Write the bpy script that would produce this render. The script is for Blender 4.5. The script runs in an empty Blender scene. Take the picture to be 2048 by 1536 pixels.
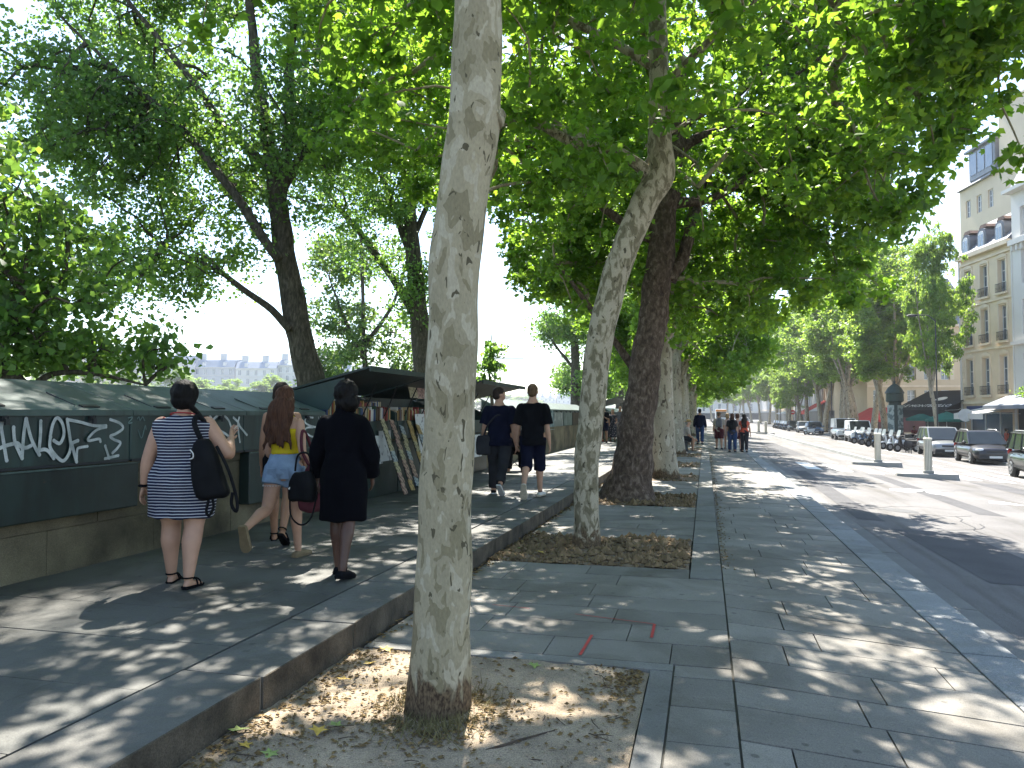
import bpy, math, random
import numpy as np
from mathutils import Vector, Matrix, Quaternion
from math import sin, cos, pi, radians as R

scene = bpy.context.scene
col = scene.collection
random.seed(7)

# ------------------------------------------------------------------ camera
YAW = R(14.07); PITCH = math.atan(61 / 1540); CAMH = 1.53; FPX = 1540.0
cam = bpy.data.cameras.new('camera')
cam.sensor_width = 36.0; cam.lens = 36.0 * FPX / 2048; cam.clip_start = 0.05; cam.clip_end = 5000
camo = bpy.data.objects.new('camera', cam); col.objects.link(camo)
camo.location = (0, 0, CAMH); camo.rotation_euler = (pi / 2 + PITCH, 0, YAW)
scene.camera = camo

# ------------------------------------------------------------------ world, sun, exposure
SUN_EL, SUN_AZ = R(53), R(-13)          # azimuth measured from +Y (along the quay) towards +X
world = bpy.data.worlds.new('World'); scene.world = world; world.use_nodes = True
wn = world.node_tree.nodes; wl = world.node_tree.links
for n in list(wn): wn.remove(n)
wout = wn.new('ShaderNodeOutputWorld'); bg = wn.new('ShaderNodeBackground')
sky = wn.new('ShaderNodeTexSky'); sky.sky_type = 'NISHITA'; sky.sun_disc = False
sky.sun_elevation = SUN_EL; sky.sun_rotation = SUN_AZ
sky.air_density = 1.0; sky.dust_density = .5; sky.ozone_density = 1.2; sky.altitude = 50
tc = wn.new('ShaderNodeTexCoord'); mp = wn.new('ShaderNodeMapping'); mp.inputs['Scale'].default_value = (1.0, 1.0, 3.4)
nz = wn.new('ShaderNodeTexNoise'); nz.inputs['Scale'].default_value = 2.2; nz.inputs['Detail'].default_value = 6; nz.inputs['Roughness'].default_value = .55
cr = wn.new('ShaderNodeValToRGB'); cr.color_ramp.elements[0].position = .47; cr.color_ramp.elements[1].position = .80
cr.color_ramp.elements[1].color = (.75, .75, .75, 1)
mx = wn.new('ShaderNodeMix'); mx.data_type = 'RGBA'
mx.inputs['B'].default_value = (3.0, 3.2, 3.45, 1)
wl.new(tc.outputs['Generated'], mp.inputs[0]); wl.new(mp.outputs[0], nz.inputs['Vector']); wl.new(nz.outputs[0], cr.inputs[0])
wl.new(cr.outputs[0], mx.inputs['Factor']); wl.new(sky.outputs[0], mx.inputs['A'])
wl.new(mx.outputs['Result'], bg.inputs['Color']); wl.new(bg.outputs[0], wout.inputs[0])
bg.inputs['Strength'].default_value = 0.112
sl = bpy.data.lights.new('sun', 'SUN'); sl.energy = 4.8; sl.angle = R(0.55); sl.color = (1, .95, .86)
slo = bpy.data.objects.new('sun', sl); col.objects.link(slo)
sd = Vector((sin(SUN_AZ) * cos(SUN_EL), cos(SUN_AZ) * cos(SUN_EL), sin(SUN_EL)))
slo.rotation_euler = sd.to_track_quat('Z', 'Y').to_euler(); slo.location = (0, 0, 40)
scene.view_settings.view_transform = 'Standard'; scene.view_settings.look = 'None'
scene.view_settings.gamma = 1; scene.view_settings.use_curve_mapping = False
scene.view_settings.exposure = 1.95

# ------------------------------------------------------------------ geometry helpers
def ray(px, py):
    u = (px - 1024) / FPX; v = (768 - py) / FPX
    fz = cos(PITCH) - v * sin(PITCH); uz = sin(PITCH) + v * cos(PITCH)
    return u * cos(YAW) - fz * sin(YAW), u * sin(YAW) + fz * cos(YAW), uz
def atz(px, py, z=0.0):
    a, b, c = ray(px, py); t = (z - CAMH) / c; return Vector((a * t, b * t, z))
def aty(px, py, y):
    a, b, c = ray(px, py); t = y / b; return Vector((a * t, y, CAMH + c * t))
def atx(px, py, x):
    a, b, c = ray(px, py); t = x / a; return Vector((x, b * t, CAMH + c * t))
def atd(px, py, d):
    a, b, c = ray(px, py); t = d / cos(PITCH); return Vector((a * t, b * t, CAMH + c * t))

class MB:
    """collects shapes, built as ONE mesh object"""
    def __init__(s): s.v = []; s.f = []; s.m = []; s.mi = 0
    def add(s, vs, fs):
        o = len(s.v); s.v += [tuple(p) for p in vs]; s.f += [tuple(i + o for i in f) for f in fs]; s.m += [s.mi] * len(fs); return s
    def box(s, c, d, rz=0, rx=0, ry=0):
        M = Matrix.Rotation(rz, 3, 'Z') @ Matrix.Rotation(ry, 3, 'Y') @ Matrix.Rotation(rx, 3, 'X')
        vs = [Vector(c) + M @ Vector((sx * d[0] / 2, sy * d[1] / 2, sz * d[2] / 2)) for sz in (-1, 1) for sx, sy in ((-1, -1), (1, -1), (1, 1), (-1, 1))]
        return s.add(vs, [(3, 2, 1, 0), (4, 5, 6, 7), (0, 1, 5, 4), (1, 2, 6, 5), (2, 3, 7, 6), (3, 0, 4, 7)])
    def b6(s, x0, x1, y0, y1, z0, z1):
        return s.box(((x0 + x1) / 2, (y0 + y1) / 2, (z0 + z1) / 2), (x1 - x0, y1 - y0, z1 - z0))
    def hexa(s, b, t):
        return s.add(list(b) + list(t), [(3, 2, 1, 0), (4, 5, 6, 7), (0, 1, 5, 4), (1, 2, 6, 5), (2, 3, 7, 6), (3, 0, 4, 7)])
    def prism(s, poly, a, b):      # poly of 3-vectors extruded from +a to +b offsets
        n = len(poly); a = Vector(a); b = Vector(b)
        vs = [Vector(p) + a for p in poly] + [Vector(p) + b for p in poly]
        return s.add(vs, [tuple(range(n - 1, -1, -1)), tuple(range(n, 2 * n))] + [(i, (i + 1) % n, n + (i + 1) % n, n + i) for i in range(n)])
    def quad(s, a, b, c, d): return s.add([a, b, c, d], [(0, 1, 2, 3)])
    def tube(s, pts, rad, n=8, cap=True, sub=0):
        pts = [Vector(p) for p in pts]
        if not hasattr(rad, '__len__'): rad = [rad] * len(pts)
        rad = list(rad)
        if sub: pts, rad = spline(pts, rad, sub)
        vs = []; ref = None
        for i, p in enumerate(pts):
            t = (pts[min(i + 1, len(pts) - 1)] - pts[max(i - 1, 0)])
            if t.length < 1e-9: t = Vector((0, 0, 1))
            t.normalize()
            if ref is None:
                ref = t.cross(Vector((0, 1, 0)) if abs(t.y) < .9 else Vector((1, 0, 0))).normalized()
            else:
                ref = (ref - t * ref.dot(t))
                ref = ref.normalized() if ref.length > 1e-6 else t.orthogonal().normalized()
            b = t.cross(ref)
            for k in range(n):
                a = 2 * pi * k / n
                vs.append(p + (ref * cos(a) + b * sin(a)) * rad[i])
        fs = [(i * n + k, i * n + (k + 1) % n, (i + 1) * n + (k + 1) % n, (i + 1) * n + k) for i in range(len(pts) - 1) for k in range(n)]
        if cap: fs += [tuple(range(n - 1, -1, -1)), tuple(range((len(pts) - 1) * n, len(pts) * n))]
        return s.add(vs, fs)
    def cap_tube(s, pts, rad, n=10, sub=4):        # rounded ends
        pts = [Vector(p) for p in pts]; rad = list(rad)
        pts, rad = spline(pts, rad, sub)
        def ends(p, q, r):
            d = (p - q).normalized(); return [(p + d * r * sin(a), r * cos(a)) for a in (R(30), R(58), R(80))]
        e0 = ends(pts[0], pts[1], rad[0]); e1 = ends(pts[-1], pts[-2], rad[-1])
        P = [e[0] for e in reversed(e0)] + pts + [e[0] for e in e1]; Q = [e[1] for e in reversed(e0)] + rad + [e[1] for e in e1]
        return s.tube(P, Q, n)
    def rings(s, rs, n=16, cap=True, e=2.0):        # horizontal elliptical rings (cx,cy,z,rx,ry)
        vs = []
        for (cx, cy, z, rx, ry) in rs:
            for k in range(n):
                a = 2 * pi * k / n; ca, sa = cos(a), sin(a)
                vs.append((cx + rx * math.copysign(abs(ca) ** (2 / e), ca), cy + ry * math.copysign(abs(sa) ** (2 / e), sa), z))
        m = len(rs)
        fs = [(i * n + k, i * n + (k + 1) % n, (i + 1) * n + (k + 1) % n, (i + 1) * n + k) for i in range(m - 1) for k in range(n)]
        if cap: fs += [tuple(range(n - 1, -1, -1)), tuple(range((m - 1) * n, m * n))]
        return s.add(vs, fs)
    def ell(s, c, r, n=12, m=8, M=None):
        vs = []
        for i in range(1, m):
            th = pi * i / m
            for k in range(n):
                a = 2 * pi * k / n
                v = Vector((r[0] * sin(th) * cos(a), r[1] * sin(th) * sin(a), -r[2] * cos(th)))
                if M: v = M @ v
                vs.append(Vector(c) + v)
        lo = Vector((0, 0, -r[2])); hi = Vector((0, 0, r[2]))
        if M: lo = M @ lo; hi = M @ hi
        vs += [Vector(c) + lo, Vector(c) + hi]
        fs = [(i * n + k, i * n + (k + 1) % n, (i + 1) * n + (k + 1) % n, (i + 1) * n + k) for i in range(m - 2) for k in range(n)]
        a, b = (m - 1) * n, (m - 1) * n + 1
        fs += [(a, (k + 1) % n, k) for k in range(n)] + [(b, (m - 2) * n + k, (m - 2) * n + (k + 1) % n) for k in range(n)]
        return s.add(vs, fs)
    def cyl(s, c, r, h, n=16, r2=None):
        return s.rings([(c[0], c[1], c[2], r, r), (c[0], c[1], c[2] + h, r if r2 is None else r2, r if r2 is None else r2)], n)
    def disc_x(s, c, r, w, n=20, rings=None):       # wheel-like solid, axis X ; rings=[(x,r)]
        rings = rings or [(-w / 2, r * .9), (-w / 2 + .02, r), (w / 2 - .02, r), (w / 2, r * .9)]
        vs = [(c[0] + x, c[1] + q * cos(2 * pi * k / n), c[2] + q * sin(2 * pi * k / n)) for x, q in rings for k in range(n)]
        m = len(rings)
        fs = [(i * n + k, (i + 1) * n + k, (i + 1) * n + (k + 1) % n, i * n + (k + 1) % n) for i in range(m - 1) for k in range(n)]
        fs += [tuple(range(n)), tuple(range(m * n - 1, (m - 1) * n - 1, -1))]
        return s.add(vs, fs)
    def mesh(s, name, mats=(), smooth=False):
        me = bpy.data.meshes.new(name); me.from_pydata(s.v, [], s.f)
        for m in (mats if isinstance(mats, (list, tuple)) else [mats]): me.materials.append(m)
        if any(s.m): me.polygons.foreach_set('material_index', s.m)
        if smooth: me.polygons.foreach_set('use_smooth', [True] * len(me.polygons))
        me.update(); return me
    def build(s, name, mats, parent=None, smooth=False, bevel=0, loc=None, seg=2, ang=None):
        o = obj(name, s.mesh(name, mats, smooth or bool(ang)), parent, loc)
        if bevel:
            b = o.modifiers.new('bevel', 'BEVEL'); b.width = bevel; b.segments = seg; b.limit_method = 'ANGLE'; b.angle_limit = R(35)
        return o

def spline(pts, rad, sub):
    P = []; Q = []; n = len(pts)
    for i in range(n - 1):
        p0 = pts[max(i - 1, 0)]; p1 = pts[i]; p2 = pts[i + 1]; p3 = pts[min(i + 2, n - 1)]
        for k in range(sub):
            t = k / sub
            P.append(.5 * ((2 * p1) + (p2 - p0) * t + (2 * p0 - 5 * p1 + 4 * p2 - p3) * t * t + (3 * p1 - p0 - 3 * p2 + p3) * t ** 3))
            Q.append(rad[i] * (1 - t) + rad[i + 1] * t)
    P.append(pts[-1]); Q.append(rad[-1]); return P, Q

def obj(name, me, parent=None, loc=None):
    o = bpy.data.objects.new(name, me); col.objects.link(o)
    if parent is not None: o.parent = parent
    if loc is not None: o.location = loc
    return o
def tag(o, label=None, cat=None, group=None, kind=None):
    if label: o['label'] = label
    if cat: o['category'] = cat
    if group: o['group'] = group
    if kind: o['kind'] = kind
    return o
def thing(name, label, cat, loc=(0, 0, 0), rz=0, group=None):
    o = bpy.data.objects.new(name, None); col.objects.link(o); o.location = loc; o.rotation_euler = (0, 0, rz)
    o.empty_display_size = .2
    return tag(o, label, cat, group)
def kids(o): return [c for c in bpy.data.objects if c.parent == o]
def dup(o, loc=None, rz=None, label=None, group=None, scale=None, parent=None, table=None):
    if table is None:
        table = {}
        for c in bpy.data.objects:
            if c.parent: table.setdefault(c.parent.name, []).append(c)
    r = o.copy(); col.objects.link(r)
    if parent is not None: r.parent = parent
    if loc is not None: r.location = loc
    if rz is not None: r.rotation_euler = (0, 0, rz)
    if scale is not None: r.scale = (scale,) * 3 if not hasattr(scale, '__len__') else scale
    if label: r['label'] = label
    if group: r['group'] = group
    for c in table.get(o.name, []): dup(c, parent=r, table=table)
    return r

# ------------------------------------------------------------------ materials
def nodes(m):
    m.use_nodes = True; return m.node_tree.nodes, m.node_tree.links, m.node_tree.nodes['Principled BSDF']
def ramp(n, pos, cols):
    r = n.new('ShaderNodeValToRGB'); e = r.color_ramp.elements
    while len(e) < len(pos): e.new(.5)
    for i, (p, c) in enumerate(zip(pos, cols)): e[i].position = p; e[i].color = (*c, 1)
    return r
def sc(c, k): return tuple(min(1, max(0, x * k)) for x in c)
def pm(name, c, rough=.75, var=.18, scale=6.0, bump=0.0, bscale=None, metal=0.0, spec=.4, coords='Position', rnd=0.0, detail=5, speck=0.0, coat=0, c2=None, stain=0.0, spots=0.0, streak=None, rust=0.0, sscale=.9):
    """noise-varied principled material"""
    m = bpy.data.materials.new(name); n, l, p = nodes(m)
    p.inputs['Roughness'].default_value = rough; p.inputs['Metallic'].default_value = metal
    p.inputs['Specular IOR Level'].default_value = spec; p.inputs['Coat Weight'].default_value = coat
    if coords == 'Position': src = n.new('ShaderNodeNewGeometry').outputs['Position']
    else: src = n.new('ShaderNodeTexCoord').outputs['Object']
    t = n.new('ShaderNodeTexNoise'); t.inputs['Scale'].default_value = scale; t.inputs['Detail'].default_value = detail; l.new(src, t.inputs['Vector'])
    r = ramp(n, (.28, .72), (sc(c, 1 - var), c2 or sc(c, 1 + var))); l.new(t.outputs[0], r.inputs[0]); out = r.outputs[0]
    if speck:
        v = n.new('ShaderNodeTexNoise'); v.inputs['Scale'].default_value = 160; v.inputs['Detail'].default_value = 2; l.new(src, v.inputs['Vector'])
        rr = ramp(n, (.35, .65), ((1 - speck,) * 3, (1 + speck,) * 3)); l.new(v.outputs[0], rr.inputs[0])
        x = n.new('ShaderNodeMix'); x.data_type = 'RGBA'; x.blend_type = 'MULTIPLY'; x.inputs['Factor'].default_value = 1
        l.new(out, x.inputs['A']); l.new(rr.outputs[0], x.inputs['B']); out = x.outputs['Result']
    def mul(out, fac_sock, dark, tint=(1, 1, 1)):
        x = n.new('ShaderNodeMix'); x.data_type = 'RGBA'; x.blend_type = 'MULTIPLY'; l.new(fac_sock, x.inputs['Factor']); l.new(out, x.inputs['A']); x.inputs['B'].default_value = (dark * tint[0], dark * tint[1], dark * tint[2], 1); return x.outputs['Result']
    if stain:
        v = n.new('ShaderNodeTexNoise'); v.inputs['Scale'].default_value = sscale; v.inputs['Detail'].default_value = 7; v.inputs['Roughness'].default_value = .62; v.inputs['Distortion'].default_value = .7
        if streak:
            mq = n.new('ShaderNodeMapping'); mq.inputs['Scale'].default_value = streak; l.new(src, mq.inputs[0]); l.new(mq.outputs[0], v.inputs['Vector'])
        else: l.new(src, v.inputs['Vector'])
        rr = ramp(n, (.47, .66), ((0,) * 3, (1,) * 3)); l.new(v.outputs[0], rr.inputs[0]); out = mul(out, rr.outputs[0], 1 - stain, (1, .96, .88))
    if spots:
        v = n.new('ShaderNodeTexVoronoi'); v.inputs['Scale'].default_value = 4.2; l.new(src, v.inputs['Vector']); rr = ramp(n, (.07, .10), ((1,) * 3, (0,) * 3)); l.new(v.outputs['Distance'], rr.inputs[0]); out = mul(out, rr.outputs[0], 1 - spots)
        v = n.new('ShaderNodeTexVoronoi'); v.inputs['Scale'].default_value = 13; l.new(src, v.inputs['Vector']); rr = ramp(n, (.06, .10), ((1,) * 3, (0,) * 3)); l.new(v.outputs['Distance'], rr.inputs[0]); out = mul(out, rr.outputs[0], 1 - spots * .8)
    if rust:
        v = n.new('ShaderNodeTexNoise'); v.inputs['Scale'].default_value = 7; v.inputs['Detail'].default_value = 8; v.inputs['Roughness'].default_value = .7; l.new(src, v.inputs['Vector'])
        rr = ramp(n, (.66, .72), ((0,) * 3, (rust,) * 3)); l.new(v.outputs[0], rr.inputs[0]); x = n.new('ShaderNodeMix'); x.data_type = 'RGBA'; l.new(rr.outputs[0], x.inputs['Factor']); l.new(out, x.inputs['A']); x.inputs['B'].default_value = (.16, .075, .03, 1); out = x.outputs['Result']
    if rnd:
        oi = n.new('ShaderNodeObjectInfo'); h = n.new('ShaderNodeHueSaturation'); ma = n.new('ShaderNodeMapRange')
        ma.inputs['To Min'].default_value = 1 - rnd; ma.inputs['To Max'].default_value = 1 + rnd
        l.new(oi.outputs['Random'], ma.inputs['Value']); l.new(ma.outputs[0], h.inputs['Value']); l.new(out, h.inputs['Color']); out = h.outputs[0]
    l.new(out, p.inputs['Base Color'])
    if bump:
        b = n.new('ShaderNodeBump'); b.inputs['Strength'].default_value = bump; b.inputs['Distance'].default_value = .02
        t2 = n.new('ShaderNodeTexNoise'); t2.inputs['Scale'].default_value = bscale or scale * 6; t2.inputs['Detail'].default_value = 6; l.new(src, t2.inputs['Vector'])
        l.new(t2.outputs[0], b.inputs['Height']); l.new(b.outputs[0], p.inputs['Normal'])
    return m
def leafmat(name, c, trans, f=.45, rough=.45, var=.35):
    m = bpy.data.materials.new(name); n, l, p = nodes(m)
    g = n.new('ShaderNodeNewGeometry'); t = n.new('ShaderNodeTexNoise'); t.inputs['Scale'].default_value = .55; t.inputs['Detail'].default_value = 2; l.new(g.outputs['Position'], t.inputs['Vector'])
    ad = n.new('ShaderNodeMath'); ad.operation = 'ADD'; l.new(g.outputs['Random Per Island'], ad.inputs[0]); l.new(t.outputs[0], ad.inputs[1])
    ml = n.new('ShaderNodeMath'); ml.operation = 'MULTIPLY'; ml.inputs[1].default_value = .5; l.new(ad.outputs[0], ml.inputs[0])
    r1 = ramp(n, (.25, .75), (sc(c, 1 - var), sc(c, 1 + var))); r2 = ramp(n, (.2, .6, .8), (sc(trans, 1 - var), sc(trans, 1.0), (trans[0] * 1.4, trans[1] * 1.15, trans[2] * .8)))
    l.new(ml.outputs[0], r1.inputs[0]); l.new(ml.outputs[0], r2.inputs[0])
    p.inputs['Roughness'].default_value = rough; p.inputs['Specular IOR Level'].default_value = .5
    l.new(r1.outputs[0], p.inputs['Base Color'])
    tr = n.new('ShaderNodeBsdfTranslucent'); l.new(r2.outputs[0], tr.inputs['Color'])
    mi = n.new('ShaderNodeMixShader'); mi.inputs[0].default_value = f
    l.new(p.outputs[0], mi.inputs[1]); l.new(tr.outputs[0], mi.inputs[2]); l.new(mi.outputs[0], n['Material Output'].inputs['Surface'])
    return m
def glassy(name, c=(.03, .04, .045), rough=.06):
    return pm(name, c, rough, .1, 3, spec=.9)
def plainmat(name, c, rough=.6, metal=0, spec=.4, coat=0): return pm(name, c, rough, .08, 4, metal=metal, spec=spec, coat=coat, coords='Object')
def barkmat(name, base, dark, pale, s=9.0, rough=.85, bump=.35, ta=.615, tb=.645, tc_=.37, kb=.5):
    """flaking plane-tree bark: patches of three tones with crisp edges"""
    m = bpy.data.materials.new(name); n, l, p = nodes(m); p.inputs['Roughness'].default_value = rough; p.inputs['Specular IOR Level'].default_value = .2
    g = n.new('ShaderNodeTexCoord'); mp = n.new('ShaderNodeMapping'); mp.inputs['Scale'].default_value = (1.25, 1.25, .62); l.new(g.outputs['Object'], mp.inputs[0])
    def ns(scale, detail, dist, off):
        mm = n.new('ShaderNodeMapping'); mm.inputs['Location'].default_value = (off, off * .7, off * 1.3); l.new(mp.outputs[0], mm.inputs[0])
        t = n.new('ShaderNodeTexNoise'); t.inputs['Scale'].default_value = scale; t.inputs['Detail'].default_value = detail; t.inputs['Distortion'].default_value = dist; l.new(mm.outputs[0], t.inputs['Vector']); return t
    a = ns(s, 2.5, .6, 0); b = ns(s * 1.6, 2.0, .8, 5); c = ns(s * .25, 3, 0, 9); d = ns(s * 7, 4, 0, 3)
    r0 = ramp(n, (.3, .7), (sc(base, .82), sc(base, 1.12))); l.new(c.outputs[0], r0.inputs[0])
    ra = ramp(n, (ta, ta + .012), ((0,) * 3, (1,) * 3)); l.new(a.outputs[0], ra.inputs[0])
    rb = ramp(n, (tb, tb + .012), ((0,) * 3, (1,) * 3)); l.new(b.outputs[0], rb.inputs[0])
    rc = ramp(n, (tc_, tc_ + .012), ((1,) * 3, (0,) * 3)); l.new(a.outputs[0], rc.inputs[0])
    def mix(f, x, y, bt='MIX', fv=1):
        q = n.new('ShaderNodeMix'); q.data_type = 'RGBA'; q.blend_type = bt
        if f is None: q.inputs['Factor'].default_value = fv
        else: l.new(f, q.inputs['Factor'])
        l.new(x, q.inputs['A'])
        if isinstance(y, tuple): q.inputs['B'].default_value = (*y, 1)
        else: l.new(y, q.inputs['B'])
        return q.outputs['Result']
    o = mix(rc.outputs[0], r0.outputs[0], pale); o = mix(ra.outputs[0], o, dark); o = mix(rb.outputs[0], o, sc(dark, kb))
    rd = ramp(n, (.3, .7), ((.86,) * 3, (1.1,) * 3)); l.new(d.outputs[0], rd.inputs[0]); o = mix(None, o, rd.outputs[0], 'MULTIPLY')
    # rubbed brown foot of the trunk (object space: base at z=0)
    sp = n.new('ShaderNodeSeparateXYZ'); l.new(g.outputs['Object'], sp.inputs[0])
    w = ns(s * .8, 4, 1.0, 13); sm = n.new('ShaderNodeMath'); sm.operation = 'MULTIPLY_ADD'; sm.inputs[1].default_value = .55; l.new(w.outputs[0], sm.inputs[0]); l.new(sp.outputs['Z'], sm.inputs[2])
    rf = ramp(n, (.44, .50), ((1,) * 3, (0,) * 3)); l.new(sm.outputs[0], rf.inputs[0])
    rn = ramp(n, (.35, .65), ((.05, .032, .02), (.17, .12, .07))); l.new(d.outputs[0], rn.inputs[0]); o = mix(rf.outputs[0], o, rn.outputs[0])
    l.new(o, p.inputs['Base Color'])
    bu = n.new('ShaderNodeBump'); bu.inputs['Strength'].default_value = bump; bu.inputs['Distance'].default_value = .01
    ad = n.new('ShaderNodeMath'); ad.operation = 'ADD'; l.new(ra.outputs[0], ad.inputs[0]); l.new(rb.outputs[0], ad.inputs[1])
    sb = n.new('ShaderNodeMath'); sb.operation = 'MULTIPLY_ADD'; sb.inputs[1].default_value = -.6; l.new(ad.outputs[0], sb.inputs[0]); l.new(d.outputs[0], sb.inputs[2])
    l.new(sb.outputs[0], bu.inputs['Height']); l.new(bu.outputs[0], p.inputs['Normal'])
    return m
def roughbark(name, c, c2, s=5.0, bump=.9, zs=.8):
    m = bpy.data.materials.new(name); n, l, p = nodes(m); p.inputs['Roughness'].default_value = .95; p.inputs['Specular IOR Level'].default_value = .15
    g = n.new('ShaderNodeTexCoord'); mp = n.new('ShaderNodeMapping'); mp.inputs['Scale'].default_value = (2.6, 2.6, zs); l.new(g.outputs['Object'], mp.inputs[0])
    t = n.new('ShaderNodeTexNoise'); t.inputs['Scale'].default_value = s; t.inputs['Detail'].default_value = 8; t.inputs['Roughness'].default_value = .65; t.inputs['Distortion'].default_value = .5; l.new(mp.outputs[0], t.inputs['Vector'])
    r = ramp(n, (.32, .5, .72), (sc(c, .45), c, c2)); l.new(t.outputs[0], r.inputs[0]); l.new(r.outputs[0], p.inputs['Base Color'])
    b = n.new('ShaderNodeBump'); b.inputs['Strength'].default_value = bump; b.inputs['Distance'].default_value = .05; l.new(t.outputs[0], b.inputs['Height']); l.new(b.outputs[0], p.inputs['Normal'])
    return m

M = {}
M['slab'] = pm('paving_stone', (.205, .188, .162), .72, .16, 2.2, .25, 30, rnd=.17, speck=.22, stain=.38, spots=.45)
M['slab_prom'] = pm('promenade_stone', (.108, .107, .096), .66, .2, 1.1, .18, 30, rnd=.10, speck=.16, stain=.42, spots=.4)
M['joint'] = pm('joint_sand', (.085, .08, .068), .95, .3, 9)
M['granite'] = pm('kerb_granite', (.22, .225, .225), .75, .14, 3, .3, 40, rnd=.12, speck=.32, stain=.3, spots=.3)
M['kerbface'] = pm('dirty_shaded_kerb_face', (.075, .06, .042), .95, .6, 5, .6, 30, speck=.3)  # brown dirt, with the shade of the outer face put into the colour
M['kerbdark'] = pm('old_kerb_stone', (.125, .121, .108), .75, .25, 2, .4, 18, rnd=.1, speck=.18, stain=.4, spots=.3)
M['strip'] = pm('strip_stone', (.185, .178, .162), .72, .12, 2, .2, 30, rnd=.10, speck=.18, stain=.3, spots=.4)
M['asphalt'] = pm('asphalt', (.14, .132, .127), .85, .2, .7, .35, 120, speck=.4, stain=.32, streak=(1.6, .12, 1), sscale=1.1, spots=.25)
M['gutter'] = pm('gutter_stone', (.17, .165, .155), .85, .2, 1.5, .3, 40, rnd=.1, speck=.2)
M['paint'] = pm('road_paint', (.66, .66, .63), .7, .2, 3, .1, 60)
M['redpaint'] = pm('red_spray', (.5, .06, .05), .7, .2, 12)
M['soil'] = pm('pit_soil', (.20, .145, .095), .98, .4, 3.2, .8, 26, speck=.3)
M['clod'] = pm('soil_clod', (.17, .115, .06), .98, .45, 6, .6, 30)
M['litter'] = pm('leaf_litter', (.16, .105, .04), .9, .7, 40)
M['twig'] = pm('twig', (.07, .05, .035), .9, .4, 20)
M['yleaf'] = pm('yellow_leaf', (.50, .33, .06), .6, .25, 30)
M['gleaf'] = pm('green_fallen_leaf', (.22, .28, .08), .6, .25, 30)
M['wall'] = pm('parapet_stone', (.075, .064, .040), .92, .5, 1.6, .6, 16, speck=.25, c2=(.20, .17, .105))
M['boxgreen'] = pm('box_green_paint', (.014, .036, .032), .42, .4, 2.2, .25, 5, spec=.5, stain=.5, streak=(1, 3.5, .5), sscale=1.6, rust=.35)
M['lidgreen'] = pm('lid_green_zinc', (.058, .090, .080), .5, .28, 1.4, .3, 4, spec=.5, stain=.42, streak=(.6, 3, 1), sscale=1.5, rust=.4)
M['boxdark'] = pm('dark_green_paint', (.010, .025, .022), .45, .45, 2.0, .25, 5, spec=.5, stain=.4, streak=(1, 3, .5), sscale=1.4, rust=.3)
M['black'] = pm('black_metal', (.012, .012, .013), .5, .2, 5)
M['iron'] = pm('dark_iron', (.02, .022, .025), .5, .2, 5)
M['white'] = pm('white_plastic', (.72, .71, .68), .5, .08, 5)
M['spray'] = pm('white_spray', (.40, .44, .43), .7, .3, 9, c2=(.64, .66, .65), speck=.15)
M['sprayg'] = pm('grey_spray', (.13, .19, .18), .7, .3, 9)
M['water'] = pm('river_water', (.03, .05, .04), .12, .2, .4, .4, 2.2, spec=.6)
# ================================================================== SETTING
def zroad(x): return -.26 - .0575 * (min(max(x, 2.06), 11.4) - 2.06)
def zpath_l(y): return -.08 * min(max((y - 7.5) / 6, 0), 1)
def zpath(x, y): a = zpath_l(y); return a + (-.12 - a) * (x - .14) / 1.56
rng = random.Random(3)
unit = MB(); unit.box((0, 0, -.5), (1, 1, 1)); 
def strip_mesh(xs, zs, y0, y1, ny=1):
    b = MB(); n = len(xs); vs = []
    for j in range(ny + 1):
        y = y0 + (y1 - y0) * j / ny
        vs += [(x, y, z) for x, z in zip(xs, zs)]
    b.add(vs, [(j * n + i, j * n + i + 1, (j + 1) * n + i + 1, (j + 1) * n + i) for j in range(ny) for i in range(n - 1)]); return b
tag(MB().add([(-6.0, -80, -1.1), (1500, -80, -1.1), (1500, 2400, -1.1), (-6.0, 2400, -1.1)], [(0, 1, 2, 3)]).build('ground', pm('ground_dust', (.2, .19, .17), .9, .2, .3)), kind='structure')
tag(MB().add([(-16, -80, -3.6), (-6.0, -80, -3.6), (-6.0, 600, -3.6), (-16, 600, -3.6)], [(0, 1, 2, 3)]).build('lower_quay', pm('quay_grass', (.06, .09, .03), .95, .5, 1.2)), kind='structure')
tag(MB().add([(-150, -300, -5.6), (-16, -300, -5.6), (-16, 2400, -5.6), (-150, 2400, -5.6)], [(0, 1, 2, 3)]).build('river', M['water']), kind='structure')
b = MB(); b.b6(-1500, -150, -500, 2400, -5.9, -2.0); b.b6(-16.6, -16, -80, 600, -6.5, -3.58)
tag(b.build('far_bank', M['gutter']), kind='structure')
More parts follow.
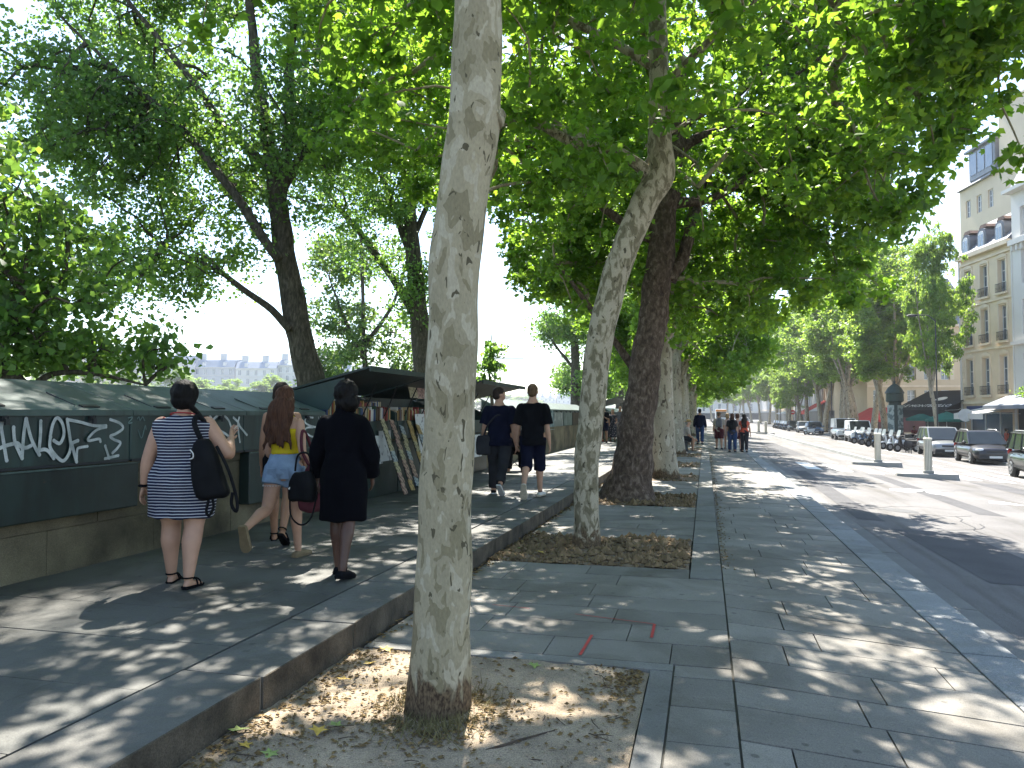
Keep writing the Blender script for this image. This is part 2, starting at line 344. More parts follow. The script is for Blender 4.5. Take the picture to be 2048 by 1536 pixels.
# --- promenade (raised 0.17)
prom = MB().b6(-5.5, -2.26, -6, 120, -.6, .157).build('promenade', M['joint']); tag(prom, kind='structure')
slab_me = MB().box((0, 0, -.5), (1, 1, 1)).mesh('slab', M['slab']); slab_prom = MB().box((0, 0, -.5), (1, 1, 1)).mesh('slab_dark', M['slab_prom'])
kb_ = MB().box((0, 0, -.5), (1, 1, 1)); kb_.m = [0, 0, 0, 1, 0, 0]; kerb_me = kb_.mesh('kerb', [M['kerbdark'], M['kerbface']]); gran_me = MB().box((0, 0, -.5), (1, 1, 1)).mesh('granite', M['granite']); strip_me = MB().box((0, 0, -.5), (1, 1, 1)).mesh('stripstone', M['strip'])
def slab(name, me, parent, x0, x1, y0, y1, z0, z1=None, th=.05, gap=.007, jit=.002, bev=.004):
    z1 = z0 if z1 is None else z1
    o = obj(name, me, parent); w = x1 - x0
    o.location = ((x0 + x1) / 2, (y0 + y1) / 2, (z0 + z1) / 2 + rng.uniform(-jit, jit)); o.rotation_euler = (rng.uniform(-.0015, .0015), -math.atan2(z1 - z0, w), 0)
    o.scale = (w - gap, (y1 - y0) - gap * 1.8, th)
    if bev:
        bm_ = o.modifiers.new('bevel', 'BEVEL'); bm_.width = bev; bm_.segments = 1
    return o
y = 1.2; n = 0
while y < 36:
    d = rng.uniform(.62, .78) if y < 9.2 else rng.uniform(.36, .46)
    x = -5.46; k = rng.uniform(.5, 1.0)
    while x < -2.72 - .02:
        x1 = x + k
        if x1 > -2.72 - .25: x1 = -2.72
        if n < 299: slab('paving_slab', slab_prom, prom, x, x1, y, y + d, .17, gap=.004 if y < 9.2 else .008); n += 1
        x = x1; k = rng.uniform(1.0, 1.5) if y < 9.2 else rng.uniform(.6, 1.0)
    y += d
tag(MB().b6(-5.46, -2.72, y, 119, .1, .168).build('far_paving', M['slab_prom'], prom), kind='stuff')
kb = thing('promenade_kerb', None, None); tag(kb, kind='structure')
y = 1.0
while y < 60:
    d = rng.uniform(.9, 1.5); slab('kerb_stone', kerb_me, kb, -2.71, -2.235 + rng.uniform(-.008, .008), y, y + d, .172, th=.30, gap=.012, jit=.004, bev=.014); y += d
# --- tree terrace
terr = thing('tree_terrace', None, None); tag(terr, kind='structure')
MB().add([(.128, 0, -.012), (.156, 0, -.012), (.156, 7.45, -.012), (.128, 7.45, -.012)], [(0, 1, 2, 3)]).build('joint_fill', M['joint'], terr); MB().add([(-.21, 1.5, -.010), (-.185, 1.5, -.010), (-.185, 4.9, -.010), (-.21, 4.9, -.010)], [(0, 1, 2, 3)]).build('joint_fill', M['joint'], terr); MB().add([(1.685, 0, -.130), (1.715, 0, -.130), (1.715, 45, -.130), (1.685, 45, -.130)], [(0, 1, 2, 3)]).build('joint_fill', M['joint'], terr)
MB().b6(-2.26, .14, -6, 120, -.5, -.046).build('mortar_bed', M['joint'], terr)
PITS = [(2.2, 4.74, -.34)] + [(a, c, -.17) for a, c in ((7.85, 9.65), (13.1, 15.1), (18.1, 20.1), (22.9, 25.3), (28.5, 31.0), (34, 36), (39, 41), (44, 46), (49, 51), (54, 56), (59, 61))]
n = 0
for i in range(len(PITS)):
    y0 = PITS[i][1] + (.14 if i == 0 else 0); y1 = PITS[i + 1][0] if i + 1 < len(PITS) else 90
    if i + 1 >= len(PITS) or i > 5:
        MB().b6(-2.2, -.17, y0, y1, -.05, -.001).build('far_paving', M['slab'], terr); continue
    k = max(1, round((y1 - y0) / .45)); dd = (y1 - y0) / k
    for j in range(k):
        x = -2.2; w = rng.uniform(.3, .9)
        lim = .14 if y0 + j * dd < 7.3 else -.16
        while x < lim - .05:
            x1 = x + w
            if x1 > lim - .3: x1 = lim
            if n < 299: slab('paving_slab', slab_me, terr, x, x1, y0 + j * dd, y0 + (j + 1) * dd, 0); n += 1
            x = x1; w = rng.uniform(.55, 1.1)
# edging of the nearest pit and stones beside it
slab('edging_stone', strip_me, terr, -2.2, -.2, 4.745, 4.875, .002); slab('edging_stone', strip_me, terr, -.335, -.2, 3.2, 4.74, .002); slab('edging_stone', strip_me, terr, -.335, -.2, 1.6, 3.2, .002)
y = 1.9
while y < 4.8:
    d = min(.46, 4.87 - y); slab('paving_slab', slab_me, terr, -.195, .14, y, y + d, 0); y += d
y = 7.45
while y < 75:
    d = 1.0 if y < 40 else 5; slab('strip_stone', strip_me, terr, -.155, .14, y, y + d, .004, th=.2, gap=.006); y += d
# pit soil
nrnd = np.random.default_rng(5)
def vnoise(x, y, seed=0, oct=4):
    """cheap smooth value noise on arrays"""
    out = np.zeros_like(x, dtype=float); amp = 1; f = 1; 
    for o in range(oct):
        r = np.random.default_rng(seed + o).random((64, 64))
        xi = np.floor(x * f).astype(int); yi = np.floor(y * f).astype(int); fx = x * f - xi; fy = y * f - yi
        fx = fx * fx * (3 - 2 * fx); fy = fy * fy * (3 - 2 * fy)
        g = lambda a, c: r[a % 64, c % 64]
        out += amp * ((g(xi, yi) * (1 - fx) + g(xi + 1, yi) * fx) * (1 - fy) + (g(xi, yi + 1) * (1 - fx) + g(xi + 1, yi + 1) * fx) * fy - .5)
        amp *= .5; f *= 2.1
    return out
def grid(name, x0, x1, y0, y1, nx, ny, zf, mat, parent=None):
    xs = np.linspace(x0, x1, nx); ys = np.linspace(y0, y1, ny); X, Y = np.meshgrid(xs, ys); Z = zf(X, Y)
    me = bpy.data.meshes.new(name); fs = [(j * nx + i, j * nx + i + 1, (j + 1) * nx + i + 1, (j + 1) * nx + i) for j in range(ny - 1) for i in range(nx - 1)]
    me.from_pydata(np.stack([X, Y, Z], -1).reshape(-1, 3).tolist(), [], fs); me.materials.append(mat); me.polygons.foreach_set('use_smooth', [True] * len(fs)); me.update()
    return obj(name, me, parent)
def pebble_soup(name, pts, sizes, mat, parent=None, seed=0, flat=.6):
    """many small irregular stones / crumbs joined into one mesh"""
    base = np.array([(1, 0, 0), (-1, 0, 0), (0, 1, 0), (0, -1, 0), (0, 0, 1), (0, 0, -1)], float)
    F = np.array([(0, 2, 4), (2, 1, 4), (1, 3, 4), (3, 0, 4), (2, 0, 5), (1, 2, 5), (3, 1, 5), (0, 3, 5)])
    r = np.random.default_rng(seed); n = len(pts)
    V = base[None] * r.uniform(.6, 1.2, (n, 6, 1)) * np.asarray(sizes)[:, None, None]
    a = r.uniform(0, 6.28, n); ca, sa = np.cos(a), np.sin(a)
    x = V[..., 0] * ca[:, None] - V[..., 1] * sa[:, None]; y = V[..., 0] * sa[:, None] + V[..., 1] * ca[:, None]
    V = np.stack([x, y, V[..., 2] * flat], -1) + np.asarray(pts)[:, None, :]
    me = bpy.data.meshes.new(name); me.from_pydata(V.reshape(-1, 3).tolist(), [], (F[None] + (np.arange(n) * 6)[:, None, None]).reshape(-1, 3).tolist()); me.materials.append(mat); me.update()
    return obj(name, me, parent)
def flake_soup(name, pts, sizes, mat, parent=None, seed=0, tilt=.5, asp=.55):
    """small curled leaf fragments joined into one mesh"""
    r = np.random.default_rng(seed); n = len(pts); q = np.array([(-1, 0, 0), (0, -asp, .25), (1, 0, 0), (0, asp, .25)])
    V = np.repeat(q[None], n, 0) * np.asarray(sizes)[:, None, None]
    a = r.uniform(0, 6.28, n); t = r.normal(0, tilt, n)
    y = V[..., 1] * np.cos(t)[:, None] - V[..., 2] * np.sin(t)[:, None]; z = V[..., 1] * np.sin(t)[:, None] + V[..., 2] * np.cos(t)[:, None]; x = V[..., 0]
    V = np.stack([x * np.cos(a)[:, None] - y * np.sin(a)[:, None], x * np.sin(a)[:, None] + y * np.cos(a)[:, None], z], -1) + np.asarray(pts)[:, None, :]
    me = bpy.data.meshes.new(name); me.from_pydata(V.reshape(-1, 3).tolist(), [], (np.arange(n * 4).reshape(-1, 4)).tolist()); me.materials.append(mat); me.update()
    return obj(name, me, parent)
M['soilpale'] = pm('dry_sandy_soil', (.30, .235, .165), .98, .30, 2.6, .5, 40, speck=.35)
for i, (a, c, xr) in enumerate(PITS):
    big = i > 0
    zf = (lambda X, Y, s=i, big=big: np.maximum(-.035, -.006 + (.055 if big else .030) * vnoise(X * 2.2, Y * 2.2, 10 + s) + (.03 if big else .012) * vnoise(X * 9, Y * 9, 40 + s) + (.05 * np.exp(-((X + 1.32) ** 2 + (Y - (a + c) / 2 - (.45 if not big else .1)) ** 2) / .12) * (.5 if big else .15))))
    res = 90 if i < 2 else (45 if i < 5 else 14)
    s_ = grid('pit_soil', -2.25, xr, a, c, res, res, zf, M['soilpale'] if i == 0 else M['soil']); tag(s_, kind='structure')
    if i < 6:
        r = np.random.default_rng(i); n = (700 if i == 0 else 1500) if i < 3 else 300
        P = np.stack([r.uniform(-2.2, xr - .03, n), r.uniform(a, c, n), np.zeros(n)], -1)
        S = r.uniform(.004, .010, n) if i == 0 else np.abs(r.normal(0, .026, n)) + .008
        P[:, 2] = zf(P[:, 0], P[:, 1]) + S * .2
        tag(pebble_soup('soil_clods' if big else 'grit', P, S, M['clod'] if big else M['soilpale'], seed=i, flat=.85), kind='stuff')
        # leaf crumbs, thicker along the kerb
        n = 2600 if i == 0 else 500 if i < 3 else 300
        xx = np.where(r.random(n) < .55, -2.22 + np.abs(r.normal(0, .22, n)), r.uniform(-2.2, xr - .02, n)); xx = np.minimum(xx, xr - .02)
        yy = r.uniform(a, c, n)
        if i == 0:
            k = n // 4; aa = r.uniform(0, 6.28, k); rr_ = .2 + np.abs(r.normal(0, .16, k)); xx[:k] = np.clip(-1.34 + rr_ * np.cos(aa), -2.2, xr - .02); yy[:k] = np.clip(3.81 + rr_ * np.sin(aa), a, c)
            k2 = n // 8; xx[k:k + k2] = xr - .03 - np.abs(r.normal(0, .12, k2)); yy[k:k + k2] = np.clip(c - np.abs(r.normal(0, .4, k2)), a, c)
        P = np.stack([xx, yy, zf(xx, yy) + .006], -1)
        tag(flake_soup('leaf_litter', P, r.uniform(.006, .022, n) if i == 0 else r.uniform(.010, .028, n), M['litter'], seed=i + 20), kind='stuff')
# litter in the gaps along the kerb and beside the strip
r = np.random.default_rng(77); n = 1500
yy = r.uniform(4.7, 32, n); xx = -2.23 + np.abs(r.normal(0, .07, n))
tag(flake_soup('kerb_litter', np.stack([xx, yy, np.full(n, .008)], -1), r.uniform(.008, .03, n), M['litter'], seed=78), kind='stuff')
yy = r.uniform(8, 32, 900); xx = .16 + np.abs(r.normal(0, .05, 900))
tag(flake_soup('strip_litter', np.stack([xx, yy, np.array([zpath(a, c) for a, c in zip(xx, yy)]) + .006], -1), r.uniform(.006, .022, 900), M['litter'], seed=79), kind='stuff')
# twigs on the nearest pit
b = MB(); r = random.Random(4)
for i in range(46):
    x, y = r.uniform(-2.1, -.4), r.uniform(2.5, 4.65); a = r.uniform(0, 6.28); l = r.uniform(.04, .16)
    b.tube([(x, y, .004), (x + l * .5 * cos(a), y + l * .5 * sin(a), .012), (x + l * cos(a + .2), y + l * sin(a + .2), .004)], [.003, .0025, .0015], 5)
b.tube([(-.98, 3.42, .006), (-.85, 3.55, .016), (-.72, 3.72, .006)], [.007, .006, .003], 6)
tag(b.build('fallen_twigs', M['twig']), kind='stuff')
# grass tuft ring at the near trunk foot
r = np.random.default_rng(9); n = 1100; a = r.uniform(0, 6.28, n); rr_ = .15 + np.abs(r.normal(0, .12, n)); x = -1.34 + rr_ * np.cos(a); y = 3.8 + rr_ * np.sin(a)
h = r.uniform(.02, .075, n); dx = r.normal(0, .03, n); dy = r.normal(0, .03, n); wx = -np.sin(a) * .003; wy = np.cos(a) * .003
V = np.stack([np.stack([x - wx, y - wy, np.zeros(n)], -1), np.stack([x + wx, y + wy, np.zeros(n)], -1), np.stack([x + dx, y + dy, h], -1)], 1)
me = bpy.data.meshes.new('grass'); me.from_pydata(V.reshape(-1, 3).tolist(), [], np.arange(n * 3).reshape(-1, 3).tolist()); me.materials.append(pm('dry_grass', (.14, .12, .05), .9, .5, 20)); me.update(); tag(obj('dry_grass', me), kind='stuff')
# --- right footpath, falling towards the kerb
path = strip_mesh([.14, 1.7], [-.014, -.135], -6, 120, 1)
pv = [(x, yy_, zpath(x, yy_) - .026) for yy_ in (-6, 7.5, 13.5, 130) for x in (.14, 1.7)]
path = MB().add(pv, [(2 * j, 2 * j + 1, 2 * j + 3, 2 * j + 2) for j in range(3)]).build('footpath', M['joint']); tag(path, kind='structure')
y = 1.6; n = 0
while y < 40:
    d = rng.uniform(.38, .5); x = .145; w = rng.uniform(.2, .9)
    while x < 1.68:
        x1 = x + w
        if x1 > 1.70 - .25: x1 = 1.695
        if n < 299: slab('paving_slab', slab_me, path, x, x1, y, y + d, zpath(x, y + d / 2), zpath(x1, y + d / 2), gap=.008); n += 1
        x = x1; w = rng.uniform(.55, 1.05)
    y += d
if True:
    pv = [(x, yy_, zpath(x, yy_) - .002) for yy_ in (y, 129) for x in (.145, 1.695)]
    tag(MB().add(pv, [(0, 1, 3, 2)]).build('far_paving', M['slab'], path), kind='stuff')
kb = thing('street_kerb', None, None); tag(kb, kind='structure')
y = 1.0
while y < 90:
    d = 1.0 if y < 45 else 5; slab('kerb_stone', gran_me, kb, 1.702, 2.06, y, y + d, -.118, -.128, th=.3, gap=.008, bev=.012); y += d
gt = thing('gutter', None, None); tag(gt, kind='structure'); gut_me = MB().box((0, 0, -.5), (1, 1, 1)).mesh('gutterstone', M['gutter'])
y = 2.0
while y < 90:
    d = 3.0 if y < 45 else 9; slab('gutter_stone', gut_me, gt, 2.06, 2.42, y, y + d, zroad(2.06) + .004, zroad(2.42) + .008, th=.1, gap=.004, bev=0); y += d
xs = [2.04, 5, 8, 11.4, 13.3]
tag(strip_mesh(xs, [zroad(x) for x in xs], -20, 420, 22).build('road', M['asphalt']), kind='structure')
# resurfaced patch of darker asphalt is part of the roadway
fs = MB().b6(13.45, 60, -20, 420, -1.0, -.672).build('far_pavement', M['gutter']); tag(fs, kind='structure')
tag(MB().b6(13.2, 13.452, -20, 420, -1.0, -.66).build('far_kerb', M['granite']), kind='structure')
# repairs, drain covers and cracks in the roadway
rw = thing('road_wear', None, None); tag(rw, kind='structure'); M['patch'] = pm('asphalt_patch', (.075, .072, .074), .9, .2, 1.5, .4, 130, speck=.35); M['iron2'] = pm('cast_iron_cover', (.06, .058, .056), .6, .3, 20, .5, 60)
def sheet(poly, name, mat, dz): return MB().add([(x, y, zroad(x) + dz) for x, y in poly], [tuple(range(len(poly)))]).build(name, mat, rw)
sheet([(3.0, 9.5), (4.1, 9.7), (4.0, 13.8), (2.9, 13.6)], 'repair_patch', M['patch'], .0022); sheet([(2.55, 14.5), (3.0, 14.5), (3.2, 27), (2.75, 27)], 'repair_patch', M['patch'], .0022); sheet([(5.2, 17), (5.7, 17), (5.6, 27.5), (5.1, 27.5)], 'repair_patch', M['patch'], .0022); sheet([(8.2, 22), (9.1, 22), (8.9, 27), (8.0, 27)], 'repair_patch', M['patch'], .0022); sheet([(3.4, 38), (4.6, 38), (4.5, 55), (3.3, 55)], 'repair_patch', M['patch'], .0022)
for x, y, r_ in ((3.7, 16.6, .32), (4.6, 25.4, .32), (9.6, 24.3, .32)): sheet([(x + r_ * cos(2 * pi * k / 18), y + r_ * sin(2 * pi * k / 18)) for k in range(18)], 'manhole_cover', M['iron2'], .003)
rcx = random.Random(12)
for k in range(14):
    x = rcx.uniform(2.6, 8.5); y = rcx.uniform(7, 30); b = MB(); a = rcx.uniform(0, 6.28); P = [(x, y)]
    for j in range(7): a += rcx.uniform(-.6, .6); P.append((P[-1][0] + .28 * cos(a), P[-1][1] + .42 * sin(a)))
    for p, q in zip(P[:-1], P[1:]):
        d_ = Vector((q[0] - p[0], q[1] - p[1])).normalized(); nx, ny = -d_.y * .009, d_.x * .009; b.add([(v[0], v[1], zroad(v[0]) + .0032) for v in ((p[0] - nx, p[1] - ny), (q[0] - nx, q[1] - ny), (q[0] + nx, q[1] + ny), (p[0] + nx, p[1] + ny))], [(0, 1, 2, 3)])
    b.build('crack', M['black'], rw)
# separator between bus lane and traffic
b = MB()
for k in range(24):
    y0 = 35.5 + k * 2.0; x0 = 7.0 - .021 * (y0 - 31); x1 = 7.0 - .021 * (y0 + 1.98 - 31)
    z = zroad(x0)
    b.hexa([(x0, y0, z - .05), (x0 + .38, y0, z - .07), (x1 + .38, y0 + 1.98, z - .07), (x1, y0 + 1.98, z - .05)], [(x0 + .06, y0, z + .13), (x0 + .32, y0, z + .12), (x1 + .32, y0 + 1.98, z + .12), (x1 + .06, y0 + 1.98, z + .13)])
tag(b.build('lane_separator', M['granite']), kind='structure')
# road markings
mk = thing('road_markings', None, None); tag(mk, kind='structure')
def mark(poly, name='painted_line', parent=mk, mat=None, dz=.004, w=None):
    vs = [(p[0], p[1], zroad(p[0]) + dz) for p in poly]
    return MB().add(vs, [tuple(range(len(vs)))]).build(name, mat or M['paint'], parent)
for k in range(10):
    x = 3.4 + k * .98
    mark([(x, 28.3), (x + .5, 28.3), (x + .5, 32.2), (x, 32.2)], 'crossing_bar')
for k in range(0): mark([(4.5 + 0 * k, 36 + k * 5), (4.6, 36 + k * 5), (4.6, 37.6 + k * 5), (4.5, 37.6 + k * 5)], 'lane_dash')
mark([(9.35, 34), (9.5, 34), (9.5, 37), (9.35, 37)], 'lane_dash'); mark([(9.35, 44), (9.5, 44), (9.5, 47), (9.35, 47)], 'lane_dash')
mark([(11.3, 33), (11.4, 33), (11.4, 100), (11.3, 100)], 'parking_line')
# give-way triangle at the right edge and bicycle symbol in the bus lane
mark([(6.3, 19.9), (7.1, 19.9), (6.8, 20.5), (6.5, 20.5)], 'painted_tooth'); mark([(7.5, 19.9), (8.3, 19.9), (8.0, 20.5), (7.7, 20.5)], 'painted_tooth')
bc = thing('bicycle_symbol', None, None); bc.parent = mk
def ring(cx, cy, r0, r1, n=18):
    vs = [(cx + r * cos(2 * pi * k / n), cy + 1.5 * r * sin(2 * pi * k / n)) for r in (r0, r1) for k in range(n)]
    return MB().add([(x, y_, zroad(x) + .0045) for x, y_ in vs], [(k, (k + 1) % n, n + (k + 1) % n, n + k) for k in range(n)])
ring(4.9, 21.7, .22, .30).build('painted_ring', M['paint'], bc); ring(5.75, 21.7, .22, .30).build('painted_ring', M['paint'], bc)
def mline(pts, w, mat, parent, name, zf, dz=.005):
    b = MB()
    for p, q in zip(pts[:-1], pts[1:]):
        p = Vector(p[:2]); q = Vector(q[:2]); d = (q - p).normalized(); nn = Vector((-d.y, d.x)) * w / 2
        b.add([(v.x, v.y, zf(v.x, v.y) + dz) for v in (p - nn, q - nn, q + nn, p + nn)], [(0, 1, 2, 3)]); dz += .0012
    return b.build(name, mat, parent)
zr = lambda x, y: zroad(x)
mline([(4.9, 21.7), (5.15, 22.35), (5.55, 22.35), (5.75, 21.7)], .09, M['paint'], bc, 'painted_frame', zr, .006); mline([(5.15, 22.35), (5.3, 21.75), (5.55, 22.35)], .08, M['paint'], bc, 'painted_frame', zr, .010)
# utility crew's red spray marks along the slab joints
zs = lambda x, y: .0
P_ = lambda *a: atz(*a)
rm = thing('red_spray_marks', None, None); tag(rm, kind='structure')
mline([P_(1150, 1229), P_(1308, 1249)], .010, M['redpaint'], rm, 'spray_line', zs); mline([P_(1309, 1250), P_(1303, 1277)], .020, M['redpaint'], rm, 'spray_line', zs, .0075); mline([P_(1184, 1271), P_(1160, 1311)], .020, M['redpaint'], rm, 'spray_line', zs)
mline([P_(985, 1210), P_(1060, 1218)], .008, M['redpaint'], rm, 'spray_line', zs)
# loose yellow leaves: a few that can be told apart
def fallen(px, py, z, s, mat, a, label):
    p = atz(px, py, z); q = [(0, -1), (.35, -.25), (.9, -.2), (.45, .2), (.55, .75), (0, .5), (-.55, .75), (-.45, .2), (-.9, -.2), (-.35, -.25)]
    b = MB(); vs = [(0, 0, .012)] + [(x * s, y_ * s, .004 + .03 * s / .06 * (abs(x) * .5)) for x, y_ in q]
    b.add(vs, [(0, i + 1, (i + 1) % 10 + 1) for i in range(10)])
    o = b.build('fallen_leaf', mat, None); o.location = p; o.rotation_euler = (.1, .12, a); tag(o, label, 'leaf', 'fallen leaves around the nearest tree')
fallen(636, 1462, .005, .055, M['yleaf'], .4, 'yellow leaf lying alone on the sandy soil at the lower left of the nearest tree')
fallen(672, 1452, .005, .05, M['gleaf'], 1.7, 'pale green leaf lying just right of a yellow one on sandy soil')
fallen(688, 1360, .005, .05, M['yleaf'], 2.2, 'yellow leaf by the kerb, left of the nearest trunk')
fallen(772, 1300, .01, .06, M['yleaf'], .9, 'yellow leaf in the bright litter patch left of the nearest trunk')
fallen(740, 1328, .005, .05, M['yleaf'], 3.0, 'yellow leaf just below the bright litter patch by the kerb')
fallen(478, 1462, .02, .06, M['gleaf'], 2.6, 'green leaf leaning at the dirty kerb foot, furthest left')
fallen(1068, 1332, .012, .05, M['gleaf'], .3, 'green lobed leaf on the soil at the far edge of the nearest pit')
fallen(490, 1492, .005, .04, M['yleaf'], 1.1, 'small yellow leaf beside the kerb at the bottom of the photo')
fallen(540, 1510, .005, .05, M['gleaf'], .1, 'grey green leaf near the bottom edge beside the kerb litter')
fallen(730, 1118, .01, .05, M['yleaf'], .1, 'yellow leaf hidden beside the kerb behind the nearest trunk') if False else None
fallen(1080, 1105, .02, .07, M['yleaf'], 1.2, 'yellow leaf left of the leaning tree, in its pit')
fallen(1040, 1098, .02, .07, M['gleaf'], 2.2, 'green leaf in the pit of the leaning tree, nearest the kerb')
# ================================================================== PARAPET AND BOOK BOXES
wall = thing('parapet_wall', 'long stained stone parapet under the green book boxes', 'wall', (0, 0, 0))
r3 = random.Random(31); MB().b6(-6.02, -5.42, -4, 120, -4, 1.0).build('core', M['wall'], wall)
y = 1.5
blk = MB().box((0, 0, 0), (1, 1, 1)).mesh('stone', M['wall'])
while y < 42:
    for (z0, z1, off) in ((.165, .55, 0), (.55, .98, .55)):
        o = obj('stone_block', blk, wall); L = 1.3
        o.location = (-5.415 + r3.uniform(-.004, .004), y + off + L / 2, (z0 + z1) / 2); o.scale = (.03, L - .006, z1 - z0 - .006)
        bb = o.modifiers.new('bevel', 'BEVEL'); bb.width = .006; bb.segments = 1
    o = obj('coping_stone', blk, wall); o.location = (-5.72, y + .65, 1.04); o.scale = (.66, 1.294, .09)
    y += 1.3
tag(MB().b6(-6.04, -5.39, y, 119, .99, 1.085).build('far_coping', M['wall'], wall), kind='stuff')
XF = -5.28
def ribbon(strokes, x, w, mat, parent, name='graffiti', off=(0, 0), sc_=1.0):
    """spray strokes lying on the plane X=x; points are picture points"""
    b = MB(); k = 0
    for st in strokes:
        ww = w * (st[0] if isinstance(st[0], (int, float)) else 1); pts = st[1:] if isinstance(st[0], (int, float)) else st
        P = [atx(off[0] + p[0] * sc_, off[1] + p[1] * sc_, x) for p in pts]; Q, _ = spline(P, [1] * len(P), 5) if len(P) > 2 else (P, None)
        xx = x + .0008 * k; k += 1; n = len(Q); vs = []
        for i, q in enumerate(Q):
            t = Q[min(i + 1, n - 1)] - Q[max(i - 1, 0)]; t = Vector((0, t.y, t.z)).normalized(); nn = Vector((0, -t.z, t.y)) * ww / 2
            vs += [(xx, q.y + nn.y, q.z + nn.z), (xx, q.y - nn.y, q.z - nn.z)]
        b.add(vs, [(2 * i, 2 * i + 1, 2 * i + 3, 2 * i + 2) for i in range(n - 1)])
        for q in (Q[0], Q[-1]):
            xx = x + .0008 * k; k += .5
            b.add([(xx, q.y + ww * .56 * cos(a * pi / 5), q.z + ww * .56 * sin(a * pi / 5)) for a in range(10)], [tuple(range(10))])
    return b.build(name, mat, parent)
def book_box(label, y0, y1, lower=None, group='closed green book boxes on the parapet', xf=XF, zb=1.1, zt=1.55, zr_=1.83, hinges=True):
    t = thing('book_box', label, 'book box', (0, 0, 0), group=group); g = .006
    b = MB(); b.b6(-6.02, xf, y0 + g, y1 - g, zb, zt - .012); b.build('body', M['boxgreen'], t, bevel=.008)
    b = MB(); b.prism([(xf + .03, y0 + g / 2, zt - .01), (xf + .03, y0 + g / 2, zt + .022), (-6.06, y0 + g / 2, zr_ + .02), (-6.06, y0 + g / 2, zr_ - .012)], (0, 0, 0), (0, y1 - y0 - g, 0)); b.build('lid', M['lidgreen'], t, bevel=.005)
    b = MB(); b.prism([(-5.99, 0, zt - .011), (xf - .01, 0, zt - .011), (-5.99, 0, zr_ - .02)], (0, y0 + .01, 0), (0, y0 + .03, 0)); b.build('gable', M['boxgreen'], t)
    b = MB(); b.prism([(-5.99, 0, zt - .011), (xf - .01, 0, zt - .011), (-5.99, 0, zr_ - .02)], (0, y1 - .03, 0), (0, y1 - .01, 0)); b.build('gable', M['boxgreen'], t)
    MB().b6(xf + .002, xf + .034, y0 + g, y1 - g, zt - .03, zt + .012).build('lid_edge', M['lidgreen'], t)
    MB().b6(xf - .01, xf + .010, y0 + .02, y1 - .02, zb - .012, zb + .012).build('bottom_rail', M['iron'], t)
    sl_ = (zr_ - zt) / (xf + 6.03); 
    for k in range(2):
        yy = y0 + (y1 - y0) * (.3 + .45 * k); b = MB(); b.b6(xf + .034, xf + .052, yy - .02, yy + .02, zt - .10, zt - .055); b.tube([(xf + .043, yy - .013, zt - .056), (xf + .043, yy - .011, zt - .03), (xf + .043, yy + .011, zt - .03), (xf + .043, yy + .013, zt - .056)], .004, 5); b.b6(xf + .001, xf + .03, yy - .03, yy + .03, zt - .075, zt - .035); b.build('padlock', M['iron'], t)
    if hinges:
        for k in range(2):
            yy = y0 + (y1 - y0) * (.27 + .5 * k); an = math.atan2(zr_ - zt, xf + 6.03)
            b = MB(); b.box((xf - .05, yy, zt + .022 + .05 * sl_ + .012), (.05, .2, .018), ry=an); b.build('hinge', M['black'], t)
            b = MB(); c0 = Vector((xf - .08, yy - .12, zt + .03 + .08 * sl_ - .002)); b.tube([c0, c0 + Vector((-.32, 0, .32 * sl_))], .006, 5); b.build('lid_seam', M['black'], t)
    if lower:
        l0, l1, z0, z1 = lower; b = MB(); b.b6(-5.40, xf + .02, l0, l1, z0, z1); o = b.build('lower_cabinet', M['boxdark'], t, bevel=.01)
        MB().b6(xf + .02, xf + .03, l0, l1, z1 - .004, z1 + .012).build('sill', M['white'] if False else M['lidgreen'], t)
    return t
b1 = book_box('dark green book box at the left edge of the photo, cut off by the frame', 2.2, 4.25, (2.2, 4.3, .66, 1.07))
b2 = book_box('green book box sprayed with the big white word HALEF', 4.25, 6.2, (4.3, 6.3, .66, 1.07))
b3 = book_box('green book box with a looping white scrawl, right of the striped dress', 6.2, 8.05)
b4 = book_box('green book box sprayed ME, last closed one before the open stall', 8.05, 10.0, (8.15, 10.0, .46, 1.07))
ribbon([[(40, 440), (15, 530), (30, 640), (75, 915)], [(-40, 790), (60, 750), (150, 725), (200, 720), (240, 760), (300, 770), (370, 735)], [(150, 540), (165, 700), (220, 830), (245, 885)], [(290, 445), (265, 620), (245, 890)], [(290, 440), (340, 640), (390, 760), (440, 850)],
        [(455, 470), (450, 640), (430, 840)], [(430, 800), (500, 790), (550, 820), (600, 890)], [(560, 640), (590, 500), (640, 430), (700, 500), (715, 620), (670, 720), (600, 690)], [(560, 650), (555, 760), (620, 860), (700, 920), (760, 860), (790, 760), (780, 640), (750, 450)],
        [.9, (750, 450), (900, 480), (1060, 520), (1190, 520)], [.8, (1190, 535), (1080, 570), (990, 660), (1000, 690), (1110, 670), (1125, 700)], [(790, 720), (865, 690)], [(800, 740), (830, 860), (850, 930)], [.8, (850, 930), (855, 800), (880, 770), (970, 755)]],
       XF + .004, .030, M['spray'], b2, off=(0, 760), sc_=1 / 5.689)
ribbon([[(1255, 450), (1360, 490), (1400, 550), (1320, 610), (1255, 640), (1300, 680), (1370, 710), (1340, 770), (1280, 830)], [(1195, 750), (1240, 890)], [(1190, 895), (1340, 860)]], XF + .004, .026, M['spray'], b2, off=(0, 760), sc_=1 / 5.689)
ribbon([[(1460, 430), (1510, 425), (1460, 490), (1500, 485)], [(1570, 570), (1610, 660), (1650, 520), (1660, 560)], [(1560, 440), (1580, 420), (1590, 460), (1620, 420), (1640, 460)]], XF + .004, .012, M['sprayg'], b3, off=(0, 760), sc_=1 / 5.689)
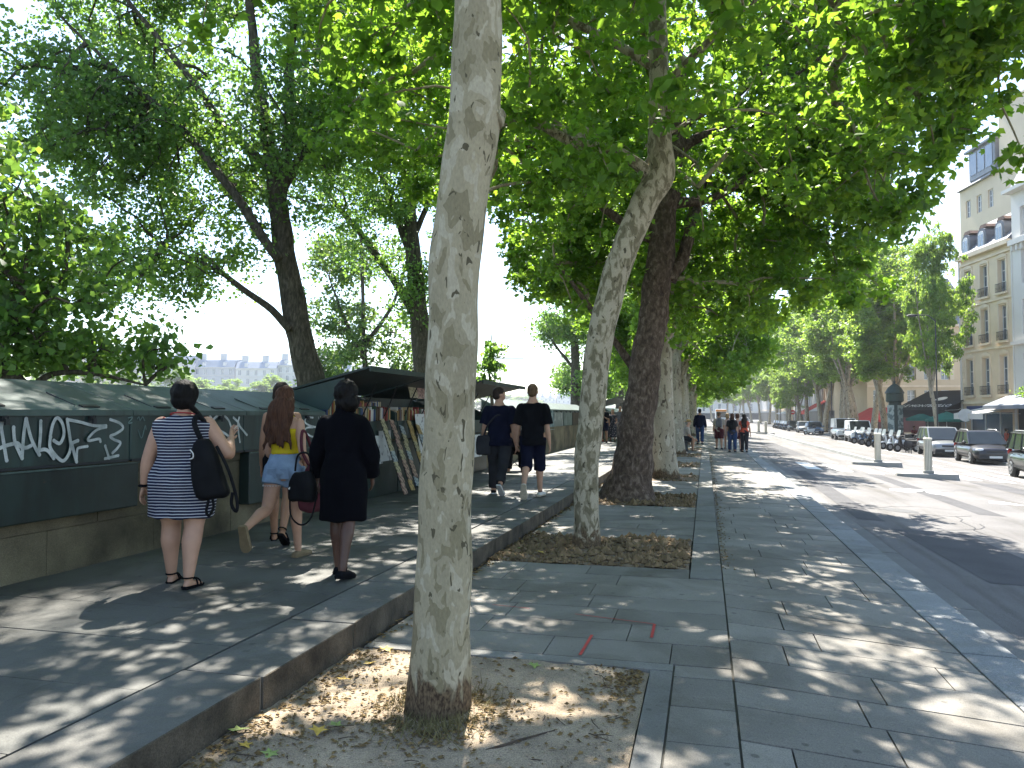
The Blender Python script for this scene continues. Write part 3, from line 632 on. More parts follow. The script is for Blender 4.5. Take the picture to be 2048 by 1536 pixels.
ribbon([[(420, 360), (430, 310), (520, 250), (620, 320), (670, 480), (690, 600)], [(690, 600), (600, 510), (480, 440)], [(490, 580), (500, 520), (550, 520), (575, 600), (540, 670), (480, 650)], [(680, 290), (740, 350), (760, 400), (850, 510)], [(750, 290), (735, 400), (760, 600)], [(690, 440), (750, 380)], [(360, 240), (420, 350)]],
       XF + .004, .028, M['spray'], b3, off=(360, 790), sc_=1 / 6.4)
ribbon([[(1400, 480), (1430, 260), (1500, 500), (1535, 260), (1590, 520)], [(1700, 290), (1620, 290), (1600, 350), (1660, 390), (1730, 410)], [(1700, 415), (1620, 420), (1600, 470), (1680, 530), (1770, 540)]], XF + .004, .026, M['spray'], b4, off=(360, 790), sc_=1 / 6.4)
ribbon([[(1770, 280), (1790, 340), (1800, 270), (1810, 380), (1830, 290), (1850, 390), (1860, 310), (1840, 400)]], XF + .004, .011, M['spray'], b4, off=(360, 790), sc_=1 / 6.4)
# ---- open stalls: lids propped up like a roof
def raised_lid(label, y0, y1, xh, zh, xe0, ze0, xe1, ze1, tilt=0):
    t = thing('book_stall', label, 'book stall', (0, 0, 0), group='open book stalls')
    MB().b6(-6.02, XF, y0, y1, 1.1, 1.16).build('box_floor', M['boxgreen'], t); MB().b6(-6.05, -5.98, y0, y1, 1.16, 1.85).build('back_panel', M['boxdark'], t)
    MB().b6(XF - .02, XF, y0, y1, 1.16, 1.40).build('front_panel', M['boxgreen'], t)
    for yy in (y0 + .012, y1 - .012):
        b = MB(); b.prism([(-5.98, 0, 1.16), (XF - .02, 0, 1.16), (XF - .02, 0, 1.56), (-5.98, 0, 1.83)], (0, yy - .012, 0), (0, yy + .012, 0)); b.build('end_panel', M['boxgreen'], t)
    b = MB(); b.hexa([(xh, y0, zh), (xe0, y0, ze0), (xe1, y1, ze1), (xh, y1, zh)], [(xh, y0, zh + .03), (xe0, y0, ze0 + .03), (xe1, y1, ze1 + .03), (xh, y1, zh + .03)]); b.build('lid', M['boxdark'], t)
    b = MB(); e = Vector((xe0, y0, ze0)); f = Vector((xe1, y1, ze1)); b.hexa([e + Vector((0, 0, -.045)), e + Vector((.03, 0, -.045)), f + Vector((.03, 0, -.045)), f + Vector((0, 0, -.045))], [e + Vector((0, 0, .034)), e + Vector((.03, 0, .034)), f + Vector((.03, 0, .034)), f + Vector((0, 0, .034))]); b.build('lid_edge', M['boxgreen'], t)
    for k in range(3):
        yy = y0 + (y1 - y0) * (k + .5) / 3; b = MB(); b.tube([(XF - .05, yy, 1.5), ((xe0 + xh) / 2 + .2, yy, (ze0 + zh) / 2)], .012, 6); b.build('prop', M['black'], t)
    MB().b6(-5.40, XF + .02, y0, y1, .175, 1.07).build('lower_cabinet', M['boxdark'], t, bevel=.01)
    return t
s1 = raised_lid('open book stall with its lid propped up like a roof, behind the woman in black', 10.1, 12.7, -5.95, 1.86, -4.62, 2.19, -4.62, 2.20)
s2 = raised_lid('open book stall whose raised lid shows just right of the nearest trunk', 12.75, 15.3, -5.95, 1.84, -4.62, 2.20, -4.6, 2.22)
s3 = raised_lid('open book stall behind the seated seller, thin lid pointing right', 15.4, 18.4, -5.95, 1.82, -4.5, 2.22, -4.3, 2.18)
# end wing of the first stall
b = MB(); b.prism([(-5.95, 0, 1.84), (-4.98, 0, 2.06), (XF + .05, 0, 1.6), (-5.9, 0, 1.6)], (0, 10.06, 0), (0, 10.08, 0)); b.build('wing_panel', M['boxgreen'], s1)
# books
bookmats = [plainmat('book_' + n, c, .6) for n, c in (('cream', (.42, .36, .24)), ('ochre', (.35, .22, .07)), ('red', (.22, .035, .03)), ('brown', (.10, .055, .03)), ('white', (.55, .53, .48)), ('blue', (.04, .07, .16)), ('green', (.05, .10, .06)))]
bkme = []
for m in bookmats:
    b = MB(); b.b6(-.07, .07, -.014, .014, 0, .2); bkme.append(b.mesh('book', m))
rb = random.Random(8)
def books(y0, y1, x, z, label, hmin=.9, hmax=1.25, n=99):
    y = y0; k = 0
    while y < y1 and k < n:
        w = rb.uniform(.7, 1.9); o = obj('book', rb.choice(bkme)); o.location = (x + rb.uniform(-.015, .015), y + .014 * w, z); o.scale = (1, w, rb.uniform(hmin, hmax)); o.rotation_euler = (rb.uniform(-.1, .02), 0, 0)
        tag(o, label, 'book', 'books in the open stalls'); y += .032 * w + .002; k += 1
books(10.9, 12.6, -5.42, 1.17 + .25, 'worn book in the front row of the first open stall'); books(10.6, 12.6, -5.62, 1.52, 'old book in the back row of the first open stall')
books(12.85, 14.6, -5.42, 1.42, 'book spine in the row just left of the nearest plane trunk, second stall')
for yy, zz in ((11.75, 1.78), (12.05, 1.78)):
    MB()
sh = MB(); sh.b6(-5.95, -5.5, 10.7, 15.2, 1.50, 1.52); sh.build('shelf', M['boxdark'], s1)
sh = MB(); sh.b6(-5.45, -5.30, 10.7, 12.65, 1.40, 1.418); sh.build('shelf', M['boxdark'], s1); sh = MB(); sh.b6(-5.45, -5.30, 12.8, 15.2, 1.40, 1.418); sh.build('shelf', M['boxdark'], s2)
# hanging prints
def printmat(name, base, ink, s=14, thr=.55, wave=True):
    m = bpy.data.materials.new(name); n, l, p = nodes(m); p.inputs['Roughness'].default_value = .35
    g = n.new('ShaderNodeTexCoord'); t = n.new('ShaderNodeTexNoise'); t.inputs['Scale'].default_value = s; t.inputs['Detail'].default_value = 5; l.new(g.outputs['Object'], t.inputs['Vector'])
    r = ramp(n, (thr, thr + .04), (base, ink)); l.new(t.outputs[0], r.inputs[0]); l.new(r.outputs[0], p.inputs['Base Color']); return m
M['print'] = printmat('etching_print', (.62, .63, .62), (.22, .23, .24), 12, .58); M['card1'] = printmat('postcard_cream', (.42, .36, .22), (.12, .10, .06), 22, .52); M['card2'] = printmat('postcard_rose', (.40, .25, .20), (.10, .05, .05), 20, .5); M['card3'] = printmat('postcard_blue', (.34, .38, .40), (.10, .12, .16), 22, .52); M['card4'] = printmat('postcard_ochre', (.40, .27, .10), (.12, .07, .03), 18, .55)
def hprint(label, px0, py0, px1, py1, x, mat, ry=0):
    a = atx(px0, py0, x); c = atx(px1, py1, x); w = abs(c.y - a.y); h = abs(a.z - c.z); b = MB(); n = 6
    vs = []; fs = []
    for i in range(n + 1):
        for j in range(2): vs.append((.05 * sin(i / n * 2.2) * (i / n) - .02 + ry * i / n, (j - .5) * w, h / 2 - h * i / n))
    for dx in (0, -.004):
        o = len(b.v); b.add([(v[0] + dx, v[1], v[2]) for v in vs], [(2 * i, 2 * i + 1, 2 * i + 3, 2 * i + 2) for i in range(n)])
    o = b.build('print', mat, None); o.location = ((x), (a.y + c.y) / 2, (a.z + c.z) / 2); tag(o, label, 'print', 'prints hanging on the stalls'); return o
hprint('white engraving hanging on the first stall, second from left', 760, 862, 783, 920, XF + .05, M['print']); hprint('white engraving half hidden by the woman in black', 748, 872, 763, 927, XF + .05, M['print'])
hprint('pale print hanging just left of the nearest plane trunk, upper one', 832, 828, 850, 868, XF + .05, M['print']); hprint('pale print hanging lower, against the nearest plane trunk', 838, 870, 852, 905, XF + .05, M['print'])
hprint('pale sheet hanging just right of the nearest plane trunk', 946, 870, 962, 912, XF + .3, M['print'])
hprint('cream book cover displayed high under the raised lid', 818, 766, 834, 796, XF + .05, M['card1']); hprint('reddish book cover displayed high beside the trunk', 834, 770, 850, 798, XF + .05, M['card2'])
cardme = {}
for nme, m in (('card1', M['card1']), ('card2', M['card2']), ('card3', M['card3']), ('card4', M['card4'])):
    b = MB(); b.box((0, 0, 0), (.012, .155, .215)); cardme[nme] = b.mesh('card', m)
def rack(label, px0, py0, px1, py1, seq):
    p0 = atx(px0, py0, XF + .06); p1 = atx(px1, py1, -4.78); t = thing('postcard_rack', label, 'postcard rack', (p1.x, p1.y, p1.z), group='leaning racks of old magazines')
    dvec = p0 - p1; L = dvec.length; q = dvec.to_track_quat('Z', 'X'); t.rotation_mode = 'QUATERNION'
    zx = dvec.normalized(); xx = Vector((0, 1, 0)).cross(zx).normalized(); yy = zx.cross(xx); Mx = Matrix((xx, yy, zx)).transposed(); t.rotation_quaternion = Mx.to_quaternion()
    b = MB(); b.box((-.02, 0, L / 2), (.014, .10, L)); b.build('board', M['boxdark'], t); n = len(seq)
    for i, s in enumerate(seq):
        o = obj('magazine', cardme[s], t); o.location = (.006 * (i % 2), rb.uniform(-.008, .008), L * (i + .5) / n); o.rotation_euler = (rb.uniform(-.03, .03), -.05, 0); o.scale = (1, 1, L / n / .215 * 1.04)
rack('leaning strip of old magazines nearest the woman in black, pink sheet at its foot', 764, 838, 812, 988, ['card2', 'card2', 'card1', 'card3', 'card1', 'card1', 'card1'])
rack('second leaning strip of old magazines, reaching lowest', 783, 840, 826, 980, ['card4', 'card2', 'card2', 'card1', 'card2', 'card2', 'card2'])
rack('third leaning strip of magazines in bluish covers', 803, 852, 836, 972, ['card3', 'card2', 'card2', 'card3', 'card1', 'card1', 'card3'])
rack('leaning strip of ochre magazines half behind the nearest plane trunk', 817, 842, 856, 965, ['card1', 'card1', 'card4', 'card1', 'card4', 'card4'])
rack('leaning strip of magazines mostly hidden by the nearest plane trunk', 835, 850, 872, 962, ['card1', 'card2', 'card4', 'card1', 'card3', 'card4'])
# ---- closed boxes further along
labs = ['first closed box beyond the seated seller, beside the boy in black', 'closed book box with a blue green poster on its front', 'closed book box with a brown panel on its front', 'closed book box with a pale round scrawl on its front', 'closed grey green book box before the leaning trunk', 'closed book box half hidden by the leaning trunk', 'closed book box seen just beyond the leaning trunk']
XB = -5.5; fy = [20.4, 23.4, 26.2, 28.2, 30.3, 32.4, 34.6, 37.0]
M['boxgrey'] = pm('weathered_box_panel', (.16, .19, .17), .8, .3, 3); M['boxbrown'] = pm('brown_box_panel', (.075, .055, .04), .8, .3, 3); M['posterteal'] = printmat('teal_poster', (.07, .15, .17), (.30, .36, .36), 3.5, .55); M['scrawl'] = printmat('scrawled_panel', (.15, .18, .165), (.42, .44, .42), 4, .56)
for k in range(7):
    t = book_box(labs[k], fy[k], fy[k + 1], xf=XB, zb=1.02, zt=1.70, zr_=1.98, hinges=False)
    if k >= 1: MB().b6(XB + .001, XB + .02, fy[k] + .15, fy[k + 1] - .12, 1.08, 1.62).build('front_board', [M['boxgrey'], M['posterteal'], M['boxbrown'], M['scrawl'], M['boxgrey'], M['boxbrown'], M['boxgrey']][k], t)
    MB().b6(XB - .04, XB, fy[k] + .05, fy[k] + .15, .4, 1.02).build('bracket', M['black'], t)
hprint('tall teal poster hanging from the closed boxes beside the boy in black', 1093, 820, 1108, 862, XB + .06, M['posterteal'])
t = thing('book_stall', 'far open book stall whose pale lid shows between the two leaning trunks', 'book stall', (0, 0, 0), group='open book stalls')
MB().b6(-6.0, XB, 40, 46, 1.02, 1.7).build('box_body', M['boxgreen'], t)
b = MB(); b.hexa([(-5.95, 40, 1.98), (-4.5, 40, 2.38), (-4.4, 46, 2.3), (-5.95, 46, 1.98)], [(-5.95, 40, 2.01), (-4.5, 40, 2.42), (-4.4, 46, 2.34), (-5.95, 46, 2.01)]); b.build('lid', M['lidgreen'], t)
for k in range(5):
    book_box('closed book box far along the parapet, tiny between the trunks', 47 + k * 3, 50 + k * 3, xf=XB, zb=1.02, zt=1.65, zr_=1.92, hinges=False)
# ================================================================== TREES
M['leaf'] = leafmat('plane_leaf', (.062, .145, .025), (.35, .60, .05), .53, .55)
M['leafp'] = leafmat('poplar_leaf', (.060, .130, .034), (.28, .50, .07), .50, .45)
M['leaffar'] = leafmat('far_plane_leaf', (.075, .16, .035), (.40, .60, .08), .52, .5)
M['bark'] = barkmat('plane_bark', (.325, .278, .182), (.225, .19, .115), (.40, .35, .25), 10, ta=.56, tb=.66, tc_=.40, kb=.42)
M['barkmottle'] = barkmat('mottled_plane_bark', (.27, .232, .155), (.165, .14, .088), (.375, .325, .235), 12, ta=.555, tb=.66, tc_=.475, kb=.5)
M['barkpale'] = barkmat('pale_plane_bark', (.33, .29, .215), (.17, .14, .10), (.43, .39, .31), 6)
M['barkdark'] = roughbark('rough_dark_bark', (.105, .074, .055), (.25, .19, .145), 6, 1.0, 1.5)
M['barkpop'] = roughbark('poplar_bark', (.075, .065, .048), (.17, .145, .11), 8, .6)
M['barkfar'] = pm('far_bark', (.19, .17, .13), .9, .4, 3)
def raw_mesh(name, V, F, mat, mats=None):
    """V (n,3) float, F (m,k) int"""
    me = bpy.data.meshes.new(name); k = F.shape[1]
    me.vertices.add(len(V)); me.vertices.foreach_set('co', np.ascontiguousarray(V, np.float32).ravel())
    me.loops.add(F.size); me.loops.foreach_set('vertex_index', np.ascontiguousarray(F, np.int32).ravel())
    me.polygons.add(len(F)); me.polygons.foreach_set('loop_start', np.arange(0, F.size, k, dtype=np.int32))
    me.update(calc_edges=True); me.materials.append(mat); return me
LT_PLANE = (np.array([(0, -.1, 0), (.22, .58, .05), (0, 1.0, -.14), (-.22, .58, .05), (.40, .02, -.10), (.60, .66, -.16), (-.40, .02, -.10), (-.60, .66, -.16)], float) - (0, .4, 0),
            np.array([(0, 1, 2, 3), (0, 4, 5, 1), (0, 3, 7, 6)]))
LT_SMALL = (np.array([(0, -.5, 0), (.46, -.08, -.12), (0, .6, 0), (-.46, -.08, -.12)], float), np.array([(0, 1, 2, 3)]))
def leaves_mesh(name, P, size, tpl, mat, rg, up=.8, droop=.25, var=.42):
    n = len(P); T, F = tpl
    N = rg.normal(0, 1, (n, 3)) * .75; N[:, 2] += up; N /= np.linalg.norm(N, axis=1, keepdims=True)
    D = rg.normal(0, 1, (n, 3)); D[:, 2] -= droop * 2; D -= N * (D * N).sum(1, keepdims=True); D /= np.linalg.norm(D, axis=1, keepdims=True) + 1e-9
    X = np.cross(D, N); s = size * rg.uniform(1 - var, 1 + var, n)
    curl = rg.uniform(.4, 1.8, n)
    V = P[:, None, :] + s[:, None, None] * (T[None, :, 0:1] * X[:, None] + T[None, :, 1:2] * D[:, None] + (T[None, :, 2:3] * curl[:, None, None]) * N[:, None])
    k = len(T); FF = (F[None] + (np.arange(n) * k)[:, None, None]).reshape(-1, F.shape[1])
    return raw_mesh(name, V.reshape(-1, 3), FF, mat)
def crown(parent, roots, ells, clump_r, nleaf, size, tpl, lmat, bmat, seed=0, thick=1.0, noise=.35, up=.8, keep=None, twig=True, reach=None, sides=5, flat=.7):
    """roots: limb nodes; ells: (centre, radii, clumps). Twigs grow from the limbs to leaf clumps spread through the ellipsoids."""
    rg = np.random.default_rng(seed); C = []
    for c, r, n in ells:
        d = rg.normal(0, 1, (n * 3, 3)); d /= np.linalg.norm(d, axis=1, keepdims=True)
        q = d * (rg.random((n * 3, 1)) ** .42) * np.array(r) * (1 + noise * (rg.random((n * 3, 1)) - .5)) + np.array(c)
        # uneven density: drop points where a coarse noise is low
        w = np.sin(q[:, 0] * 1.3 + seed) + np.sin(q[:, 1] * 1.1 + 2 * seed) + np.sin(q[:, 2] * 1.7 + 3 * seed) + rg.normal(0, 1.0, len(q))
        q = q[np.argsort(-w)[:n]]; C.append(q)
    C = np.concatenate(C)
    if keep is not None: C = C[keep(C)]
    root = np.array([tuple(p) for p in roots]); d0 = np.linalg.norm(C[:, None] - root[None], axis=2).min(1)
    C = C[np.argsort(d0)]; nodes_ = [tuple(p) for p in root]; par = [-1] * len(nodes_); base = len(nodes_)
    arr = np.zeros((base + len(C), 3)); arr[:base] = root; cost = np.zeros(base + len(C))
    for i, c in enumerate(C):
        m = base + i; dd = np.linalg.norm(arr[:m] - c, axis=1); j = int(np.argmin(dd + .35 * cost[:m])); arr[m] = c; cost[m] = cost[j] + dd[j]; par.append(j)
    desc = np.ones(len(arr)); 
    for i in range(len(arr) - 1, base - 1, -1): desc[par[i]] += desc[i]
    b = MB(); r2 = random.Random(seed)
    for i in range(base, len(arr)):
        p, q = Vector(arr[par[i]]), Vector(arr[i]); L = (q - p).length
        if L < .05: continue
        ra = thick * (.006 + .0065 * desc[i] ** .62); rb = thick * (.005 + .0055 * max(desc[i] - 1, .3) ** .62)
        mid = (p + q) / 2 + Vector((r2.uniform(-.1, .1), r2.uniform(-.1, .1), r2.uniform(.0, .14))) * L
        b.tube([p, mid, q], [ra, (ra + rb) / 2, rb], sides, cap=False, sub=2)
    tag(b.build('branches', bmat, parent, smooth=True), kind='stuff')
    n = len(C); nl = np.maximum(4, (nleaf * rg.uniform(.5, 1.5, n)).astype(int)); idx = np.repeat(np.arange(n), nl); tot = len(idx)
    cr = clump_r * rg.uniform(.65, 1.35, n)
    d = rg.normal(0, 1, (tot, 3)); d /= np.linalg.norm(d, axis=1, keepdims=True)
    P = C[idx] + d * (rg.random((tot, 1)) ** .6) * cr[idx][:, None] * np.array((1, 1, flat))
    me = leaves_mesh('leaves', P, size, tpl, lmat, rg, up)
    o = obj('crown', me, parent); tag(o, kind='stuff'); return tot
def pxlimb(pts, d):
    """limb polyline from (px, py[, depth]) picture points at the tree's own distance"""
    return [atd(p[0], p[1], p[2] if len(p) > 2 else d) for p in pts]
def upthin(C, z, f=.55, seed=9):
    return (C[:, 2] < z) | (C[:, 0] > 1.4) | (np.random.default_rng(seed).random(len(C)) > f)
def dens(pts, step=.35):
    out = []
    for p, q in zip(pts[:-1], pts[1:]):
        k = max(1, int((q - p).length / step)); out += [p.lerp(q, i / k) for i in range(k)]
    return out + [pts[-1]]
def limbs(parent, base, specs, mat, n=12, name='trunk', sub=4, lump=0.0, seed=0):
    """specs: list of (points world, radii); joined into the trunk mesh, in coordinates local to the tree base"""
    b = MB(); nodes_ = []
    for i, (pts, rad) in enumerate(specs):
        b.tube([p - base for p in pts], rad, n if i == 0 else max(8, n // 2), sub=sub); nodes_ += [p - base for p in dens(pts)]
    if lump:
        rg = random.Random(seed); ph = [rg.uniform(0, 6) for _ in range(9)]
        b.v = [(x * (1 + (.10 + .10 * sin(3 * math.atan2(y, x) + ph[4])) * math.exp(-max(z, 0) / .16) * (1 if z < .6 else 0)), y * (1 + (.10 + .10 * sin(4 * math.atan2(y, x) + ph[5])) * math.exp(-max(z, 0) / .16) * (1 if z < .6 else 0)), z) for x, y, z in b.v]
        b.v = [(x + lump * (sin(z * 5.1 + ph[0] + 3 * y) + .7 * sin(z * 11 + ph[1] + 7 * x)), y + lump * (sin(z * 4.3 + ph[2] + 3 * x) + .7 * sin(z * 9 + ph[3])), z) for x, y, z in b.v]
    b.build(name, mat, parent, smooth=True); return nodes_
G = 'plane trees along the quay'
# nearest plane tree
base = Vector((-1.34, 3.81, -.03)); d = 4.02
t1 = thing('plane_tree', 'nearest plane tree, pale straight trunk with flaking bark in the sandy pit', 'tree', base, group=G)
tp = pxlimb([(880, 1450), (880, 1400), (882, 1250), (889, 1100), (894, 960), (900, 780), (908, 600), (914, 500), (932, 340), (948, 230), (955, 120), (958, 0), (962, -200), (955, -500), (960, -900)], d)
nd = limbs(t1, base, [(tp, [.19, .165, .150, .143, .138, .132, .131, .133, .133, .138, .130, .124, .115, .10, .07]),
    ([atd(968, -160, d), atd(1100, -330, 4.6), atd(1300, -500, 5.6)], [.06, .05, .03]), ([atd(958, -300, d), atd(800, -500, 4.2), atd(560, -640, 5)], [.06, .05, .03]),
    ([atd(958, -420, d), atd(1000, -700, 3.2), atd(1100, -1200, 2.6)], [.06, .045, .03]), ([atd(985, 240, d - .02), atd(996, 232, d), atd(1004, 226, 4.0)], [.06, .05, .02])], M['bark'], 32, sub=8, lump=.006)
crown(t1, nd[len(nd) // 3:], [((.6, .6, 7.4), (4.2, 4.2, 2.9), 340), ((-2.7, 2.4, 6.9), (2.0, 2.8, 1.9), 120)], .42, 46, .115, LT_PLANE, M['leaf'], M['bark'], 1, keep=lambda C: (C[:, 2] > 5.0) & upthin(C, 7.5))
# leaning plane tree
base = Vector((-1.32, 8.81, -.03)); d = 8.87
t2 = thing('plane_tree', 'slim plane tree leaning right with mottled bark, second along the kerb', 'tree', base, group=G)
tp = pxlimb([(1174, 1112), (1173, 1075), (1172, 980), (1177, 890), (1187, 780), (1204, 660), (1228, 560), (1262, 470), (1291, 400), (1322, 345), (1320, 280), (1318, 160), (1316, 40), (1310, -150), (1325, -420)], d)
nd = limbs(t2, base, [(tp, [.165, .148, .142, .145, .15, .155, .155, .155, .16, .165, .135, .118, .105, .085, .05]),
    (pxlimb([(1300, 352), (1270, 325), (1225, 300), (1150, 285), (1085, 252), (1030, 235), (960, 190, 8.5)], d), [.085, .07, .064, .058, .05, .042, .02]),
    (pxlimb([(1316, 140), (1270, 110), (1210, 75), (1120, 30, 8.4), (1000, -60, 8)], d), [.07, .055, .05, .04, .02]),
    (pxlimb([(1338, 160), (1350, 150), (1440, 60, 8.4), (1580, -60, 8)], d), [.07, .05, .04, .02])], M['barkmottle'], 22, sub=6, lump=.006, seed=2)
def keep2(C):   # underside of the crown rises towards the river
    return (C[:, 2] > 4.15 + .28 * np.maximum(0, -C[:, 0] - .6) - .1 * np.maximum(0, C[:, 0] - 1)) & upthin(C, 7.4)
crown(t2, nd[len(nd) // 4:], [((.5, .9, 7.6), (4.6, 4.2, 3.9), 520), ((3.3, 1.0, 5.6), (1.7, 2.6, 1.7), 100), ((4.0, -.9, 6.0), (1.7, 2.0, 1.3), 80), ((-3.4, 2.5, 7.5), (2.0, 3.2, 1.7), 150)], .36, 58, .098, LT_PLANE, M['leaf'], M['bark'], 2, keep=keep2)
# big dark plane tree
base = Vector((-1.28, 13.97, -.04)); d = 13.86
t3 = thing('plane_tree', 'old plane tree with a thick rough dark trunk flaring at the foot', 'tree', base, group=G)
tp = pxlimb([(1256, 1010), (1258, 985), (1262, 950), (1267, 900), (1277, 830), (1290, 740), (1303, 650), (1316, 560), (1324, 470), (1332, 400), (1346, 330), (1352, 300), (1356, 230), (1375, 130)], d)
nd = limbs(t3, base, [(tp, [.60, .47, .385, .335, .305, .275, .262, .25, .24, .23, .215, .19, .13, .09]),
    (pxlimb([(1312, 480), (1270, 462), (1240, 440), (1185, 395), (1130, 340), (1060, 290)], d), [.12, .10, .09, .07, .05, .02]),
    (pxlimb([(1340, 560), (1362, 520), (1378, 470), (1392, 420, 14.5), (1420, 330, 15)], d), [.14, .12, .10, .08, .04]),
    (pxlimb([(1338, 408), (1370, 405), (1405, 405)], d), [.13, .095, .06]),
    (pxlimb([(1390, 410), (1440, 388), (1520, 340), (1600, 300), (1660, 270), (1760, 200, 13)], d), [.05, .075, .07, .06, .05, .02]),
    (pxlimb([(1348, 320), (1380, 285), (1430, 265), (1510, 240), (1590, 150), (1680, 90)], d), [.12, .095, .085, .07, .05, .02]),
    (pxlimb([(1350, 310), (1372, 250), (1420, 215), (1480, 190), (1560, 100)], d), [.10, .08, .07, .05, .02]),
    (pxlimb([(1290, 760), (1240, 700), (1170, 600), (1110, 520)], d + .6), [.08, .07, .05, .02])], M['barkdark'], 26, sub=5, lump=.018, seed=5)
crown(t3, nd[len(nd) // 6:], [((.5, .6, 8.2), (4.7, 4.6, 4.8), 580), ((3.2, .2, 5.4), (2.0, 2.8, 1.9), 170), ((1.6, 1.5, 4.2), (1.6, 2, 1.0), 60), ((-1.3, 1.6, 4.9), (1.2, 1.8, 1.2), 55), ((-3.6, .6, 7.6), (1.8, 3, 1.8), 120), ((3.4, 1.2, 8.0), (2.2, 4.2, 2.2), 170)], .37, 68, .095, LT_PLANE, M['leaf'], M['bark'], 3,
      keep=lambda C: (C[:, 2] > 3.35 + .55 * np.maximum(0, -C[:, 0] - 1.0)) & upthin(C, 7.0, .6))
# next ones in the row
def plane_generic(name, label, base, h0, rad, ells, mat, seed, lean=(0, 0), clump=.55, nl=50, size=.17, keep=None, group=G, lmat=None, sides=5, tpl=LT_PLANE, nlimb=5, top=9.0, spread=2.2):
    t = thing(name, label, 'tree', base, group=group); rg = random.Random(seed); Z = Vector((0, 0, 0))
    tr = [Vector((0, 0, -.1)), Vector((lean[0] * .2, lean[1] * .2, h0 * .3)), Vector((lean[0] * .6, lean[1] * .6, h0 * .7)), Vector((lean[0], lean[1], h0))]
    sp = [(tr, [rad * 1.35, rad * 1.02, rad * .88, rad * .8])]
    for k in range(nlimb):
        a = 2 * pi * k / nlimb + rg.uniform(-.4, .4); s = spread * rg.uniform(.7, 1.2); z1 = h0 + (top - h0) * rg.uniform(.4, .6); st = tr[3] + Vector((0, 0, -rg.uniform(0, .18) * h0))
        sp.append(([st, st + Vector((cos(a) * s * .35, sin(a) * s * .35, (z1 - h0) * .45)), Vector((lean[0] + cos(a) * s, lean[1] + sin(a) * s, z1)), Vector((lean[0] + cos(a) * s * 1.25, lean[1] + sin(a) * s * 1.25, top * rg.uniform(.8, 1)))], [rad * .5, rad * .4, rad * .28, rad * .1]))
    sp.append(([tr[3], tr[3] + Vector((rg.uniform(-.3, .3), rg.uniform(-.3, .3), (top - h0) * .5)), Vector((lean[0], lean[1], top))], [rad * .7, rad * .45, rad * .12]))
    nd = limbs(t, Z, sp, mat, 12, sub=3, lump=rad * .04, seed=seed)
    crown(t, nd[6:], ells, clump, nl, size, tpl, lmat or M['leaf'], mat, seed, keep=keep, sides=sides); return t
plane_generic('plane_tree', 'plane tree whose pale trunk peeks out behind the thick dark trunk', Vector((-1.0, 19.1, -.04)), 4.0, .27,
              [((.2, 0, 7.6), (4.0, 4.2, 4.6), 380), ((2.4, 0, 4.8), (1.6, 2, 1.5), 50), ((-2.4, 0.3, 5.0), (1.4, 2, 1.6), 60), ((-3.8, 1, 8.8), (2.2, 3.5, 2.0), 150)], M['barkpale'], 14, keep=lambda C: (C[:, 2] > 3.2 + .35 * np.maximum(0, -C[:, 0] - 1.2)) & upthin(C, 7.0, .5), nl=64, size=.12, clump=.45)
plane_generic('plane_tree', 'thin dark sapling in its own pit between two big plane trees', Vector((-1.36, 24.6, -.04)), 4.5, .075,
              [((0, 0, 5.8), (1.3, 1.3, 1.7), 50)], M['barkpop'], 15, nlimb=3, top=7.5, spread=.8, nl=40)
plane_generic('plane_tree', 'thick pale ribbed plane trunk beside the man in the straw hat', Vector((-1.18, 30.6, -.04)), 4.0, .33,
              [((.1, 0, 7.2), (4.2, 4.2, 4.5), 330), ((2.2, -1, 4.2), (2.0, 2, 1.3), 60), ((-2.6, 0, 4.6), (1.6, 2, 1.6), 50), ((-3.7, 0, 10.6), (2.2, 4, 2.0), 120)], M['barkpale'], 16, keep=lambda C: (C[:, 2] > 2.9) & upthin(C, 7.0, .4), nl=64, size=.13, clump=.48)
proto = plane_generic('plane_tree', 'plane tree in the far part of the kerb row', Vector((-1.1, 35.5, -.04)), 3.4, .25,
              [((.2, 0, 7.0), (3.9, 3.9, 4.3), 240), ((1.6, 0, 3.8), (2, 2.2, 1.2), 40)], M['barkpale'], 17, keep=lambda C: (C[:, 2] > 2.6) & upthin(C, 7.5, .4), nl=64, size=.16, tpl=LT_SMALL)
rg = random.Random(11); proto['label'] = 'plane tree lost among the far part of the promenade row'
for y in (40.5, 45.5, 51, 57, 63, 70, 78, 88, 100, 114, 130, 150, 172, 196):
    dup(proto, (-1.1 + rg.uniform(-.3, .3) - max(0, y - 90) * .02, y, -.04), rg.uniform(0, 6.28), scale=rg.uniform(.88, 1.12))
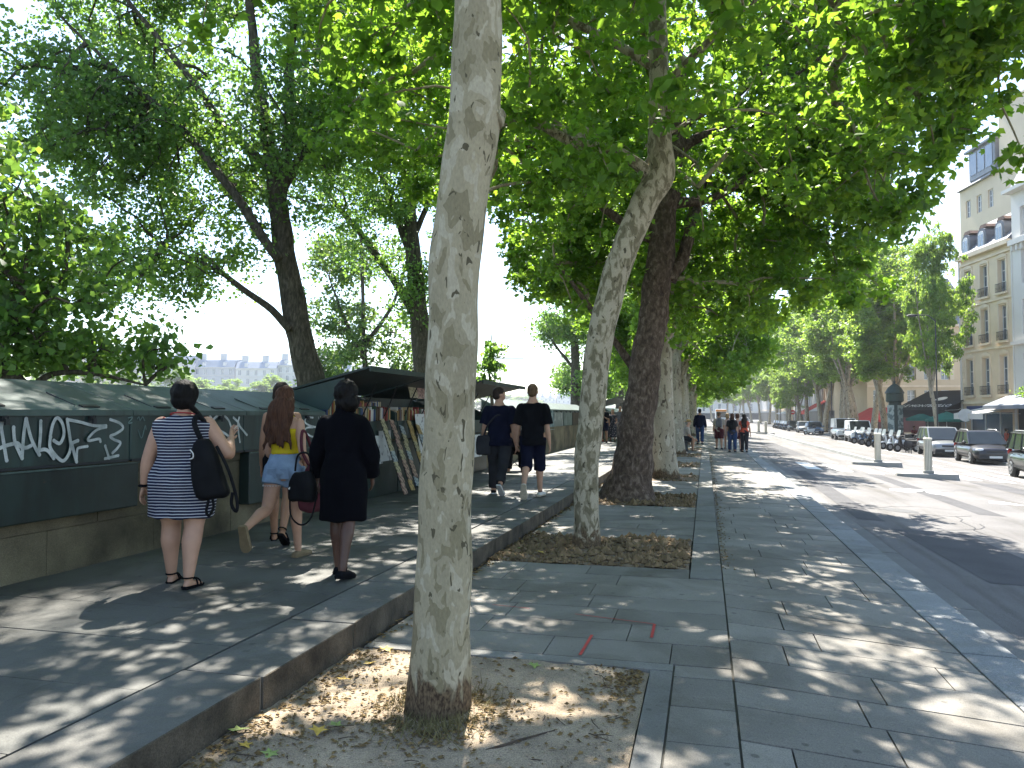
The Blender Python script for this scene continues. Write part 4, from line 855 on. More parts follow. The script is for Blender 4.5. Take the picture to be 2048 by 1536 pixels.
# plane trees on the far pavement
GF = 'plane trees on the far pavement'
fp = []
for s in range(3):
    fp.append(plane_generic('plane_tree', 'x', Vector((14.6, 53 + s * 30, -.7)), 4.6, .26, [((0, 0, 10.4), (4.0, 4.4, 4.6), 270), ((1.0, -.5, 14.0), (2.6, 2.8, 2.8), 90), ((-1.6, .8, 7.0), (2.3, 2.6, 1.8), 60)], M['barkpale'], 30 + s, clump=.58, nl=84, size=.20, group=GF, lmat=M['leaffar'], tpl=LT_SMALL, top=13.5, nlimb=4, spread=1.9, lean=(rg.uniform(-.8, .8), rg.uniform(-.8, .8))))
fl = [(56, 0, .95, 'tall plane tree just left of the limestone building, right end of the far row'), (66, 1, .95, 'second plane tree left of the limestone building, forked low'), (71, 2, .94, 'plane tree right behind the dark green kiosk column'),
      (77, 0, 1.0, 'plane tree behind the parked scooters on the far pavement'), (83, 1, 1.0, 'plane tree directly behind the nearer white van'), (90, 2, 1.05, 'plane tree behind the farther white van'),
      (102, 0, 1.08, 'thick plane tree beside the black lamp post on the far pavement'), (124, 1, 1.1, 'plane tree in front of the red cafe awning'), (143, 2, 1.1, 'plane tree at the left end of the red cafe awning'), (167, 0, 1.1, 'plane tree beside the white cafe umbrella')]
for q in range(len(fl)):
    if fl[q][0] >= 69: fl[q] = (fl[q][0], fl[q][1], fl[q][2] * 1.1, fl[q][3])
used = set()
for y, s, k, lab in fl:
    if s not in used: used.add(s); o = fp[s]; o.location = (14.6 + rg.uniform(-.3, .3), y, -.68); o.scale = (k,) * 3 if y != 56 else (.52, .52, .88); o['label'] = lab; o.rotation_euler.z = rg.uniform(0, 6)
    else: dup(fp[s], (14.6 + rg.uniform(-.4, .4), y, -.68), rg.uniform(0, 6.28), label=lab, scale=k)
for y in (185, 205, 228, 255, 285, 320):
    dup(fp[int(y) % 3], (14.0 + rg.uniform(-.5, .5) - (y - 180) * .02, y, -.68), rg.uniform(0, 6.28), label='plane tree where the far row closes the view down the street', scale=1.1)
for x, y in ((-4, 285), (2.5, 300), (8, 292)): dup(fp[int(y) % 3], (x, y, -.7), rg.uniform(0, 6.28), label='tree closing the view at the far end of the street', scale=1.25)
for y, s, lab in ((86, 0, 'full crowned plane tree between the two white vans and the kiosk'), (96, 1, 'plane tree filling the row just beyond the white vans'), (112, 2, 'plane tree filling the row before the red awning'), (133, 0, 'plane tree filling the row over the big red awning'), (155, 1, 'plane tree filling the row near the no entry sign')): dup(fp[s], (15.3, y, -.68), rg.uniform(0, 6.28), label=lab, scale=1.12)
# slim young street trees in the far middle distance
for y, x in ((118, 10.4), (135, 10.6)):
    dup(fp[1], (x + 2.4, y, -.7), rg.uniform(0, 6), label='low bushy plane tree far down the street, over the parked cars', scale=.62)
# ---------------- river-side poplars (rooted on the lower quay)
GP = 'poplars growing below the parapet'
def poplar(label, base, specs, ells, seed, nl=70, size=.085, clump=.55, keep=None, root0=.3, lmat=None, thick=1.0):
    t = thing('poplar_tree', label, 'tree', base, group=GP)
    nd = limbs(t, Vector(base), specs, M['barkpop'], 14, sub=4, lump=.012, seed=seed)
    crown(t, nd[int(len(nd) * root0):], ells, clump, nl, size, LT_SMALL, lmat or M['leafp'], M['barkpop'], seed, keep=keep, up=.35, thick=thick); return t
d = 15.5; base = atd(640, 860, d); base.z = -3.6
def rel(px, py, dd): return atd(px, py, dd) - Vector(BASE)
BASE = base
poplar('tall dark poplar leaning left, its trunk rising behind the book boxes', tuple(base), [
    ([Vector((base.x, base.y, -3.7)), atd(632, 850, d), atd(606, 705, d), atd(586, 600, d), atd(568, 500, d), atd(558, 420, d), atd(548, 360, d), atd(530, 250, d), atd(508, 100, d), atd(496, -60, d), atd(480, -300, d)], [.36, .29, .265, .24, .215, .195, .15, .12, .10, .08, .03]),
    (pxlimb([(560, 400), (572, 330), (578, 250), (580, 120), (592, 0), (600, -250)], d), [.13, .12, .11, .09, .07, .03]),
    (pxlimb([(562, 390), (590, 330), (622, 280), (662, 200), (720, 120), (760, 20)], d), [.10, .09, .08, .065, .05, .02]),
    (pxlimb([(558, 520), (520, 465), (470, 390), (400, 300), (330, 225), (230, 140), (120, 30)], d - .5), [.11, .10, .09, .08, .065, .05, .02]),
    (pxlimb([(580, 660), (545, 620), (495, 585), (440, 545), (380, 515), (330, 490)], d - .3), [.08, .075, .065, .05, .04, .015]),
    (pxlimb([(545, 350), (500, 300), (440, 240), (360, 130), (270, 20), (200, -80)], d), [.10, .09, .08, .065, .05, .02]),
    (pxlimb([(490, 583), (450, 552), (420, 520), (380, 500)], d - .3), [.04, .035, .03, .012])],
    [(tuple(rel(430, 130, d)), (3.6, 3.0, 3.6), 400), (tuple(rel(250, 60, d)), (2.6, 2.4, 2.4), 150), (tuple(rel(330, 480, d - .6)), (2.0, 1.8, 1.2), 90), (tuple(rel(620, 60, d)), (2.2, 2.4, 2.6), 120), (tuple(rel(160, 200, d - 1)), (2.2, 2.2, 2.2), 150), (tuple(rel(460, 400, d)), (1.6, 1.4, 1.2), 40), (tuple(rel(470, -350, d)), (3.8, 3.4, 3.4), 150)], 51, nl=78, size=.078, clump=.5)
d = 24.0; base = atd(856, 860, d); base.z = -3.6; BASE = base
poplar('poplar half hidden behind the nearest plane trunk', tuple(base), [
    ([Vector((base.x, base.y, -3.7)), atd(856, 840, d), atd(848, 740, d), atd(836, 610, d), atd(828, 520, d), atd(820, 430, d), atd(812, 330, d), atd(800, 150, d), atd(790, -50, d)], [.42, .36, .33, .28, .24, .20, .16, .12, .05]),
    (pxlimb([(842, 650), (800, 580), (760, 520), (715, 460), (640, 370), (590, 300)], d), [.15, .13, .12, .10, .07, .03]),
    (pxlimb([(830, 540), (800, 450), (775, 380), (750, 310), (715, 190)], d), [.13, .12, .10, .09, .04]),
    (pxlimb([(826, 480), (850, 420), (865, 370), (880, 280)], d), [.10, .09, .07, .03])],
    [(tuple(rel(760, 220, d)), (3.4, 3.2, 4.2), 330), (tuple(rel(700, 430, d)), (2.0, 2, 1.6), 70), (tuple(rel(800, -120, d)), (3.4, 3.2, 3.4), 170), (tuple(rel(840, 600, d)), (.9, .9, 1.5), 30)], 52, nl=86, size=.088, clump=.55)
base = Vector((-8.6, 4.6, -3.6)); BASE = base
poplar('leafy poplar at the left edge, nearest the camera, trunk out of view', tuple(base), [
    ([base + Vector((0, 0, -.1)), base + Vector((.1, .1, 3.6)), base + Vector((.1, .2, 6)), base + Vector((.3, .8, 9)), base + Vector((.4, 1.2, 12))], [.35, .3, .24, .15, .05]),
    ([base + Vector((.1, .1, 4.6)), atd(-40, 735, 9.3), atd(20, 757, 9.2), atd(62, 775, 9.2), atd(110, 748, 9.3), atd(190, 747, 9.5), atd(290, 770, 9.8)], [.16, .14, .12, .06, .035, .03, .012]),
    ([atd(139, 742, 9.35), atd(120, 715, 9.3), atd(72, 690, 9.2), atd(40, 660, 9)], [.025, .022, .018, .01])],
    [(tuple(rel(60, 440, 9.3)), (1.9, 1.9, 1.7), 105), (tuple(rel(110, 610, 9.6)), (1.6, 1.5, .85), 75), (tuple(rel(-100, 200, 9)), (1.8, 2, 1.8), 55), (tuple(rel(250, 715, 10.2)), (1.2, 1.0, .28), 32), (tuple(rel(40, 690, 9.2)), (1.0, 1, .35), 30)], 53, nl=52, size=.085, clump=.40)
d = 36.0; base = atd(735, 860, d); base.z = -3.6; BASE = base
M['leafsun'] = leafmat('sunlit_poplar_leaf', (.06, .13, .035), (.22, .36, .06), .5, .4)
poplar('pale yellow green poplar in the background behind the open book stalls', tuple(base), [
    ([Vector((base.x, base.y, -3.7)), atd(735, 800, d), atd(728, 700, d), atd(725, 560, d), atd(720, 420, d)], [.22, .17, .11, .08, .03]), (pxlimb([(730, 720), (690, 640), (660, 560)], d), [.12, .09, .03]), (pxlimb([(728, 690), (780, 620), (810, 540)], d), [.12, .09, .03])],
    [(tuple(rel(720, 570, d)), (2.9, 3, 3.3), 190), (tuple(rel(760, 730, d)), (3.2, 2.4, 1.3), 110), (tuple(rel(660, 740, d - 3)), (1.2, 1, .8), 36)], 54, nl=46, size=.14, clump=.6, lmat=M['leafsun'])
d = 54.0; base = atd(1150, 860, d); base.z = -3.6; BASE = base
p5_ = poplar('blue green poplar beyond the leaning plane tree, against the pale sky', tuple(base), [
    ([Vector((base.x, base.y, -3.7)), atd(1152, 800, d), atd(1150, 700, d), atd(1145, 560, d)], [.45, .4, .28, .06]), (pxlimb([(1150, 740), (1110, 690), (1085, 650)], d), [.12, .09, .03])],
    [(tuple(rel(1150, 640, d)), (2.6, 2.6, 3.6), 170), (tuple(rel(1190, 760, d)), (1.7, 2.4, 1.8), 70)], 55, nl=52, size=.17, clump=.7)
for x, y, k, lab in ((-9.5, 66, 1.1, 'poplar just beyond the blue green one, mostly hidden by the row'), (-9.0, 84, 1.1, 'farther poplar above the end of the closed book boxes'), (-9.6, 104, 1.15, 'distant poplar closing the row above the parapet')):
    dup(p5_, (x, y, -3.6), y, label=lab, scale=k)
d = 20.5; base = atd(985, 860, d); base.z = -3.6; BASE = base
poplar('small young poplar poking above the stall roof beside the two men', tuple(base), [([Vector((base.x, base.y, -3.7)), atd(985, 820, d), atd(978, 740, d), atd(985, 660, d)], [.07, .05, .03, .008])],
       [(tuple(rel(975, 720, d)), (.42, .5, .62), 26), (tuple(rel(960, 770, d)), (.45, .4, .3), 12)], 56, nl=26, size=.10, clump=.2, root0=.2)
# trees across the river
rg = random.Random(21)
for k in range(46):
    y = 70 + k * 13 + rg.uniform(-3, 3) if k < 34 else 530 + (k - 34) * 75
    dup(fp[k % 3], (-156 - rg.uniform(0, 8), y, -2.2), rg.uniform(0, 6), label='bushy tree in the line along the opposite river bank', group='trees along the opposite bank', scale=(1.5, 1.5, 1.05 * rg.uniform(.85, 1.1)) if k < 34 else (4, 4, 1.3))
# ================================================================== BUILDINGS
M['limestone'] = pm('limestone', (.68, .54, .38), .85, .10, .8, .2, 30); M['limetrim'] = pm('limestone_trim', (.70, .57, .42), .85, .10, 1.2); M['whitestucco'] = pm('white_stucco', (.62, .59, .55), .85, .06, .6); M['cream'] = pm('cream_render', (.62, .52, .38), .9, .08, .5); M['beige'] = pm('beige_render', (.56, .44, .29), .9, .10, .4); M['zinc'] = pm('zinc_roof', (.20, .215, .24), .55, .12, 1.5); M['slate'] = pm('slate_roof', (.10, .11, .13), .6, .2, 2); M['tile'] = pm('clay_tile', (.20, .13, .10), .9, .3, 3); M['glass'] = pm('window_glass', (.10, .13, .17), .08, .3, .5, spec=1.0); M['wframe'] = pm('window_frame_white', (.62, .62, .62), .6, .06, 5); M['reveal'] = pm('reveal_stone', (.42, .33, .27), .9, .08, 2); M['curtain'] = pm('net_curtain', (.45, .46, .48), .9, .15, 6); M['terracotta'] = pm('chimney_pot', (.30, .16, .10), .9, .2, 5)
M['farwall'] = pm('pale_far_wall', (.62, .60, .56), .9, .05, .2); M['farwall2'] = pm('grey_far_wall', (.50, .50, .50), .9, .06, .2); M['farroof'] = pm('blue_grey_far_roof', (.26, .29, .34), .7, .1, .3)
def grid_wall(b, x0, x1, z0, z1, wins, y0=0, th=.35):
    """wall with real openings: wins = list of (xa, xb, za, zb) on a regular set of rows"""
    rows = sorted({(w[2], w[3]) for w in wins}); z = z0
    for (za, zb) in rows:
        if za > z + .001: b.b6(x0, x1, y0, y0 + th, z, za)
        x = x0
        for w in sorted(w for w in wins if (w[2], w[3]) == (za, zb)):
            b.b6(x, w[0], y0, y0 + th, za, zb); x = w[1]
        b.b6(x, x1, y0, y0 + th, za, zb); z = zb
    if z < z1: b.b6(x0, x1, y0, y0 + th, z, z1)
def window(parent, xa, xb, za, zb, y=.22, arch=False, light=False):
    w = xb - xa; h = zb - za; cx = (xa + xb) / 2; f = MB(); t = .06
    f.b6(xa, xa + t, y, y + .06, za, zb); f.b6(xb - t, xb, y, y + .06, za, zb); f.b6(xa + t, xb - t, y, y + .06, zb - t, zb); f.b6(xa + t, xb - t, y, y + .06, za, za + t); f.b6(cx - .05, cx + .05, y - .01, y + .055, za + t, zb - t)
    for k in (1, 2): zz = za + h * k / 3; f.b6(xa + t, cx - .05, y + .01, y + .05, zz - .02, zz + .02); f.b6(cx + .05, xb - t, y + .01, y + .05, zz - .02, zz + .02)
    o = f.build('window', M['wframe'], parent); p = MB(); p.b6(xa + t, xb - t, y + .035, y + .045, za + t, zb - t); p.build('pane', M['glass'], o); return o
def railing(parent, xa, xb, z, h=.55, y=-.12, bars=9):
    b = MB(); b.b6(xa, xb, y - .015, y + .015, z + h - .03, z + h); b.b6(xa, xb, y - .012, y + .012, z + .06, z + .085)
    for k in range(bars + 1):
        x = xa + .012 + (xb - xa - .024) * k / bars; b.b6(x - .009, x + .009, y - .009, y + .009, z + .085, z + h - .03)
    for k in range(bars // 2):
        x = xa + (xb - xa) * (k + .5) / (bars // 2); b.tube([(x + .07 * cos(a), y, z + .32 + .07 * sin(a)) for a in np.linspace(0, 2 * pi, 9)], .008, 4)
    b.build('balcony_railing', M['iron'], parent)
# --- limestone house on the corner
H0 = -.68; hx = R(-78.9); C0 = (17.9, 61.2, H0)
lh = thing('limestone_house', 'narrow limestone house with arched dormers and iron window balconies', 'building', C0, hx)
W = 6.35; bays = [(.55, 1.45), (2.55, 3.45), (4.65, 5.55)]; flo = [(3.55, 6.05), (7.05, 9.35), (10.2, 12.35)]
wins = [(a, c, z0, z1) for a, c in bays for z0, z1 in flo]
b = MB(); grid_wall(b, 0, W, 2.9, 13.3, wins); b.b6(0, W, .36, 10, 2.9, 13.3); b.build('wall', M['limestone'], lh)
b = MB(); b.b6(0, .5, 0, .4, 0, 2.9); b.b6(W - .5, W, 0, .4, 0, 2.9); b.b6(.5, W - .5, 0, .4, 2.35, 2.9); b.b6(0, W, .9, 10, 0, 2.9); b.build('shop_surround', M['limestone'], lh)
b = MB(); b.b6(.5, W - .5, .3, .36, .3, 2.35); o = b.build('shop_window', M['glass'], lh)
for k in range(4): b = MB(); b.b6(.5 + k * 1.75, .58 + k * 1.75, .24, .30, 0, 2.35); b.build('mullion', M['wframe'], o)
MB().b6(.5, 3.2, -.05, .02, 2.38, 2.8).build('blue_fascia', pm('blue_fascia', (.03, .05, .16), .5), lh)
for z, h, d_ in ((2.95, .16, .12), (6.55, .14, .10), (9.72, .14, .10), (12.72, .16, .12), (13.15, .28, .38)): MB().b6(-.05, W, -d_, -.003, z, z + h).build('string_course', M['limetrim'], lh)
for k in range(24):
    for x0 in (.02, W - .34): b = MB(); b.b6(x0, x0 + (.32 if k % 2 else .24), -.03, -.004, 3.2 + k * .40, 3.2 + k * .40 + .36); b.build('quoin', M['limetrim'], lh)
for a, c in bays:
    for z0, z1 in flo:
        b = MB(); b.b6(a - .14, a - .002, -.05, -.004, z0 - .1, z1 + .1); b.b6(c + .002, c + .14, -.05, -.004, z0 - .1, z1 + .1)
        b.prism([(a - .14, 0, z1 + .102), (c + .14, 0, z1 + .102), (c + .14, 0, z1 + .2), ((a + c) / 2 + .12, 0, z1 + .36), ((a + c) / 2 - .12, 0, z1 + .36), (a - .14, 0, z1 + .2)], (0, -.07, 0), (0, -.004, 0)); b.build('window_surround', M['limetrim'], lh)
        MB().b6(a - .2, c + .2, -.2, -.06, z0 - .16, z0 - .04).build('sill', M['limetrim'], lh)
        window(lh, a, c, z0, z1); railing(lh, a - .16, c + .16, z0 - .04, .62)
MB().b6(-.10, .0, -.12, -.02, 0, 13.2).build('downpipe', M['whitestucco'], lh); MB().b6(W - .05, W + .05, -.14, -.02, 0, 13.2).build('downpipe', M['whitestucco'], lh)
b = MB(); b.prism([(0, -.35, 13.45), (0, 2.0, 16.0), (0, 8, 16.6), (0, 10, 13.45)], (-.02, 0, 0), (W + .02, 0, 0)); b.build('roof', M['slate'], lh)
for a in (1.0, 3.0, 5.1):
    b = MB(); b.b6(a - .55, a + .55, -.1, 1.6, 13.45, 14.4); ar = [(a + .55 * cos(t_), 0, 14.4 + .5 * sin(t_)) for t_ in np.linspace(0, pi, 9)]; b.prism(ar, (0, -.1, 0), (0, 1.6, 0)); o = b.build('dormer', M['slate'], lh)
    pr = [(a - .34, 0, 13.55), (a + .34, 0, 13.55)] + [(a + .34 * cos(t_), 0, 14.3 + .4 * sin(t_)) for t_ in np.linspace(0, pi, 9)]
    b = MB(); b.prism(pr, (0, -.16, 0), (0, -.105, 0)); b.build('dormer_frame', M['wframe'], o)
    for s in (-1, 1): b = MB(); b.prism([(a + s * .17 - .13, 0, 13.62), (a + s * .17 + .13, 0, 13.62), (a + s * .17 + .13, 0, 14.45), (a + s * .17 - .13, 0, 14.45)], (0, -.172, 0), (0, -.163, 0)); b.build('pane', M['glass'], o)
    b = MB(); b.prism([(a - .5, 0, 14.92), (a + .5, 0, 14.92), (a + .3, 0, 15.15), (a - .3, 0, 15.15)], (0, .0, 0), (0, 1.9, 0)); b.build('tile_cap', M['tile'], o)
# --- taller house behind it with the three light dormer
rh = thing('cream_house', 'cream house rising behind the limestone house, with a three light dormer', 'building', C0, hx)
b = MB(); w2 = [(-7.6, -6.9, 18.2, 19.6), (-6.0, -5.3, 18.2, 19.6), (-4.4, -3.7, 18.2, 19.6)]; grid_wall(b, -8.5, -2.6, 0, 20.6, w2, 4.5, .3); b.b6(-8.5, -2.6, 4.82, 12, 0, 20.6); b.build('wall', M['cream'], rh)
for a_, c_, z0, z1 in w2: window(rh, a_, c_, z0, z1, 4.62)
b = MB(); b.prism([(0, 4.2, 20.6), (0, 6.2, 23.6), (0, 11, 24.0), (0, 12, 20.6)], (-8.6, 0, 0), (-2.6, 0, 0)); b.build('roof', M['zinc'], rh)
b = MB(); b.b6(-6.6, -3.0, 4.3, 6.5, 20.9, 23.2); b.b6(-6.8, -2.8, 4.0, 6.7, 23.2, 23.36); o = b.build('dormer', M['zinc'], rh)
for k in range(3): b = MB(); b.b6(-6.4 + k * 1.1, -5.5 + k * 1.1, 4.26, 4.295, 21.3, 23.0); b.build('pane', M['glass'], o)
b = MB(); b.b6(-2.58, 2.2, 4.4, 9.5, 0, 25.2); b.b6(-2.7, 2.3, 4.3, 9.6, 25.2, 25.4); o = b.build('gable_wall', M['cream'], rh)
b = MB(); b.rings([(.6, 6, 25.4, .5, .5), (.6, 6, 26.0, .55, .55), (.6, 6, 26.5, .3, .3), (.6, 6, 26.6, .05, .05)], 12); b.build('chimney_cowl', M['slate'], o)
# --- white house at the frame edge
wh = thing('white_house', 'tall white house cut by the right edge of the photo', 'building', C0, hx)
X1, X2 = 6.42, 15; bb = [(6.42 + .9 + 2.2 * k, 6.42 + 2.0 + 2.2 * k) for k in range(4)]; ff = [(3.7, 6.0), (7.2, 9.4), (10.4, 12.5), (13.4, 15.2)]
wins = [(a, c, z0, z1) for a, c in bb for z0, z1 in ff]; b = MB(); grid_wall(b, X1, X2, 2.9, 16.2, wins, -.1); b.b6(X1, X2, .27, 12, 0, 16.2); b.build('wall', M['whitestucco'], wh)
for a, c in bb:
    for z0, z1 in ff: window(wh, a, c, z0, z1, .1)
for z, h, d_ in ((6.6, .2, .25), (12.9, .35, .28), (16.2, .22, .6)): MB().b6(X1 - .02, X2, -.1 - d_, -.103, z, z + h).build('string_course', M['whitestucco'], wh)
for k in range(16): MB().b6(X1 + .1 + k * .5, X1 + .3 + k * .5, -.28, -.105, 12.55, 12.89).build('modillion', M['whitestucco'], wh)
b = MB(); b.prism([(0, -.4, 16.42), (0, 1.2, 19.4), (0, 9, 20.6), (0, 12, 16.42)], (X1 + .3, 0, 0), (X2, 0, 0)); b.build('roof', M['zinc'], wh)
b = MB(); b.b6(6.35, 6.9, 1.2, 5.0, 14, 20.4); b.b6(6.28, 6.97, 1.1, 5.1, 20.4, 20.56); o = b.build('chimney_wall', M['cream'], wh)
for k in range(4): b = MB(); b.rings([(6.62, 1.8 + k * .8, 20.56, .2, .2), (6.62, 1.8 + k * .8, 21.0, .22, .22), (6.62, 1.8 + k * .8, 21.3, .1, .1)], 10); b.build('chimney_pot', M['slate'], o)
b = MB(); b.b6(6.36, 6.9, 5.0, 12, 12, 18.4); b.build('party_wall', M['cream'], wh)
MB().b6(6.5, 15, .0, .1, 0, 2.85).build('shopfront', M['black'], wh)
b = MB(); b.b6(7.0, 9.4, -.5, -.12, 3.0, 3.3); o = b.build('window_box', M['iron'], wh); P = np.random.default_rng(3).normal(0, 1, (420, 3)) * (.6, .14, .2) + (8.2, -.35, 3.55)
tag(obj('box_plants', leaves_mesh('leaves', P, .11, LT_SMALL, M['leaf'], np.random.default_rng(4)), o), kind='stuff')
# awnings
def awning(name, label, mat, x0, x1, zb, zf, out, parent_loc, rz, valance=.22, text=None, vm=None):
    t = thing(name, label, 'awning', parent_loc, rz); b = MB(); n = 1
    b.hexa([(x0, -out, zf), (x1, -out, zf), (x1, 0, zb), (x0, 0, zb)], [(x0, -out, zf + .03), (x1, -out, zf + .03), (x1, 0, zb + .03), (x0, 0, zb + .03)]); b.build('canopy', mat, t)
    b = MB(); k = 7
    for i in range(k): xa = x0 + (x1 - x0) * i / k; xb = x0 + (x1 - x0) * (i + 1) / k; b.b6(xa + .004, xb - .004, -out - .012, -out - .004, zf - valance, zf + .03)
    tag(b.build('valance', vm or mat, t), kind='stuff')
    for x in (x0 + .2, x1 - .2): b = MB(); b.tube([(x, -.02, zb - .5), (x, -out * .6, zf + .05), (x, -out + .05, zf)], .02, 5); b.build('arm', M['wframe'], t)
    return t
M['awnwhite'] = pm('white_awning_cloth', (.60, .58, .55), .9, .08, 1); M['awngrey'] = pm('grey_awning_cloth', (.21, .23, .27), .9, .1, 1); M['awnred'] = pm('red_awning_cloth', (.52, .05, .035), .85, .1, 1); M['awnblack'] = pm('black_awning_cloth', (.015, .016, .018), .9, .2, 1); M['awngreen'] = pm('green_umbrella_cloth', (.02, .15, .12), .85, .2, 1)
awning('awning', 'white cloth awning with a striped valance on the limestone house', M['awnwhite'], 3.4, 6.9, 2.75, 2.25, 2.4, C0, hx, .34)
awning('awning', 'large blue grey awning above the white one at the right edge', M['awngrey'], 5.6, 11, 3.45, 2.75, 1.7, C0, hx, .2)
# --- beige building facing the little square
P0 = atd(1735, 829, 88); P1 = atd(1932, 829, 88); rzB = math.atan2(P1.y - P0.y, P1.x - P0.x); WB = (P1 - P0).xy.length
bh = thing('beige_building', 'long beige rendered building behind the trees and cafe terraces', 'building', (P0.x, P0.y, H0), rzB)
bx = [(.7 + k * 1.95, 1.7 + k * 1.95) for k in range(int((WB - 1) / 1.95))]; bf = [(3.2, 5.0), (6.2, 8.2), (9.3, 11.2)]
wins = [(a, c, z0, z1) for a, c in bx for z0, z1 in bf]; b = MB(); grid_wall(b, 0, WB, 0, 12.4, wins); b.b6(0, WB, .36, 9, 0, 12.4); b.build('wall', M['beige'], bh)
for a, c in bx:
    for i, (z0, z1) in enumerate(bf):
        window(bh, a, c, z0, z1)
        if i: 
            for xs_ in (a - .5, c + .02): MB().b6(xs_, xs_ + .48, -.05, -.004, z0, z1).build('shutter', M['cream'], bh)
MB().b6(0, WB, -.12, -.003, 5.35, 5.55).build('string_course', M['limetrim'], bh); MB().b6(0, WB, -.35, -.003, 12.3, 12.6).build('cornice', M['limetrim'], bh)
b = MB(); b.prism([(0, -.3, 12.6), (0, 3, 15.4), (0, 9, 12.6)], (0, 0, 0), (WB, 0, 0)); b.build('roof', M['zinc'], bh)
MB().b6(.3, WB - .3, -.06, -.004, .2, 2.7).build('shopfront', pm('dark_red_shopfront', (.10, .03, .025), .6, .4, 1), bh)
# --- street front further on, house by house
def house(label, loc, rz, w, h, mat, nb, nf, shutters=False, name='street_house', roof='zinc', chim=2):
    t = thing(name, label, 'building', loc, rz, 'houses along the far side of the street'); fh = (h - 3.4) / nf
    bx = [((k + .5) * w / nb - .5, (k + .5) * w / nb + .5) for k in range(nb)]; bf = [(3.4 + k * fh + .3, 3.4 + k * fh + fh - .55) for k in range(nf)]
    wins = [(a, c, z0, z1) for a, c in bx for z0, z1 in bf]; b = MB(); grid_wall(b, 0, w, 0, h, wins); b.b6(0, w, .36, 11, 0, h); b.build('wall', M[mat], t)
    for a, c in bx:
        for z0, z1 in bf:
            window(t, a, c, z0, z1)
            MB().b6(a - .15, c + .15, -.12, -.004, z0 - .15, z0 - .02).build('sill', M['limetrim'], t)
    for k in range(nf): MB().b6(0, w, -.08, -.003, 3.2 + k * fh, 3.34 + k * fh).build('string_course', M['limetrim'], t)
    MB().b6(0, w, -.4, -.003, h - .1, h + .2).build('cornice', M['limetrim'], t)
    b = MB(); b.prism([(0, -.3, h + .2), (0, 1.6, h + 3), (0, 9, h + 3.6), (0, 11, h + .2)], (0, 0, 0), (w, 0, 0)); b.build('roof', M[roof], t)
    for k in range(chim): b = MB(); x = w * (k + .5) / chim; b.b6(x - .9, x + .9, 3, 3.6, h + 2.5, h + 5); b.build('chimney', M['cream'], t)
    MB().b6(.3, w - .3, -.06, -.004, .1, 2.8).build('shopfront', M['black'] if nb % 2 else M['iron'], t); return t
yy = 99; k = 0
hl = [('peach coloured house just left of the beige building, behind the red awning', 17, 14.5, 'cream', 7, 3), ('pale limestone house with tall windows beyond the peach one', 15, 16.5, 'limestone', 6, 4), ('grey white stone house, third from the beige building', 18, 17, 'farwall2', 8, 4), ('light grey house with many tall windows, fourth from the beige building', 20, 18, 'farwall', 9, 4), ('long stone house where the street front fades away', 26, 17, 'limestone', 10, 4), ('last house of the street front in the far distance', 60, 18, 'farwall2', 14, 4)]
for lab, w_, h_, m_, nb, nf in hl:
    house(lab, (18.6 - (yy - 99) * .018, yy + w_, H0), R(-90), w_, h_, m_, nb, nf, roof='slate' if k % 2 else 'zinc'); yy += w_ + .05; k += 1
house('distant house closing the street between the tree rows', (-12, 345, H0), 0, 46, 19, 'farwall', 14, 4, roof='slate')
# --- houses across the river
def farblock(label, px0, px1, d, ytop, mat, nb, nf, roof=2.5, chim=3, fl=3.3, rmat='farroof'):
    p0 = atd(px0, 829, d); p1 = atd(px1, 829, d); w = (p1 - p0).xy.length; s = FPX / d; h = (829 - ytop) / s + CAMH + 2
    t = thing('riverside_house', label, 'building', (p0.x, p0.y, -2), math.atan2(p1.y - p0.y, p1.x - p0.x), 'houses on the opposite bank')
    b = MB(); b.b6(0, w, 0, 14, 0, h); b.build('wall', M[mat], t)
    wm = farblock.wm
    for i in range(nf):
        z = h - .9 - i * fl
        if z < 6: break
        for j in range(nb):
            o = obj('window', wm, t); o.location = ((j + .5) * w / nb, -.03, z - .95); 
        MB().b6(0, w, -.25, -.01, z - 2.45, z - 2.25).build('string_course', M['farwall'], t)
    MB().b6(-.2, w + .2, -.5, -.01, h - .3, h).build('cornice', M['farwall'], t)
    if roof:
        b = MB(); b.prism([(0, -.3, h), (0, 2.2, h + roof), (0, 11, h + roof + .8), (0, 14, h)], (0, 0, 0), (w, 0, 0)); o = b.build('roof', M[rmat], t)
        for j in range(max(2, nb // 2)): x = (j + .5) * w / max(2, nb // 2); b = MB(); b.b6(x - .6, x + .6, .2, 2, h + .3, h + 1.9); b.build('dormer', M['farwall'], o)
        for j in range(chim): x = w * (j + .3) / chim; b = MB(); b.b6(x - 1.1, x + 1.4, 3, 4.2, h + 1, h + roof + 2.6); b.build('chimney', M['farwall2'], o)
    return t
b = MB(); b.b6(-.55, .55, -.04, .02, -.95, .95); b.mi = 1
for q in ((-.6, -.5, -1, 1), (.5, .6, -1, 1), (-.05, .05, -.95, .95)): b.b6(q[0], q[1], -.07, -.045, q[2], q[3])
farblock.wm = b.mesh('far_window', [M['glass'], M['wframe']])
farblock('pale riverside house with a tiled roof and two chimney stacks, left of the leaning poplar', 470, 552, 300, 736, 'farwall', 5, 4, 2.6, 2)
farblock('slightly lower pale house between it and the leaning poplar trunk', 553, 622, 302, 730, 'farwall', 5, 4, 2.2, 2)
farblock('riverside house half hidden by leaves, with a dark roof, left of the pale one', 385, 468, 304, 734, 'farwall2', 5, 4, 3, 2)
farblock('big beige flat roofed block rising right of the leaning poplar trunk', 612, 690, 345, 700, 'cream', 6, 3, 0)
farblock('low house with a dark roof beside the flat roofed block', 640, 720, 310, 742, 'farwall', 6, 3, 2.4, 2)
farblock('long riverside house at the far left behind the leaves', 60, 230, 290, 712, 'cream', 10, 4, 4, 3)
